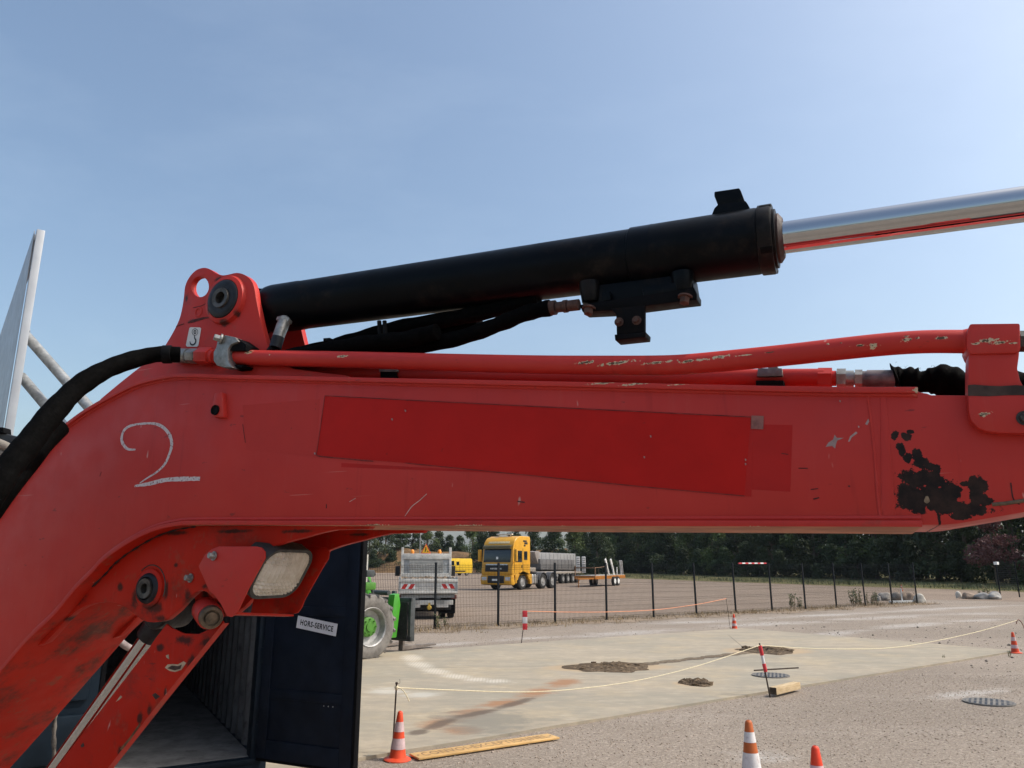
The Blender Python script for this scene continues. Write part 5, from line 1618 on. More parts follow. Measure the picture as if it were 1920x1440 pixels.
# ================================================================== VEHICLES
TYRE = P('tyre_rubber', (.028, .027, .026), .85, var=.3, scale=12, dirt=(.16, .14, .12), dirt_amt=.5)
DUSTYRE = P('dusty_tyre', (.17, .155, .14), .95, var=.25, scale=9, dirt=(.07, .062, .056), dirt_amt=.5)
RIMG = P('rim_grey', (.36, .35, .34), .5, .4, var=.2, scale=10, dirt=(.16, .14, .12), dirt_amt=.5)
GLASSD = P('dark_glass', (.012, .018, .022), .08, 0, var=.1, spec=.7)
CHASS = P('chassis_black', (.022, .022, .023), .6, var=.3, scale=8, dirt=(.09, .08, .07), dirt_amt=.4)
def wheel(parent, c, r, w, side, name='wheel', tyre=TYRE, rim=RIMG, rimr=.56, dual=False, deep=False, hub=None, lugs=0):
    """wheel with its axle along X; SIDE +1/-1 is the outer face"""
    c = Vector(c); ax = Vector((side, 0, 0))
    o = c - ax * w / 2
    g = G().lathe([(r * rimr, .0), (r * .80, -.004), (r * .94, w * .06), (r, w * .18), (r, w * .82), (r * .94, w * .94), (r * .80, w * 1.004), (r * .64, w * .98), (r * rimr, w * .94)], o, ax, 40, caps=False)
    if lugs:
        for k in range(lugs):
            for sd, off in ((.27, 0), (.73, .5)):
                a = 2 * math.pi * (k + off) / lugs; a2 = a + .16 * (1 if sd < .5 else 1)
                p0 = o + ax * w * (.02 if sd < .5 else .98) + Vector((0, math.cos(a), math.sin(a))) * r * .965
                p1 = o + ax * w * .5 + Vector((0, math.cos(a2), math.sin(a2))) * r * 1.0
                g.bar(p0, p1, .055 * r / .6, .055 * r / .6, Vector((0, math.cos(a), math.sin(a))))
    t_ = part(name, g, tyre, parent, 0, 35)
    d = .10 * w if not deep else .36 * w
    g = G().lathe([(r * rimr * 1.02, w * .955), (r * rimr * .99, w * .985), (r * rimr * .93, w * .94), (r * rimr * .90, w * .80), (r * rimr * .86, w - d), (r * rimr * .42, w - d * 1.25), (r * .18, w - d * .9), (r * .16, w - d * .55), (.001, w - d * .5)], o, ax, 32, caps=False)
    part('rim', g, rim, t_, 0, 35)
    if hub:
        g = G().lathe([(r * .31, w - d * 1.2), (r * .30, w - d * .62), (r * .27, w - d * .56), (r * .14, w - d * .54), (r * .13, w - d * .40), (.001, w - d * .39)], o, ax, 24, caps=False)
        for k in range(8):
            a = 2 * math.pi * k / 8
            q0 = o + ax * (w - d * .5) + Vector((0, math.cos(a), math.sin(a))) * r * .235
            g.cyl(q0, q0 + ax * .03, .014, n=6)
        part('hub', g, hub, t_, 0, 35)
    return t_

# ---- yellow tractor unit -------------------------------------------------
YEL = P('truck_yellow', (.62, .31, .025), .35, var=.08, scale=3, spec=.55)
YELD = P('truck_yellow_dull', (.55, .28, .03), .5, var=.12, scale=3)
CHRM = P('silver_trim', (.55, .55, .56), .3, .8)
ALUT = P('alu_tank', (.52, .50, .48), .4, .6, var=.15, scale=6)
HL = P('headlight', (.55, .55, .56), .2, .3)
TC = on_z(976, 1106)
trz = R(147)
TRUCK = thing('tractor_unit', 'yellow three axle tractor unit with a high cab parked on the gravel lot', 'truck', (0, 0, 0), trz)
# local frame: +Y forward, -X the side we see; origin under the front axle centre
rot = Matrix.Rotation(trz, 3, 'Z')
TRUCK.location = TC - rot @ Vector((-1.0, 0, 0))
# cab
def xprism(prof, x0, x1): 
    return G().prism([(x0, y, z) for y, z in prof], (x1 - x0, 0, 0))
cabp = [(1.38, .95), (1.42, 1.15), (1.36, 1.72), (1.22, 2.74), (1.10, 3.10), (.82, 3.38), (.30, 3.52), (-.85, 3.52), (-.92, 3.40), (-.92, .98), (-.55, .98), (-.52, 1.10), (.52, 1.10), (.60, .95)]
part('cab', xprism(cabp, -1.22, 1.22), YEL, TRUCK, .07, 30, seg=3)
part('windscreen', xprism([(1.385, 1.80), (1.275, 2.66), (1.24, 2.66), (1.34, 1.80)], -1.08, 1.08), GLASSD, TRUCK, .01)
part('sun_visor', xprism([(1.30, 2.70), (1.44, 2.66), (1.42, 2.85), (1.24, 2.92)], -1.12, 1.12), P('visor', (.10, .08, .035), .3), TRUCK, .015)
part('screen_sticker', xprism([(1.372, 1.99), (1.352, 2.15), (1.345, 2.15), (1.365, 1.99)], -.1, .06), WHITE, TRUCK)
g = xprism([(1.425, 1.18), (1.40, 1.62), (1.32, 1.62), (1.34, 1.18)], -.92, .92)
gr = part('grille', g, P('grille_black', (.02, .02, .022), .4), TRUCK, .01)
for k in range(4):
    part('grille_bar', xprism([(1.437 - k * .008, 1.24 + k * .09), (1.433 - k * .008, 1.28 + k * .09), (1.40, 1.28 + k * .09), (1.40, 1.24 + k * .09)], -.86, .86), CHASS, gr, .004)
part('chrome_strip', xprism([(1.41, 1.60), (1.40, 1.68), (1.33, 1.68), (1.33, 1.60)], -.86, .86), CHRM, gr, .012)
g = G()
q = random.Random(2)
xx = -.42
while xx < .42:
    w_ = q.uniform(.05, .085)
    g.b2((xx, 1.425, 1.335), (xx + w_, 1.446, 1.43)); xx += w_ + .02
part('grille_letters', g, CHRM, gr)
part('bumper', xprism([(1.20, .32), (1.46, .36), (1.50, .60), (1.46, .95), (1.15, .98), (1.0, .40)], -1.23, 1.23), YEL, TRUCK, .05, 30)
part('bumper_intake', xprism([(1.462, .40), (1.515, .60), (1.475, .92), (1.40, .92), (1.40, .40)], -.66, .66), CHASS, TRUCK, .02)
part('number_plate', G().b2((-.27, 1.49, .60), (.27, 1.53, .72)), WHITE, TRUCK)
for s_ in (-1, 1):
    part('headlight', xprism([(1.505, .62), (1.495, .84), (1.40, .86), (1.40, .60)], s_ * .74, s_ * 1.14), HL, TRUCK, .03)
    part('mirror', G().b2((s_ * 1.34, 1.20, 1.85), (s_ * 1.56, 1.36, 2.62)).bar((s_ * 1.22, 1.2, 1.75), (s_ * 1.42, 1.26, 1.95), .05, .05), YELD, TRUCK, .03)
    part('side_window', G().b2((s_ * 1.215, .16, 1.80), (s_ * 1.235, .98, 2.55)), GLASSD, TRUCK, .01)
    part('rear_window', G().b2((s_ * 1.215, -.52, 1.95), (s_ * 1.235, -.10, 2.52)), GLASSD, TRUCK, .01)
    part('door_seam', G().b2((s_ * 1.21, .03, 1.0), (s_ * 1.229, .06, 2.7)).b2((s_ * 1.21, 1.06, 1.1), (s_ * 1.229, 1.085, 2.7)), CHASS, TRUCK)
    part('door_handle', G().b2((s_ * 1.21, .14, 1.42), (s_ * 1.25, .22, 1.62)), CHASS, TRUCK, .01)
    part('side_badge', G().b2((s_ * 1.21, -.55, 2.98), (s_ * 1.232, -.15, 3.12)).b2((s_ * 1.21, -.45, 3.14), (s_ * 1.232, .0, 3.25)).b2((s_ * 1.21, -.30, 2.84), (s_ * 1.232, -.08, 2.95)), CHASS, TRUCK, .01)
    # steps, arch, fender
    part('wheel_arch', G().prism([(s_ * 1.02, y_, z_) for y_, z_ in ([(.78, .45), (.80, .62)] + [(.68 * math.cos(R(a)), .50 + .68 * math.sin(R(a))) for a in range(15, 170, 12)] + [(-.86, .62), (-.86, 1.02), (.80, 1.05), (1.0, .95), (1.0, .45)])], (s_ * .215, 0, 0)), YELD, TRUCK, .02)
    part('step', G().b2((s_ * .95, .80, .40), (s_ * 1.22, 1.10, .46)).b2((s_ * .95, .80, .68), (s_ * 1.22, 1.10, .73)), CHASS, TRUCK, .01)
    part('side_fairing', G().b2((s_ * 1.0, -1.16, .38), (s_ * 1.2, -.90, 1.02)), YELD, TRUCK, .03)
    part('fuel_tank', G().b2((s_ * .55, -1.95, .36), (s_ * 1.18, -1.20, 1.0)), ALUT, TRUCK, .09, seg=3)
    part('tank_strap', G().b2((s_ * .53, -1.50, .35), (s_ * 1.195, -1.44, 1.01)).b2((s_ * .53, -1.82, .35), (s_ * 1.195, -1.76, 1.01)), CHASS, TRUCK)
    for yy in (-2.65, -4.0):
        wheel(TRUCK, (s_ * 1.0, yy, .51), .51, .42, s_)
        arc_ = [(yy + .62 * math.cos(R(a)), .51 + .62 * math.sin(R(a))) for a in range(10, 175, 11)]
        g = G()
        g.sheet([[Vector((s_ * .78, a, b)) for a, b in arc_], [Vector((s_ * 1.24, a, b)) for a, b in arc_], [Vector((s_ * 1.24, (a - yy) * .93 + yy, (b - .51) * .93 + .51)) for a, b in arc_]])
        part('mudguard', g, P('mudguard_grey', (.10, .10, .105), .6, var=.2), TRUCK, 0, 40)
    wheel(TRUCK, (s_ * 1.0, 0, .51), .51, .36, s_)
part('beacon_bar', G().b2((-.62, .30, 3.60), (.62, .50, 3.70)).b2((-.5, .36, 3.52), (-.44, .44, 3.6)).b2((.44, .36, 3.52), (.5, .44, 3.6)), P('beacon_bar', (.55, .53, .48), .3), TRUCK, .02)
part('roof_lights', xprism([(1.16, 3.02), (1.06, 3.16), (1.0, 3.1), (1.1, 3.0)], -.85, .85), P('roof_light', (.50, .42, .25), .3), TRUCK, .01)
part('chassis', G().b2((-.42, -4.9, .62), (-.30, .5, .92)).b2((.30, -4.9, .62), (.42, .5, .92)).b2((-.8, -2.2, .85), (.8, -.95, 1.0)), CHASS, TRUCK, .01)
part('fifth_wheel', G().cyl((0, -3.2, 1.02), (0, -3.2, 1.12), .5, n=20).b2((-.4, -3.7, .92), (.4, -2.7, 1.02)), CHASS, TRUCK, .01)
part('air_tank', G().cyl((-.75, -1.2, 1.15), (.75, -1.2, 1.15), .16, n=14), CHASS, TRUCK)
part('exhaust_stack', G().b2((.55, -1.25, .9), (.95, -.98, 2.2)), CHASS, TRUCK, .04)
part('front_axle', G().cyl((-.9, 0, .5), (.9, 0, .5), .09, n=10).cyl((-.9, -2.65, .5), (.9, -2.65, .5), .12, n=10).cyl((-.9, -4.0, .5), (.9, -4.0, .5), .12, n=10), CHASS, TRUCK)

# ---- white tipper truck seen from behind ---------------------------------
OFFW = P('tipper_white', (.56, .54, .50), .55, var=.16, scale=6, dirt=(.24, .17, .10), dirt_amt=.65)
GREYW = P('tipper_grey', (.30, .31, .31), .55, var=.2, scale=7, dirt=(.2, .16, .12), dirt_amt=.6)
tc = on_z(800, 1160)
tz = math.atan(-193 / FOC * math.cos(PITCH))
TIP = thing('tipper_truck', 'dirty white tipper truck seen from behind through the mesh fence', 'truck', tc, -tz)
def th_(px, py, y):   # local x and height of a photo pixel on the plane local Y = y
    n_ = Vector((math.sin(tz), math.cos(tz), 0)); o_ = tc + n_ * y
    r_ = ray(px, py); p_ = CAMP + r_ * ((o_ - CAMP).dot(n_) / r_.dot(n_))
    d_ = p_ - tc
    return d_.x * math.cos(tz) - d_.y * math.sin(tz), p_.z
HW_ = (th_(858, 1100, -.5)[0] - th_(747, 1100, -.5)[0]) / 2
cxm = (th_(858, 1100, -.5)[0] + th_(747, 1100, -.5)[0]) / 2
TIP.location = tc + Vector((math.cos(tz), -math.sin(tz), 0)) * cxm
ztg1, ztg0 = th_(800, 1085, -.5)[1], th_(800, 1113, -.5)[1]
zh1 = th_(800, 1038, 3.0)[1]
tg = part('tailgate', G().b2((-HW_, -.55, ztg0), (HW_, -.48, ztg1)), OFFW, TIP, .012)
part('tailgate_rib', G().b2((-HW_, -.58, ztg1 - .10), (HW_, -.55, ztg1 - .02)).b2((-HW_, -.575, ztg0), (HW_, -.55, ztg0 + .07)), OFFW, tg, .01)
for s_ in (-1, 1):
    bw_ = .46
    x_in = s_ * (HW_ - .06)
    pan = G().b2((x_in, -.556, ztg0 + .14), (x_in - s_ * bw_, -.551, ztg0 + .30))
    part('reflector_plate', pan, WHITE, tg)
    for k in range(2):
        a = x_in - s_ * (.02 + k * .22)
        part('red_chevron', G().prism([(a, -.5572, ztg0 + .145), (a - s_ * .13, -.5572, ztg0 + .145), (a - s_ * .22, -.5572, ztg0 + .295), (a - s_ * .09, -.5572, ztg0 + .295)], (0, .001, 0)), RED, tg, sharp=0)
    part('side_board', G().b2((s_ * HW_, -.5, ztg0 + .05), (s_ * (HW_ - .05), 2.95, ztg1)), OFFW, TIP, .01)
    part('bed_post', G().b2((s_ * HW_ * .995, -.57, ztg0), (s_ * (HW_ - .07), -.46, ztg1 + .06)), GREYW, TIP, .01)
    part('headboard_post', G().b2((s_ * (HW_ - .02), 2.95, ztg0), (s_ * (HW_ - .11), 3.05, zh1 + .22)), OFFW, TIP, .012)
    part('mirror', G().b2((s_ * (HW_ + .02), 4.2, 1.25), (s_ * (HW_ + .2), 4.28, 1.62)).bar((s_ * HW_ * .9, 4.2, 1.3), (s_ * (HW_ + .1), 4.24, 1.4), .03, .03), CHASS, TIP, .02)
    part('tail_lamp', G().b2((s_ * HW_ * .80, -.42, .62), (s_ * HW_ * .98, -.36, .74)), P('lamp_dull', (.16, .05, .04), .5), TIP, .01)
    for off in (.0, .28):
        wheel(TIP, (s_ * (HW_ - .16 - off), .35, .38), .38, .22, s_)
    wheel(TIP, (s_ * (HW_ - .18), 3.7, .38), .38, .24, s_)
part('floor', G().b2((-HW_ + .02, -.5, ztg0 - .02), (HW_ - .02, 2.95, ztg0 + .08)), GREYW, TIP)
hb = part('headboard', G().b2((-HW_ + .1, 2.97, ztg0), (HW_ - .1, 3.03, zh1)), GREYW, TIP, .01)
part('headboard_rail', G().b2((-HW_ + .1, 2.93, zh1 - .2), (HW_ - .1, 3.0, zh1)).b2((-HW_ + .1, 2.94, ztg1 - .06), (HW_ - .1, 3.0, ztg1 + .12)), OFFW, hb, .01)
for k in range(9):
    zz_ = ztg1 + .16 + k * (zh1 - .24 - ztg1 - .16) / 8
    part('headboard_slat', G().b2((-HW_ + .32, 2.945, zz_), (HW_ - .32, 2.97, zz_ + .022)), OFFW, hb)
SOILM = P('load_soil', (.15, .11, .075), .95, var=.5, scale=6)
g = G()
rows = []
for i in range(9):
    rows.append([Vector((-HW_ + .06 + j * (2 * HW_ - .12) / 14, -.45 + i * .42, ztg1 - .05 + .05 * math.sin(j * 1.7 + i) + .05 * math.sin(j * .6 + i * 2.1))) for j in range(15)])
part('load', g.sheet(rows), SOILM, TIP, sharp=0)
part('subframe', G().b2((-.40, -.4, ztg0 - .18), (-.28, 3.4, ztg0 - .02)).b2((.28, -.4, ztg0 - .18), (.40, 3.4, ztg0 - .02)).b2((-HW_ * .9, -.45, ztg0 - .13), (HW_ * .9, -.3, ztg0 - .03)), GREYW, TIP, .01)
part('rear_bumper', G().b2((-HW_ * .86, -.5, ztg0 - .34), (HW_ * .86, -.42, ztg0 - .2)).b2((-HW_ * .5, -.5, ztg0 - .42), (-HW_ * .25, -.4, ztg0 - .2)).b2((HW_ * .3, -.5, ztg0 - .42), (HW_ * .7, -.4, ztg0 - .2)), OFFW, TIP, .012)
part('underbody', G().b2((-HW_ * .8, -.3, .28), (HW_ * .8, 1.2, ztg0 - .2)).cyl((-.7, .35, .36), (.7, .35, .36), .15, n=12), CHASS, TIP, .02)
part('mudflap', G().b2((-HW_ * .96, -.05, .16), (-HW_ * .46, -.02, .62)).b2((HW_ * .46, -.05, .16), (HW_ * .96, -.02, .62)), RUBBER, TIP)
part('tow_hook', G().lathe([(.05, -.02), (.075, 0), (.05, .02)], (.05, -.52, ztg0 - .42), (0, 1, 0), 12).b2((.02, -.52, ztg0 - .36), (.08, -.4, ztg0 - .28)), P('hook_yellow', (.5, .32, .05), .5), TIP)
part('cab', G().prism([(-HW_ * .92, y_, z_) for y_, z_ in ((3.15, .5), (3.15, 1.7), (3.35, 2.02), (4.1, 2.02), (4.75, 1.35), (5.3, 1.15), (5.4, .5))], (HW_ * 1.84, 0, 0)), OFFW, TIP, .05)
zc = th_(799, 1038, 3.7)[1]
part('cab_roof_bar', G().b2((-HW_ * .8, 3.6, 2.0), (HW_ * .8, 3.75, zc + .0)), CHASS, TIP, .01)
for px in (773, 824):
    x_ = th_(px, 1036, 3.7)[0] - cxm
    part('beacon', G().lathe([(.075, 0), (.07, .12), (.035, .17)], (x_, 3.7, zc - .02), (0, 0, 1), 14), P('beacon_orange', (.75, .25, .03), .3), TIP)
# folding warning sign on the roof: separate piece standing on the truck
ORS = P('sign_yellow', (.72, .40, .03), .5)
bl, br_, ap = th_(789.5, 1038, 3.5), th_(808.5, 1038, 3.5), th_(799, 1019, 3.5)
sgn = thing('road_works_sign', 'triangular yellow road works warning sign with red rim on the tipper roof', 'sign', TIP.matrix_world @ Vector((0, 0, 0)), -tz)
sgn.location = TIP.location + Matrix.Rotation(-tz, 3, 'Z') @ Vector((ap[0] - cxm, 3.5, bl[1]))
hh_ = ap[1] - bl[1]; ww_ = (br_[0] - bl[0]) / 2
def tri(s_, y_, off=0): return [(-ww_ * s_, y_, hh_ * (1 - s_) * .36), (ww_ * s_, y_, hh_ * (1 - s_) * .36), (0, y_, hh_ * (1 - (1 - s_) * .64))]
part('sign_plate', G().prism(tri(1.0, 0), (0, .03, 0)), P('sign_red', (.62, .07, .03), .5), sgn, .006)
part('sign_face', G().prism(tri(.76, -.004), (0, .003, 0)), ORS, sgn, sharp=0)
g = G()
yv = -.0055
def sq(a, b, c, d): g.add([(a[0], yv, a[1]), (b[0], yv, b[1]), (c[0], yv, c[1]), (d[0], yv, d[1])], [(0, 1, 2, 3)])
u = hh_
g.lathe([(.0, 0), (u * .055, 0)], (-.01 * u, yv, u * .60), (0, -1, 0), 10, caps=False)
sq((-.06 * u, .54 * u), (.03 * u, .54 * u), (.0 * u, .34 * u), (-.09 * u, .34 * u))
sq((-.09 * u, .36 * u), (-.04 * u, .36 * u), (-.10 * u, .16 * u), (-.15 * u, .16 * u))
sq((-.04 * u, .36 * u), (.01 * u, .36 * u), (.02 * u, .16 * u), (-.04 * u, .16 * u))
sq((.0 * u, .50 * u), (.03 * u, .47 * u), (.20 * u, .22 * u), (.17 * u, .20 * u))
g.add([(.08 * u, yv, .16 * u), (.30 * u, yv, .16 * u), (.20 * u, yv, .26 * u)], [(0, 1, 2)])
part('worker_symbol', g, INK, sgn, sharp=0, normals=False)
part('sign_leg', G().b2((-.03, .03, -.25), (.03, .06, .1)), STEEL, sgn)

# ---- yellow van behind the tipper ----------------------------------------
vp = on_z(868, 1079); 
VAN = thing('parked_van', 'bright yellow high roof van half hidden behind the tipper truck', 'van', vp, R(134))
VY = P('van_yellow', (.70, .45, .035), .35, var=.05, scale=3)
vprof = [(-2.75, .35), (-2.8, 1.2), (-2.72, 2.3), (-2.5, 2.46), (1.0, 2.46), (1.35, 2.3), (1.95, 1.35), (2.65, 1.12), (2.8, .8), (2.8, .35)]
def vpr(prof, x0, x1): return G().prism([(x0, y, z) for y, z in prof], (x1 - x0, 0, 0))
shift = 1.75
vprof = [(y + shift, z) for y, z in vprof]
part('body', vpr(vprof, -.95, .95), VY, VAN, .06, 30)
for s_ in (-1, 1):
    part('cab_window', G().prism([(s_ * .955, y_ + shift, z_) for y_, z_ in ((.75, 1.45), (.75, 2.1), (1.25, 2.1), (1.75, 1.45))], (s_ * .01, 0, 0)), GLASSD, VAN)
    part('side_window', G().b2((s_ * .95, -.2 + shift, 1.50), (s_ * .965, .35 + shift, 2.02)), GLASSD, VAN, .01)
    part('sill_trim', G().b2((s_ * .94, -1.4 + shift, .55), (s_ * .98, 1.2 + shift, .72)), CHASS, VAN, .01)
    part('mirror', G().b2((s_ * .95, 1.6 + shift, 1.4), (s_ * 1.18, 1.7 + shift, 1.75)), CHASS, VAN, .02)
    part('door_seam', G().b2((s_ * .94, -.35 + shift, .5), (s_ * .957, -.32 + shift, 2.3)).b2((s_ * .94, .5 + shift, .5), (s_ * .957, .53 + shift, 2.3)), P('seam_dark', (.25, .15, .02), .5), VAN)
    for yy in (-1.75, 1.75):
        wheel(VAN, (s_ * .82, yy + shift, .34), .34, .22, s_)
part('windscreen', G().prism([(-.82, 1.42 + shift, 2.18), (.82, 1.42 + shift, 2.18), (.82, 1.97 + shift, 1.38), (-.82, 1.97 + shift, 1.38)], (0, .03, .02)), GLASSD, VAN)
part('bumper', G().b2((-.93, 2.72 + shift, .35), (.93, 2.9 + shift, .75)).b2((-.93, -2.9 + shift, .35), (.93, -2.74 + shift, .6)), CHASS, VAN, .03)

# ---- trailers behind the tractor unit -------------------------------------
GTR = P('trailer_grey', (.135, .13, .13), .5, var=.12, scale=2, dirt=(.08, .07, .06), dirt_amt=.4)
GTRL = P('trailer_light', (.27, .265, .265), .5, var=.1, scale=2)
def yaw_to(px_a, d_a, px_b, d_b):
    A = at_y(px_a, 1057, d_a); Bq = at_y(px_b, 1057, d_b); A.z = Bq.z = 0
    return A, Bq, math.atan2((Bq - A).y, (Bq - A).x)
A, Bq, yw = yaw_to(982, 74, 1075, 95)
L_ = (Bq - A).length
TR1 = thing('box_trailer', 'pale grey long tipper body behind the yellow cab', 'trailer', A, yw)
z1 = CAMZ + (1057 - 1036.5) / FOC * 76; z0 = CAMZ + (1057 - 1061) / FOC * 76
part('body', G().prism([(0, -.3, z0), (L_, -.3, z0 - .15), (L_, -.3, z1 + .1), (0, -.3, z1)], (0, 2.4, 0)), GTRL, TR1, .03)
for k in range(13):
    part('body_rib', G().b2((.5 + k * L_ / 13, -.325, z0 + .05), (.58 + k * L_ / 13, -.30, z1 - .05)), GTRL, TR1)
part('chassis', G().b2((.5, .2, .75), (L_ - .3, .5, 1.1)).b2((.5, 1.3, .75), (L_ - .3, 1.6, 1.1)), CHASS, TR1)
for k in range(3):
    w_ = part('wheel', G().cyl((L_ - 5.5 + k * 1.35, -.28, .5), (L_ - 5.5 + k * 1.35, .1, .5), .5, n=24), TYRE, TR1, .03)
    part('rim', G().cyl((L_ - 5.5 + k * 1.35, -.30, .5), (L_ - 5.5 + k * 1.35, -.26, .5), .28, n=16), RIMG, w_)
part('landing_leg', G().b2((1.8, .0, 0), (2.0, .2, 1.0)).b2((1.8, 1.7, 0), (2.0, 1.9, 1.0)), CHASS, TR1)
A, Bq, yw = yaw_to(1014, 70, 1076, 82)
L_ = (Bq - A).length
TR2 = thing('tipper_trailer', 'darker grey half round tipper trailer with a sloped nose in front of the pale body', 'trailer', A, yw)
zt = CAMZ + (1057 - 1049) / FOC * 75; zb = CAMZ + (1057 - 1067) / FOC * 75
part('body', G().prism([(0, 0, zb), (L_, 0, zb - .1), (L_ + .35, 0, zt), (-.15, 0, zt)], (0, 2.2, 0)), GTR, TR2, .04)
for k in range(9):
    part('body_rib', G().b2((.35 + k * L_ / 9, -.03, zb + .05), (.43 + k * L_ / 9, .0, zt - .05)), GTR, TR2)
part('nose_hood', G().prism([(-.1, .2, zt - .45), (-.9, .2, zt + .15), (-1.2, .2, zt + .62), (.2, .2, zt + .7), (.4, .2, zt + .1), (-.1, .2, zt)], (0, 1.6, 0)), P('hood_brown', (.24, .21, .19), .6, var=.3), TR2, .04)
for k in range(3):
    w_ = part('wheel', G().cyl((L_ * .45 + k * 1.3, -.02, .48), (L_ * .45 + k * 1.3, .34, .48), .48, n=24), TYRE, TR2, .03)
    part('rim', G().cyl((L_ * .45 + k * 1.3, -.035, .48), (L_ * .45 + k * 1.3, .0, .48), .27, n=16), RIMG, w_)
part('chassis', G().b2((0, .4, .7), (L_, .6, zb + .05)).b2((0, 1.5, .7), (L_, 1.7, zb + .05)), CHASS, TR2)
A, Bq, yw = yaw_to(985, 62, 1094, 72)
L_ = (Bq - A).length
TR3 = thing('low_loader', 'flat low loader trailer with two tall white ramps folded up at its tail', 'trailer', A, yw)
part('deck', G().b2((2.2, 0, .85), (L_, 2.5, 1.02)).b2((0, .3, 1.1), (2.4, 2.2, 1.4)), P('deck_tan', (.30, .26, .22), .7, var=.3), TR3, .02)
part('gooseneck', G().prism([(0, .6, 1.1), (0, .6, 1.45), (1.9, .6, 1.45), (2.7, .6, 1.0), (2.4, .6, .8)], (0, 1.3, 0)), P('neck_brown', (.25, .19, .16), .6), TR3, .02)
for k in range(4):
    w_ = part('wheel', G().cyl((L_ - 1.2 - k * 1.05, .05, .40), (L_ - 1.2 - k * 1.05, .4, .40), .40, n=22), TYRE, TR3, .03)
    part('rim', G().cyl((L_ - 1.2 - k * 1.05, .03, .40), (L_ - 1.2 - k * 1.05, .08, .40), .2, n=14), RIMG, w_)
RW_ = P('ramp_white', (.62, .60, .57), .5, var=.2, scale=3, dirt=(.28, .24, .2), dirt_amt=.5)
for k, (pa, pb) in enumerate(((1079.5, 1088.5), (1090, 1099))):
    a_ = at_y(pa, 1043.5, 71.5); b_ = at_y(pb, 1074, 71.5)
    inv_ = Matrix.Rotation(-yw, 3, 'Z')
    wc = (b_.x - a_.x)
    la = inv_ @ (Vector((a_.x, 71.5, 0)) - A)
    g = G(); rz_ = Matrix.Rotation(-yw, 3, 'Z')
    g.box(la + rz_ @ Vector((wc / 2, 0, 0)) + Vector((0, 0, (a_.z + b_.z) / 2)), (wc * .86, .16, a_.z - b_.z), rz_)
    rp_ = part('ramp', g, RW_, TR3, .05)
    g = G()
    for m in range(7):
        g.box(la + rz_ @ Vector((wc / 2, -.09, 0)) + Vector((0, 0, b_.z + .15 + m * (a_.z - b_.z - .3) / 6)), (wc * .66, .03, .05), rz_)
    part('ramp_rung', g, GTR, rp_)
ORG_ = P('trailer_orange', (.40, .155, .03), .5, var=.15, scale=3)
A, Bq, yw = yaw_to(1112, 57.5, 1172, 64)
L_ = (Bq - A).length
TR4 = thing('plant_trailer', 'small orange twin axle plant trailer with upright silver ramps', 'trailer', A, yw)
part('bed', G().b2((.4, 0, .55), (L_, 1.7, .80)), ORG_, TR4, .02)
part('deck', G().b2((.4, .05, .80), (L_ - .1, 1.65, .84)), P('deck_grey', (.36, .34, .31), .7), TR4)
part('drawbar', G().bar((.5, .1, .62), (-1.0, .85, .6), .1, .1).bar((.5, 1.6, .62), (-1.0, .85, .6), .1, .1).cyl((-.85, .85, 0), (-.85, .85, .75), .04, n=8), ORG_, TR4, .01)
for k in range(2):
    for yy, s_ in ((-.18, -1), (1.7, 1)):
        w_ = part('wheel', G().cyl((L_ * .58 + k * .82, yy, .36), (L_ * .58 + k * .82, yy + .2, .36), .36, n=22), TYRE, TR4, .03)
        part('rim', G().cyl((L_ * .58 + k * .82, yy - .015, .36), (L_ * .58 + k * .82, yy + .03, .36), .21, n=14), WHITE, w_)
for x_, dx_, top_ in ((2.0, -.75, 2.05), (2.65, -.75, 2.05)):
    part('ramp', G().bar((x_ * L_ / 4, .1, .84), (x_ * L_ / 4 + dx_, .1, top_), .22, .08, (0, 1, 0)), RW_, TR4, .01)
for x_ in (L_ - .55, L_ - .15):
    part('ramp', G().tube(curve_pts([(x_, .2, .84), (x_ - .03, .2, 1.3), (x_ - .18, .2, 1.95)], 4), .075, 8), P('ramp_dim', (.40, .38, .36), .5), TR4)
g = G().b2((.45, 0, .84), (.52, .07, 1.45)).b2((.45, 1.63, .84), (.52, 1.7, 1.55)).b2((.45, .07, 1.36), (.52, 1.63, 1.43)).bar((.5, .1, 1.4), (1.9 * L_ / 4, .1, 1.5), .05, .05)
part('headboard_frame', g, P('board_rust', (.22, .13, .08), .7), TR4)
part('rail_post', G().b2((L_ * .60, 0, .84), (L_ * .62, .05, 1.3)).b2((L_ * .72, 0, .84), (L_ * .74, .05, 1.45)), RW_, TR4)

# ---- green telehandler ----------------------------------------------------
GRN = P('machine_green', (.055, .29, .022), .38, var=.1, scale=4, spec=.5)
LGRN = P('hub_green', (.07, .20, .03), .45, var=.15, scale=10)
GREY_A = P('attachment_grey', (.055, .06, .062), .5, var=.25, scale=8, dirt=(.16, .15, .14), dirt_amt=.3)
FORKM = P('fork_steel', (.18, .15, .13), .7, .1, var=.3, scale=8)
wc = on_z(682, 1237)
TRZ = R(-40)
Rt = Matrix.Rotation(TRZ, 3, 'Z')
TEL = thing('telehandler', 'green telehandler with dusty tyres and lowered forks behind the open container door', 'telehandler', wc - Rt @ Vector((.98, 0, 0)), TRZ)
for s_ in (-1, 1):
    for yy in (0, -2.6):
        wheel(TEL, (s_ * .98, yy, .575), .575, .40, s_, tyre=DUSTYRE, rim=RIMG, rimr=.60, deep=True, hub=LGRN, lugs=17)
part('chassis', G().b2((-.55, -3.3, .45), (.55, .5, 1.0)), GREY_A, TEL, .05)
part('cab', G().b2((-1.0, -1.7, .7), (-.25, -.25, 1.3)), GRN, TEL, .05)
g = G()
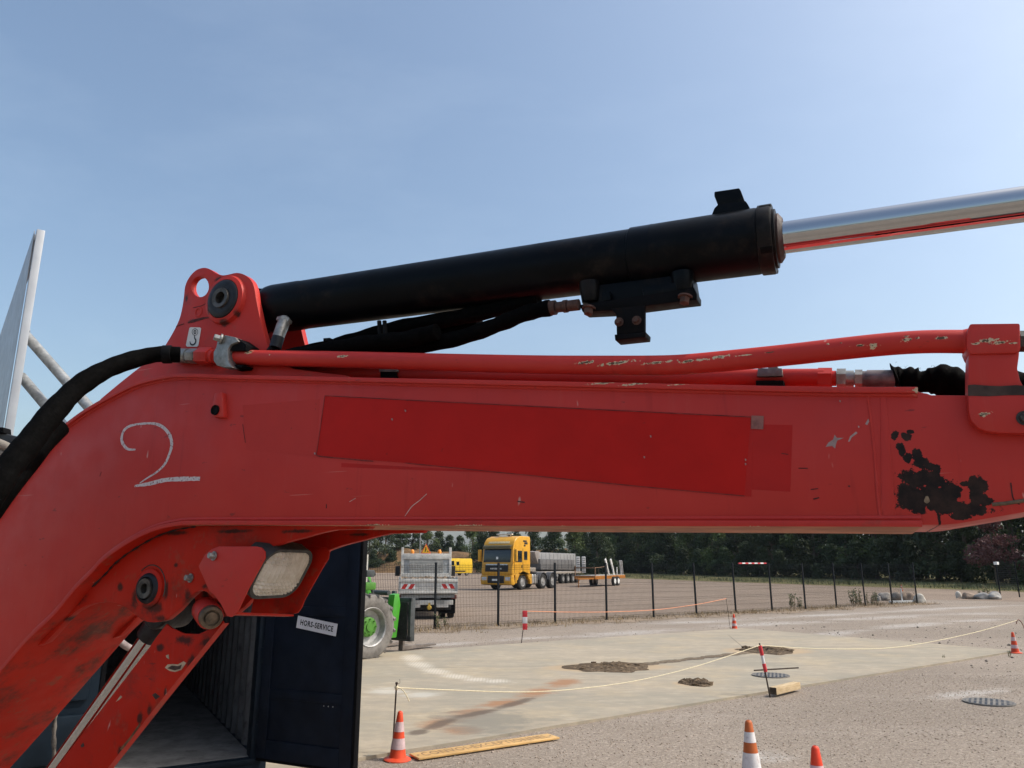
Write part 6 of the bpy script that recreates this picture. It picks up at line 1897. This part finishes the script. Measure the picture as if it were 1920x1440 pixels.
for x_ in (-1.0, -.28):
    g.bar((x_, -.3, 1.25), (x_, -.6, 2.05), .07, .07); g.bar((x_, -1.65, 1.25), (x_, -1.5, 2.05), .07, .07); g.bar((x_, -.55, 2.05), (x_, -1.55, 2.05), .07, .07)
part('cab_frame', g, CHASS, TEL, .01)
part('cab_glass', G().b2((-.98, -1.5, 1.3), (-.3, -.6, 2.0)), GLASSD, TEL, .02)
part('cab_roof', G().b2((-1.02, -1.65, 2.05), (-.24, -.45, 2.13)), WHITE, TEL, .03)
part('engine_hood', G().prism([(.25, -2.9, .8), (.25, -2.9, 1.35), (.25, -1.2, 1.45), (.25, -.6, 1.2), (.25, -.6, .8)], (.7, 0, 0)), GRN, TEL, .06)
part('main_boom', G().prism([(-.16, -3.0, 1.35), (-.16, -3.0, 1.85), (-.16, .0, 1.75), (-.16, .75, 1.45), (-.16, .95, .75), (-.16, .75, .55), (-.16, .55, .9), (-.16, .0, 1.3)], (.34, 0, 0)), GRN, TEL, .03)
part('boom_head', G().prism([(.40, 1.04, 1.10), (.40, 1.16, 1.12), (.40, 1.21, .9), (.40, 1.13, .28), (.40, 1.0, .28), (.40, 1.0, .75)], (.18, 0, 0)), GRN, TEL, .02)
part('boom_cylinder', G().cyl((.34, -1.6, 1.1), (.30, .3, 1.55), .07, n=14).cyl((.30, .3, 1.55), (.28, .75, 1.5), .04, n=12), CHASS, TEL)
part('boom_hose', G().tube(curve_pts([(.22, .1, 1.42), (.24, .45, 1.46), (.26, .66, 1.32), (.27, .74, 1.10), (.27, .74, .9)], 5), .03, 8), GREY_A, TEL)
part('work_light', G().b2((.30, .28, 1.45), (.62, .48, 1.58)), GREY_A, TEL, .02)
part('beam_guard', G().b2((.45, .0, 1.22), (.95, .25, 1.36)), LGRN, TEL, .03)
part('beacon_post', G().b2((.22, .50, 1.35), (.29, .57, 1.88)).b2((.0, .50, 1.78), (.25, .55, 1.84)), P('post_cream', (.5, .47, .42), .5), TEL)
CAR0 = 1.32
CHW = .76
g = G()
g.b2((-CHW, CAR0, .20), (CHW, CAR0 + .05, .30)); g.b2((-CHW, CAR0, .95), (CHW, CAR0 + .05, 1.03))
g.b2((-CHW, CAR0, .2), (-CHW + .08, CAR0 + .06, 1.03)); g.b2((CHW - .08, CAR0, .2), (CHW, CAR0 + .12, 1.03)); g.b2((.16, CAR0, .2), (.26, CAR0 + .06, 1.16))
car = part('fork_carriage', g, GREY_A, TEL, .01)
part('carriage_backplate', G().b2((-CHW + .08, CAR0 - .03, .24), (CHW - .08, CAR0, .95)), CHASS, car)
part('carriage_top_tube', G().cyl((-CHW, CAR0 - .1, 1.12), (.20, CAR0 - .1, 1.12), .05, n=14), GREY_A, car)
for x_ in (-.38, .36):
    part('fork', G().prism([(x_, CAR0 + .06, .9), (x_, CAR0 + .12, .9), (x_, CAR0 + .12, .10), (x_, CAR0 + 1.0, .075), (x_, CAR0 + 1.0, .045), (x_, CAR0 + .06, .01)], (.13, 0, 0)), FORKM, TEL, .006)

# ================================================================== CONES
CONE_RED = P('cone_red', (.62, .065, .022), .45, var=.12, scale=12, dirt=(.35, .06, .03), dirt_amt=.3)
CONE_OR = P('cone_orange', (.46, .115, .032), .5, var=.12, scale=12, dirt=(.25, .08, .04), dirt_amt=.35)
BANDW = P('band_white', (.66, .63, .62), .5, var=.1, scale=14, dirt=(.36, .25, .24), dirt_amt=.5)
BANDP = P('band_dirty', (.52, .38, .38), .5, var=.15, scale=14, dirt=(.30, .20, .20), dirt_amt=.6)
def cone(loc, h, label, col, band, spec=((.19, .36), (.56, .75)), rz=0, rb=None, sq=False, lean=(0, 0)):
    t_ = thing('traffic_cone', label, 'traffic cone', loc, rz, 'traffic cones round the yard')
    t_.rotation_euler = (lean[0], lean[1], rz)
    r0, r1 = (rb or h * .185), h * .052
    zb = h * .055
    def rad(f): return r0 + (r1 - r0) * f
    g = G().lathe([(r0 * 1.05, zb), (rad(.06), zb + h * .05)] + [(rad(f), zb + (h - zb) * f) for f in (.2, .4, .6, .8, .96)] + [(r1 * .8, h - .004), (r1 * .45, h), (r1 * .42, h - .02)], (0, 0, 0), (0, 0, 1), 32, caps=False)
    part('cone_body', g, col, t_, 0, 50)
    if sq:
        b = G().box((0, 0, zb / 2), (r0 * 2.75, r0 * 2.75, zb))
        part('cone_base', b, col, t_, .012)
    else:
        b = G().lathe([(r0 * 1.62, 0), (r0 * 1.64, zb * .35), (r0 * 1.5, zb * .7), (r0 * 1.15, zb * 1.05), (r0 * .95, zb * 1.3)], (0, 0, 0), (0, 0, 1), 32)
        part('cone_base', b, col, t_, 0, 50)
    for a, b_ in spec:
        part('reflective_band', G().lathe([(rad(f) + .0016, zb + (h - zb) * f) for f in (a, (a + b_) / 2, b_)], (0, 0, 0), (0, 0, 1), 32, caps=False), band, t_, 0, 60)
    return t_
def height_at(p, py):
    r_ = ray(960 + FOC * 0, py)
    return CAMZ + (ray(960, py).z / ray(960, py).y) * p.y
p = on_z(745, 1425)
cone(p, height_at(p, 1333), 'weathered red cone with dull white bands beside the yellow convoi board', CONE_RED, BANDP, ((.19, .42), (.56, .77)), .3, lean=(0, .03))
p = on_z(1412, 1478)
cone(p, height_at(p, 1350), 'burnt orange cone with clean white bands standing on gravel at the front', CONE_OR, BANDW, ((.26, .50), (.66, .82)), .2, rb=.088, sq=True)
p = on_z(1540, 1535)
cone(p, height_at(p, 1398), 'red cone with a pale pink band, only its upper part in view', P('cone_bright', (.72, .06, .025), .4, var=.1), P('band_pink', (.60, .44, .46), .5, var=.12, scale=14), ((.22, .40), (.50, .72)), 0)
p = on_z(1377.5, 1180.5)
cone(p, height_at(p, 1151), 'small orange cone at the back corner of the concrete slab', CONE_RED, BANDP, rz=.1)
p = on_z(1904, 1224.5)
cone(p, height_at(p, 1185), 'red cone beside the hooked stake at the far right corner of the slab', CONE_RED, BANDP, rz=.1)
p = on_z(1691, 1108.5)
cone(p, height_at(p, 1096), 'tiny faded cone far off behind the boulders and the fence', CONE_OR, BANDP, rz=.1)

# ================================================================== STAKES AND CORDS
RODM = P('rusty_rod', (.055, .038, .030), .7, .2, var=.4, scale=30)
CORD = P('cream_cord', (.66, .56, .38), .8, var=.1, scale=40)
CORDO = P('orange_cord', (.75, .30, .16), .7, var=.1, scale=20)
STR = P('stake_red', (.58, .04, .05), .5, var=.15)
STW = P('stake_white', (.68, .66, .65), .5, var=.1)
def stake(base_px, top_px, r, label, z0=0.0, lean_y=0.0, mat=RODM):
    b = on_z(*base_px, z0)
    t_ = at_y(*top_px, b.y + lean_y)
    o = thing('marker_stake', label, 'stake', b)
    part('rod', G().cyl((0, 0, -.1), t_ - b, r, n=10), mat, o)
    return o, b, t_
s1, s1b, s1t = stake((735, 1418), (743.5, 1283), .0075, 'thin rusty stake behind the near cone with a cream cord tied to its top', 0)
part('rod_head', G().cyl(s1t - s1b, s1t - s1b + Vector((.001, 0, .018)), .012, n=10), RODM, s1)
part('wire_hook', G().tube(curve_pts([s1t - s1b, s1t - s1b + Vector((.03, 0, .012)), s1t - s1b + Vector((.028, 0, .045))], 4), .0016, 5), RODM, s1)
s2, s2b, s2t = stake((1445, 1303), (1424, 1206), .010, 'leaning iron stake with red and white bands beside the wood block', SLZ, .02)
ax_ = (s2t - s2b)
for a, b_, m_ in ((.64, .80, STR), (.40, .64, STW), (.20, .40, STR), (.80, .0, None)):
    pass
for a, b_, m_, r_ in ((.76, .95, STR, .024), (.60, .76, STW, .020), (.44, .60, STR, .024)):
    part('band', G().cyl(ax_ * a, ax_ * b_, r_, n=12), m_, s2, .004)
s3, s3b, s3t = stake((976.5, 1206), (985, 1145), .009, 'stake with a red and white flag plate at the back edge of the slab', 0, 0)
d3 = s3t - s3b
w3 = .105
for k, m_ in enumerate((STR, STW, STR)):
    z_ = d3.z - (k + 1) * .135
    part('flag_band', G().b2((d3.x - w3 / 2 - .01, -.012, z_), (d3.x + w3 / 2 - .01, .012, z_ + .135)), m_, s3, .003)
s4, s4b, s4t = stake((1370, 1180), (1361.5, 1122.5), .006, 'thin stake beside the small cone holding the end of the orange cord', 0, 0)
s5, s5b, _ = stake((1930, 1226), (1928, 1222), .009, 'hooked iron stake at the photo edge by the far red cone', 0)
hk = [s5b - s5b, at_y(1924, 1190, s5b.y) - s5b, at_y(1917, 1170, s5b.y) - s5b, at_y(1910, 1162, s5b.y) - s5b, at_y(1906, 1166, s5b.y) - s5b, at_y(1906.5, 1170, s5b.y) - s5b]
part('hook', G().tube(curve_pts(hk, 5), .010, 8), P('hook_rust', (.30, .17, .13), .7, var=.2), s5)
s5t = at_y(1907, 1163, s5b.y)
def cord(name, a, b, mids, r, mat, label):
    """cord between two points; the photo pixels in between fix its sag at the right fraction of the way"""
    pts = [a]
    for px, py in mids:
        # place on the vertical plane through a and b
        d = b - a; n_ = Vector((-d.y, d.x, 0)).normalized()
        r_ = ray(px, py)
        pts.append(CAMP + r_ * ((a - CAMP).dot(n_) / r_.dot(n_)))
    pts.append(b)
    o = part(name, G().tube(curve_pts(pts, 8), r, 6), mat)
    return tag(o, label, 'cord')
k1 = s1t + Vector((0, 0, -.03))
k2 = s2b + ax_ * .96
cord('cord', k1, k2, [(860, 1294.5), (985, 1297.5), (1090, 1291), (1200, 1275), (1310, 1248)], .0052, CORD, 'cream cord sagging between the near thin stake and the banded leaning stake')
cord('cord', k2, s5t, [(1500, 1215), (1580, 1217), (1660, 1215.5), (1720, 1208), (1790, 1194.5), (1850, 1180)], .0055, CORD, 'cream cord rising from the banded stake to the hooked stake')
cord('cord', s3t + Vector((0, 0, -.01)), s4t, [(1060, 1147.5), (1140, 1147.3), (1227, 1143.5), (1305, 1133.5)], .0075, CORDO, 'orange cord strung in front of the mesh fence')
part('cord_tail', G().tube(curve_pts([k1 - s1b, k1 - s1b + Vector((.05, -.01, -.01)), k1 - s1b + Vector((.09, -.02, -.05)), k1 - s1b + Vector((.125, -.02, -.115))], 5), .0052, 6), CORD, s1)
part('knot', G().blob(k1 - s1b, (.017, .015, .02), 2, .2, 3), CORD, s1)

# ================================================================== SMALL THINGS ON THE GROUND
# board with lettering
bpx = [(768, 1413), (1030, 1374), (1046, 1383.5), (785, 1421)]
zb_ = .030
c4 = [on_z(*q_, zb_) for q_ in bpx]
ux = ((c4[1] - c4[0]) + (c4[2] - c4[3])).normalized(); uy = Vector((-ux.y, ux.x, 0))
ctr = sum(c4, Vector()) / 4
Lb = ((c4[1] - c4[0]).length + (c4[2] - c4[3]).length) / 2; Wb = abs(((c4[0] - c4[3]) + (c4[1] - c4[2])).dot(uy)) / 2
BY = P('board_yellow', (.56, .34, .13), .6, var=.12, scale=6, dirt=(.38, .27, .15), dirt_amt=.5)
M_ = frame_m(ctr, ux, uy)
bd = tag(part('warning_board', G().b2((-Lb / 2, -Wb / 2, -.016), (Lb / 2, Wb / 2, 0)).xf(M_), BY, None, .002), 'long yellow board reading CONVOI EXCEPTIONNEL lying at the slab edge', 'sign board')
TXT = P('board_lettering', (.27, .16, .07), .6, var=.3, scale=30)
tg_ = text_geo('CONVOI-EXCEPTIONNEL', Wb * .80, Matrix.Identity(4), 0, 1.12, 1.0)
xs_ = [v[0] for v in tg_.v]; kx = Lb * .90 / (max(xs_) - min(xs_))
tg_.v = [tuple(M_ @ Vector((v[0] * kx, v[1], .0012))) for v in tg_.v]
part('lettering', tg_, TXT, bd, sharp=0)
part('bolt_hole', G().lathe([(0, 0), (.012, 0)], M_ @ Vector((-Lb / 2 + .04, 0, .0012)), (0, 0, 1), 10, caps=False).lathe([(0, 0), (.012, 0)], M_ @ Vector((Lb / 2 - .04, 0, .0012)), (0, 0, 1), 10, caps=False), INK, bd, sharp=0, normals=False)
# wood block
WOOD = NT('sawn_wood')
x, y, z = WOOD.xyz()
gr_ = WOOD.noise(6, 5, .6, WOOD.mapv(scale=(1, 9, 9)))
WOODM = WOOD.done(WOOD.mix(WOOD.ramp(gr_, .35, .65), (.42, .30, .17), (.56, .43, .27)), .8, 0, WOOD.bump(gr_, .2, .004), .2)
WEND = P('wood_end_dark', (.09, .065, .045), .9, var=.3, scale=20)
wa, wb = on_z(1457, 1308, .0), on_z(1502, 1296.5, 0)
hgt = height_at(wa, 1297.5)
wblk = thing('timber_block', 'short sawn timber block lying at the edge of the slab by the banded stake', 'timber', wa, math.atan2((wb - wa).y, (wb - wa).x))
Lw_ = (wb - wa).length
part('timber', G().b2((0, -.0, SLZ), (Lw_, .10, SLZ + .09)), WOODM, wblk, .004)
part('end_grain', G().b2((-.002, .002, SLZ + .002), (.0, .098, SLZ + .088)), WEND, wblk)
# rod lying on the slab
ra_, rb_ = on_z(1414, 1257, SLZ + .01), on_z(1497, 1252, SLZ + .01)
tag(part('iron_rod', G().cyl(ra_, rb_, .011, n=8), RODM), 'loose iron rod lying on the slab beyond the round drain grate', 'rod')
# drain grates
GRATE = P('cast_iron', (.17, .155, .14), .8, 0, var=.3, scale=20)
def grate(c, ra, label, n=13, rz=.3):
    n = 9
    t_ = thing('drain_grate', label, 'drain grate', c, rz)
    part('rim', G().lathe([(ra * .90, -.02), (ra * .90, .010), (ra, .012), (ra, -.02)], (0, 0, 0), (0, 0, 1), 40, caps=False), GRATE, t_, 0, 40)
    part('recess', G().lathe([(.0, .0105), (ra * .91, .0105)], (0, 0, 0), (0, 0, 1), 32, caps=False), INK, t_, sharp=0, normals=False)
    for k in range(n):
        f = -1 + 2 * (k + .5) / n
        hl_ = math.sqrt(max(0, 1 - f * f)) * ra * .91
        part('grate_bar', G().b2((f * ra * .9 - ra * .05, -hl_, .002), (f * ra * .9 + ra * .05, hl_, .013)), GRATE, t_)
    part('cross_bar', G().b2((-ra * .9, -.02, .001), (ra * .9, .02, .011)), GRATE, t_)
a_, b_ = on_z(1411, 1267, SLZ), on_z(1479, 1267, SLZ)
grate((a_ + b_) / 2 + Vector((0, 0, .002)), (b_ - a_).length / 2, 'round iron drain grate set in the concrete slab', 15, -.33)
a_, b_ = on_z(1808, 1317), on_z(1901, 1319)
grate((a_ + b_) / 2 + Vector((0, 0, .006)), (b_ - a_).length / 2, 'round iron drain grate set in the gravel', 15, -.56)
# earth patches in the slab
DIRT = ground_mat('loose_earth', (.115, .080, .050), (.06, .042, .027), (.22, .16, .105), .5, 17.0, 24.0)
def earth(name, px0, px1, pyc, ry_px, hgt, seed, label, spike=.06):
    a_, b_ = on_z(px0, pyc, SLZ), on_z(px1, pyc, SLZ)
    c_ = (a_ + b_) / 2; rx = (b_ - a_).length / 2
    f_, n_ = on_z((px0 + px1) / 2, pyc - ry_px, SLZ), on_z((px0 + px1) / 2, pyc + ry_px, SLZ)
    ry = (f_ - n_).length / 2
    q = random.Random(seed); g = G(); rows = []
    NA, NR = 48, 12
    ph = [q.uniform(0, 6) for _ in range(6)]
    for i in range(NR + 1):
        r_ = []
        for j in range(NA + 1):
            an = 2 * math.pi * (j % NA) / NA
            k = 1 + .12 * math.sin(an * 2 + ph[0]) + .10 * math.sin(an * 3 + ph[1]) + .07 * math.sin(an * 7 + ph[2]) + .05 * math.sin(an * 11 + ph[3])
            f = i / NR
            qq = random.Random(seed * 997 + i * 101 + (j % NA))
            z_ = hgt * (1 - f ** 2) * (.35 + .65 * qq.random()) + (.003 if i == NR else .006)
            r_.append(Vector((c_.x + rx * k * f * math.cos(an), c_.y + ry * k * f * math.sin(an), SLZ + z_)))
        rows.append(r_)
    g.sheet(rows)
    o = part(name, g, DIRT, None, sharp=0)
    tag(o, kind='stuff')
    # clods
    g = G()
    for i in range(60):
        an = q.uniform(0, 6.28); f = math.sqrt(q.random()) * .9
        s_ = .012 + (spike - .012) * q.random() ** 2.5
        g.blob((c_.x + rx * f * math.cos(an), c_.y + ry * f * math.sin(an), SLZ + hgt * (1 - f * f) * .5 + s_ * .1), (s_ * 1.2, s_, s_ * .6), 1, .4, i)
    o = part('earth_clods', g, DIRT, None, sharp=0)
    tag(o, kind='stuff')
    return c_
earth('earth_patch', 1068, 1218, 1251, 10, .045, 1, '')
earth('earth_patch', 1385, 1492, 1219.5, 6.5, .05, 2, '')
earth('rubble_hole', 1275, 1332, 1281.5, 5.5, .05, 5, '', .075)
q = random.Random(8)
ga, gb = on_z(1205, 1246, SLZ), on_z(1400, 1224, SLZ)
rows = [[], []]
for k in range(40):
    p_ = ga.lerp(gb, k / 39); n_ = Vector((-(gb - ga).y, (gb - ga).x, 0)).normalized()
    w_ = .13 + .03 * math.sin(k * .8) + q.uniform(-.03, .03)
    rows[0].append(p_ - n_ * w_ + Vector((0, 0, .005))); rows[1].append(p_ + n_ * w_ + Vector((0, 0, .005)))
tag(part('earth_groove', G().sheet(rows), ground_mat('groove_earth', (.19, .145, .10), (.10, .075, .055), (.28, .22, .16), .4, 3.0, 30.0), None, sharp=0), kind='stuff')
# boulders
STONE = {}
def boulder(px, py, wpx, hpx, col, label, seed):
    c_ = on_z(px, py)
    d_ = (c_ - CAMP).dot(FWD)
    rx, rz_ = wpx / 2 / FOC * d_, hpx / FOC * d_ * .80
    if col not in STONE:
        STONE[col] = P('boulder_stone', col, .9, var=.25, scale=3, bump=.5, bscale=14, dirt=tuple(a * .5 for a in col), dirt_amt=.5)
    g = G().blob((0, 0, rz_ * .55), (rx, rx * .8, rz_), 3, .26, seed, flat=.55)
    t_ = tag(part('boulder', g, STONE[col], None, 0, 28), label, 'boulder', 'boulders beside the gap in the fence')
    t_.location = c_
    return t_
GREYS, BRNS, WHTS = (.29, .265, .24), (.30, .225, .17), (.50, .46, .40)
boulder(1659, 1126, 24, 12, GREYS, 'small grey boulder at the outer end of the row by the fence end', 1)
boulder(1682, 1127, 20, 12, (.27, .235, .20), 'grey brown boulder between two posts just inside the fence end', 2)
boulder(1703, 1128, 22, 14, BRNS, 'brown block shaped boulder just before the last fence post', 3)
boulder(1725, 1130, 22, 12, WHTS, 'whitish boulder at the foot of the last fence post', 4)
boulder(1647, 1127, 12, 9, GREYS, 'smallest grey stone at the outer end of the boulder row', 5)
boulder(1797, 1122, 11, 10, WHTS, 'pale boulder at the near end of the row beyond the gap', 6)
boulder(1817, 1123, 26, 10, BRNS, 'low brown boulder in the row beyond the gap', 7)
boulder(1845, 1123.5, 34, 11, (.30, .28, .26), 'large flat grey boulder in the row beyond the gap', 8)
boulder(1866, 1124, 22, 11, (.34, .32, .30), 'grey boulder beside the standing mesh panel', 9)
# white kerb frame at the fence end
a_, b_ = on_z(1669, 1131), on_z(1713, 1130)
t_ = part('white_kerb', G().bar(a_ + Vector((0, 0, .05)), b_ + Vector((0, 0, .05)), .12, .1).bar(a_.lerp(b_, .55) + Vector((0, .06, .1)), a_.lerp(b_, .55) + Vector((0, .06, .62)), .05, .05), WHITE, None, .01)
tag(t_, 'low white kerb with a short post in front of the boulders', 'kerb')
# red and white bar far off along the fence top
br0, br1 = F0 + FU * bay * 6.16, F0 + FU * bay * 6.93
br0.z = br1.z = FH + .012
bar = thing('barrier_pole', 'red and white pole lying along the top edge of the mesh fence', 'barrier', (br0.x, br0.y, 0))
n_ = 9
for k in range(n_):
    a_, b_ = br0.lerp(br1, k / n_), br0.lerp(br1, (k + 1) / n_)
    part('pole_band', G().cyl(a_ - Vector((br0.x, br0.y, 0)), b_ - Vector((br0.x, br0.y, 0)), .026, n=10), (STR, STW)[k % 2], bar)
# lamp post behind the lot
lp_ = at_y(786.5, 1057, 118); lp_.z = 0
t_ = thing('lamp_post', 'slim grey lamp post rising behind the tipper truck', 'lamp post', lp_)
part('pole', G().cyl((0, 0, 0), (0, 0, 7.2), .10, .06, 12), GTRL, t_)
part('lamp_head', G().b2((-.12, -.9, 7.12), (.12, .1, 7.24)), GTRL, t_, .03)
# weeds along the fence
def weed(px, py, hpx, label, seed, tall=True):
    c_ = on_z(px, py); d_ = (c_ - CAMP).dot(FWD); h_ = hpx / FOC * d_
    q = random.Random(seed)
    t_ = thing('weed', label, 'weed', c_, 0, 'weeds growing along the fence')
    g = G(); gl_ = G()
    for k in range(7):
        an = q.uniform(0, 6.28); l_ = h_ * q.uniform(.55, 1.05); dx = Vector((math.cos(an), math.sin(an), 0)) * l_ * q.uniform(.05, .28); b0 = Vector((q.uniform(-.12, .12), q.uniform(-.1, .1), 0)) * h_ / .6
        pts = [b0, b0 + dx * .4 + Vector((0, 0, l_ * .5)), b0 + dx + Vector((0, 0, l_))]
        g.tube(pts, [.012 * h_ / .6, .009 * h_ / .6, .004 * h_ / .6], 5)
        for m in range(14):
            f = q.uniform(.15, 1); c = b0 + dx * f + Vector((0, 0, l_ * f))
            v_ = Vector((q.uniform(-1, 1), q.uniform(-1, 1), q.uniform(-.2, .7))).normalized(); s_ = q.uniform(.05, .12) * h_ / .6
            sd_ = v_.orthogonal().normalized() * s_ * .22
            gl_.add([c, c + v_ * s_ * .5 + sd_, c + v_ * s_, c + v_ * s_ * .5 - sd_], [(0, 1, 2, 3)])
    part('stem', g, DRYG, t_, 0, 60)
    part('foliage', gl_, GREENG, t_, sharp=0, normals=False)
weed(822, 1180, 28, 'green weed at the foot of the post in front of the tipper truck', 1)
weed(836, 1174, 18, 'low green weed beside the right rear wheels of the tipper', 2)
weed(1487, 1140, 30, 'grey green bushy weed between two fence posts', 3)
weed(1500, 1141, 22, 'smaller grey green weed against a fence post', 4)
weed(1603, 1133, 30, 'tall dry grassy weed near the boulders', 5)
weed(1612, 1134, 28, 'tall upright weed touching a fence post near the boulders', 6)
weed(1632, 1134, 24, 'thin dry weed between the last posts', 7)
weed(1641, 1133, 24, 'pointed grey weed beside the smallest boulder', 8)
weed(1847, 1122, 28, 'dry feathery weed growing among the boulders beyond the gap', 9)
weed(1770, 1236, 9, 'tiny weed at the slab edge near the far red cone', 10)
weed(1893, 1232, 12, 'tiny weed right beside the far red cone', 11)

# ================================================================== HAZE between the yard and the far hills
hm = bpy.data.materials.new('haze_air')
hm.use_nodes = True
ht = hm.node_tree
ht.nodes.clear()
ho = ht.nodes.new('ShaderNodeOutputMaterial')
hv = ht.nodes.new('ShaderNodeVolumePrincipled')
hv.inputs['Color'].default_value = (0.80, 0.88, 1.0, 1)
hv.inputs['Density'].default_value = 0.00011
hv.inputs['Anisotropy'].default_value = 0.25
ht.links.new(hv.outputs['Volume'], ho.inputs['Volume'])
hz = part('haze', G().b2((-3600, -3600, -8), (3600, 3600, 125)), hm, None, sharp=0)
tag(hz, kind='stuff')
hm.cycles.homogeneous_volume = True
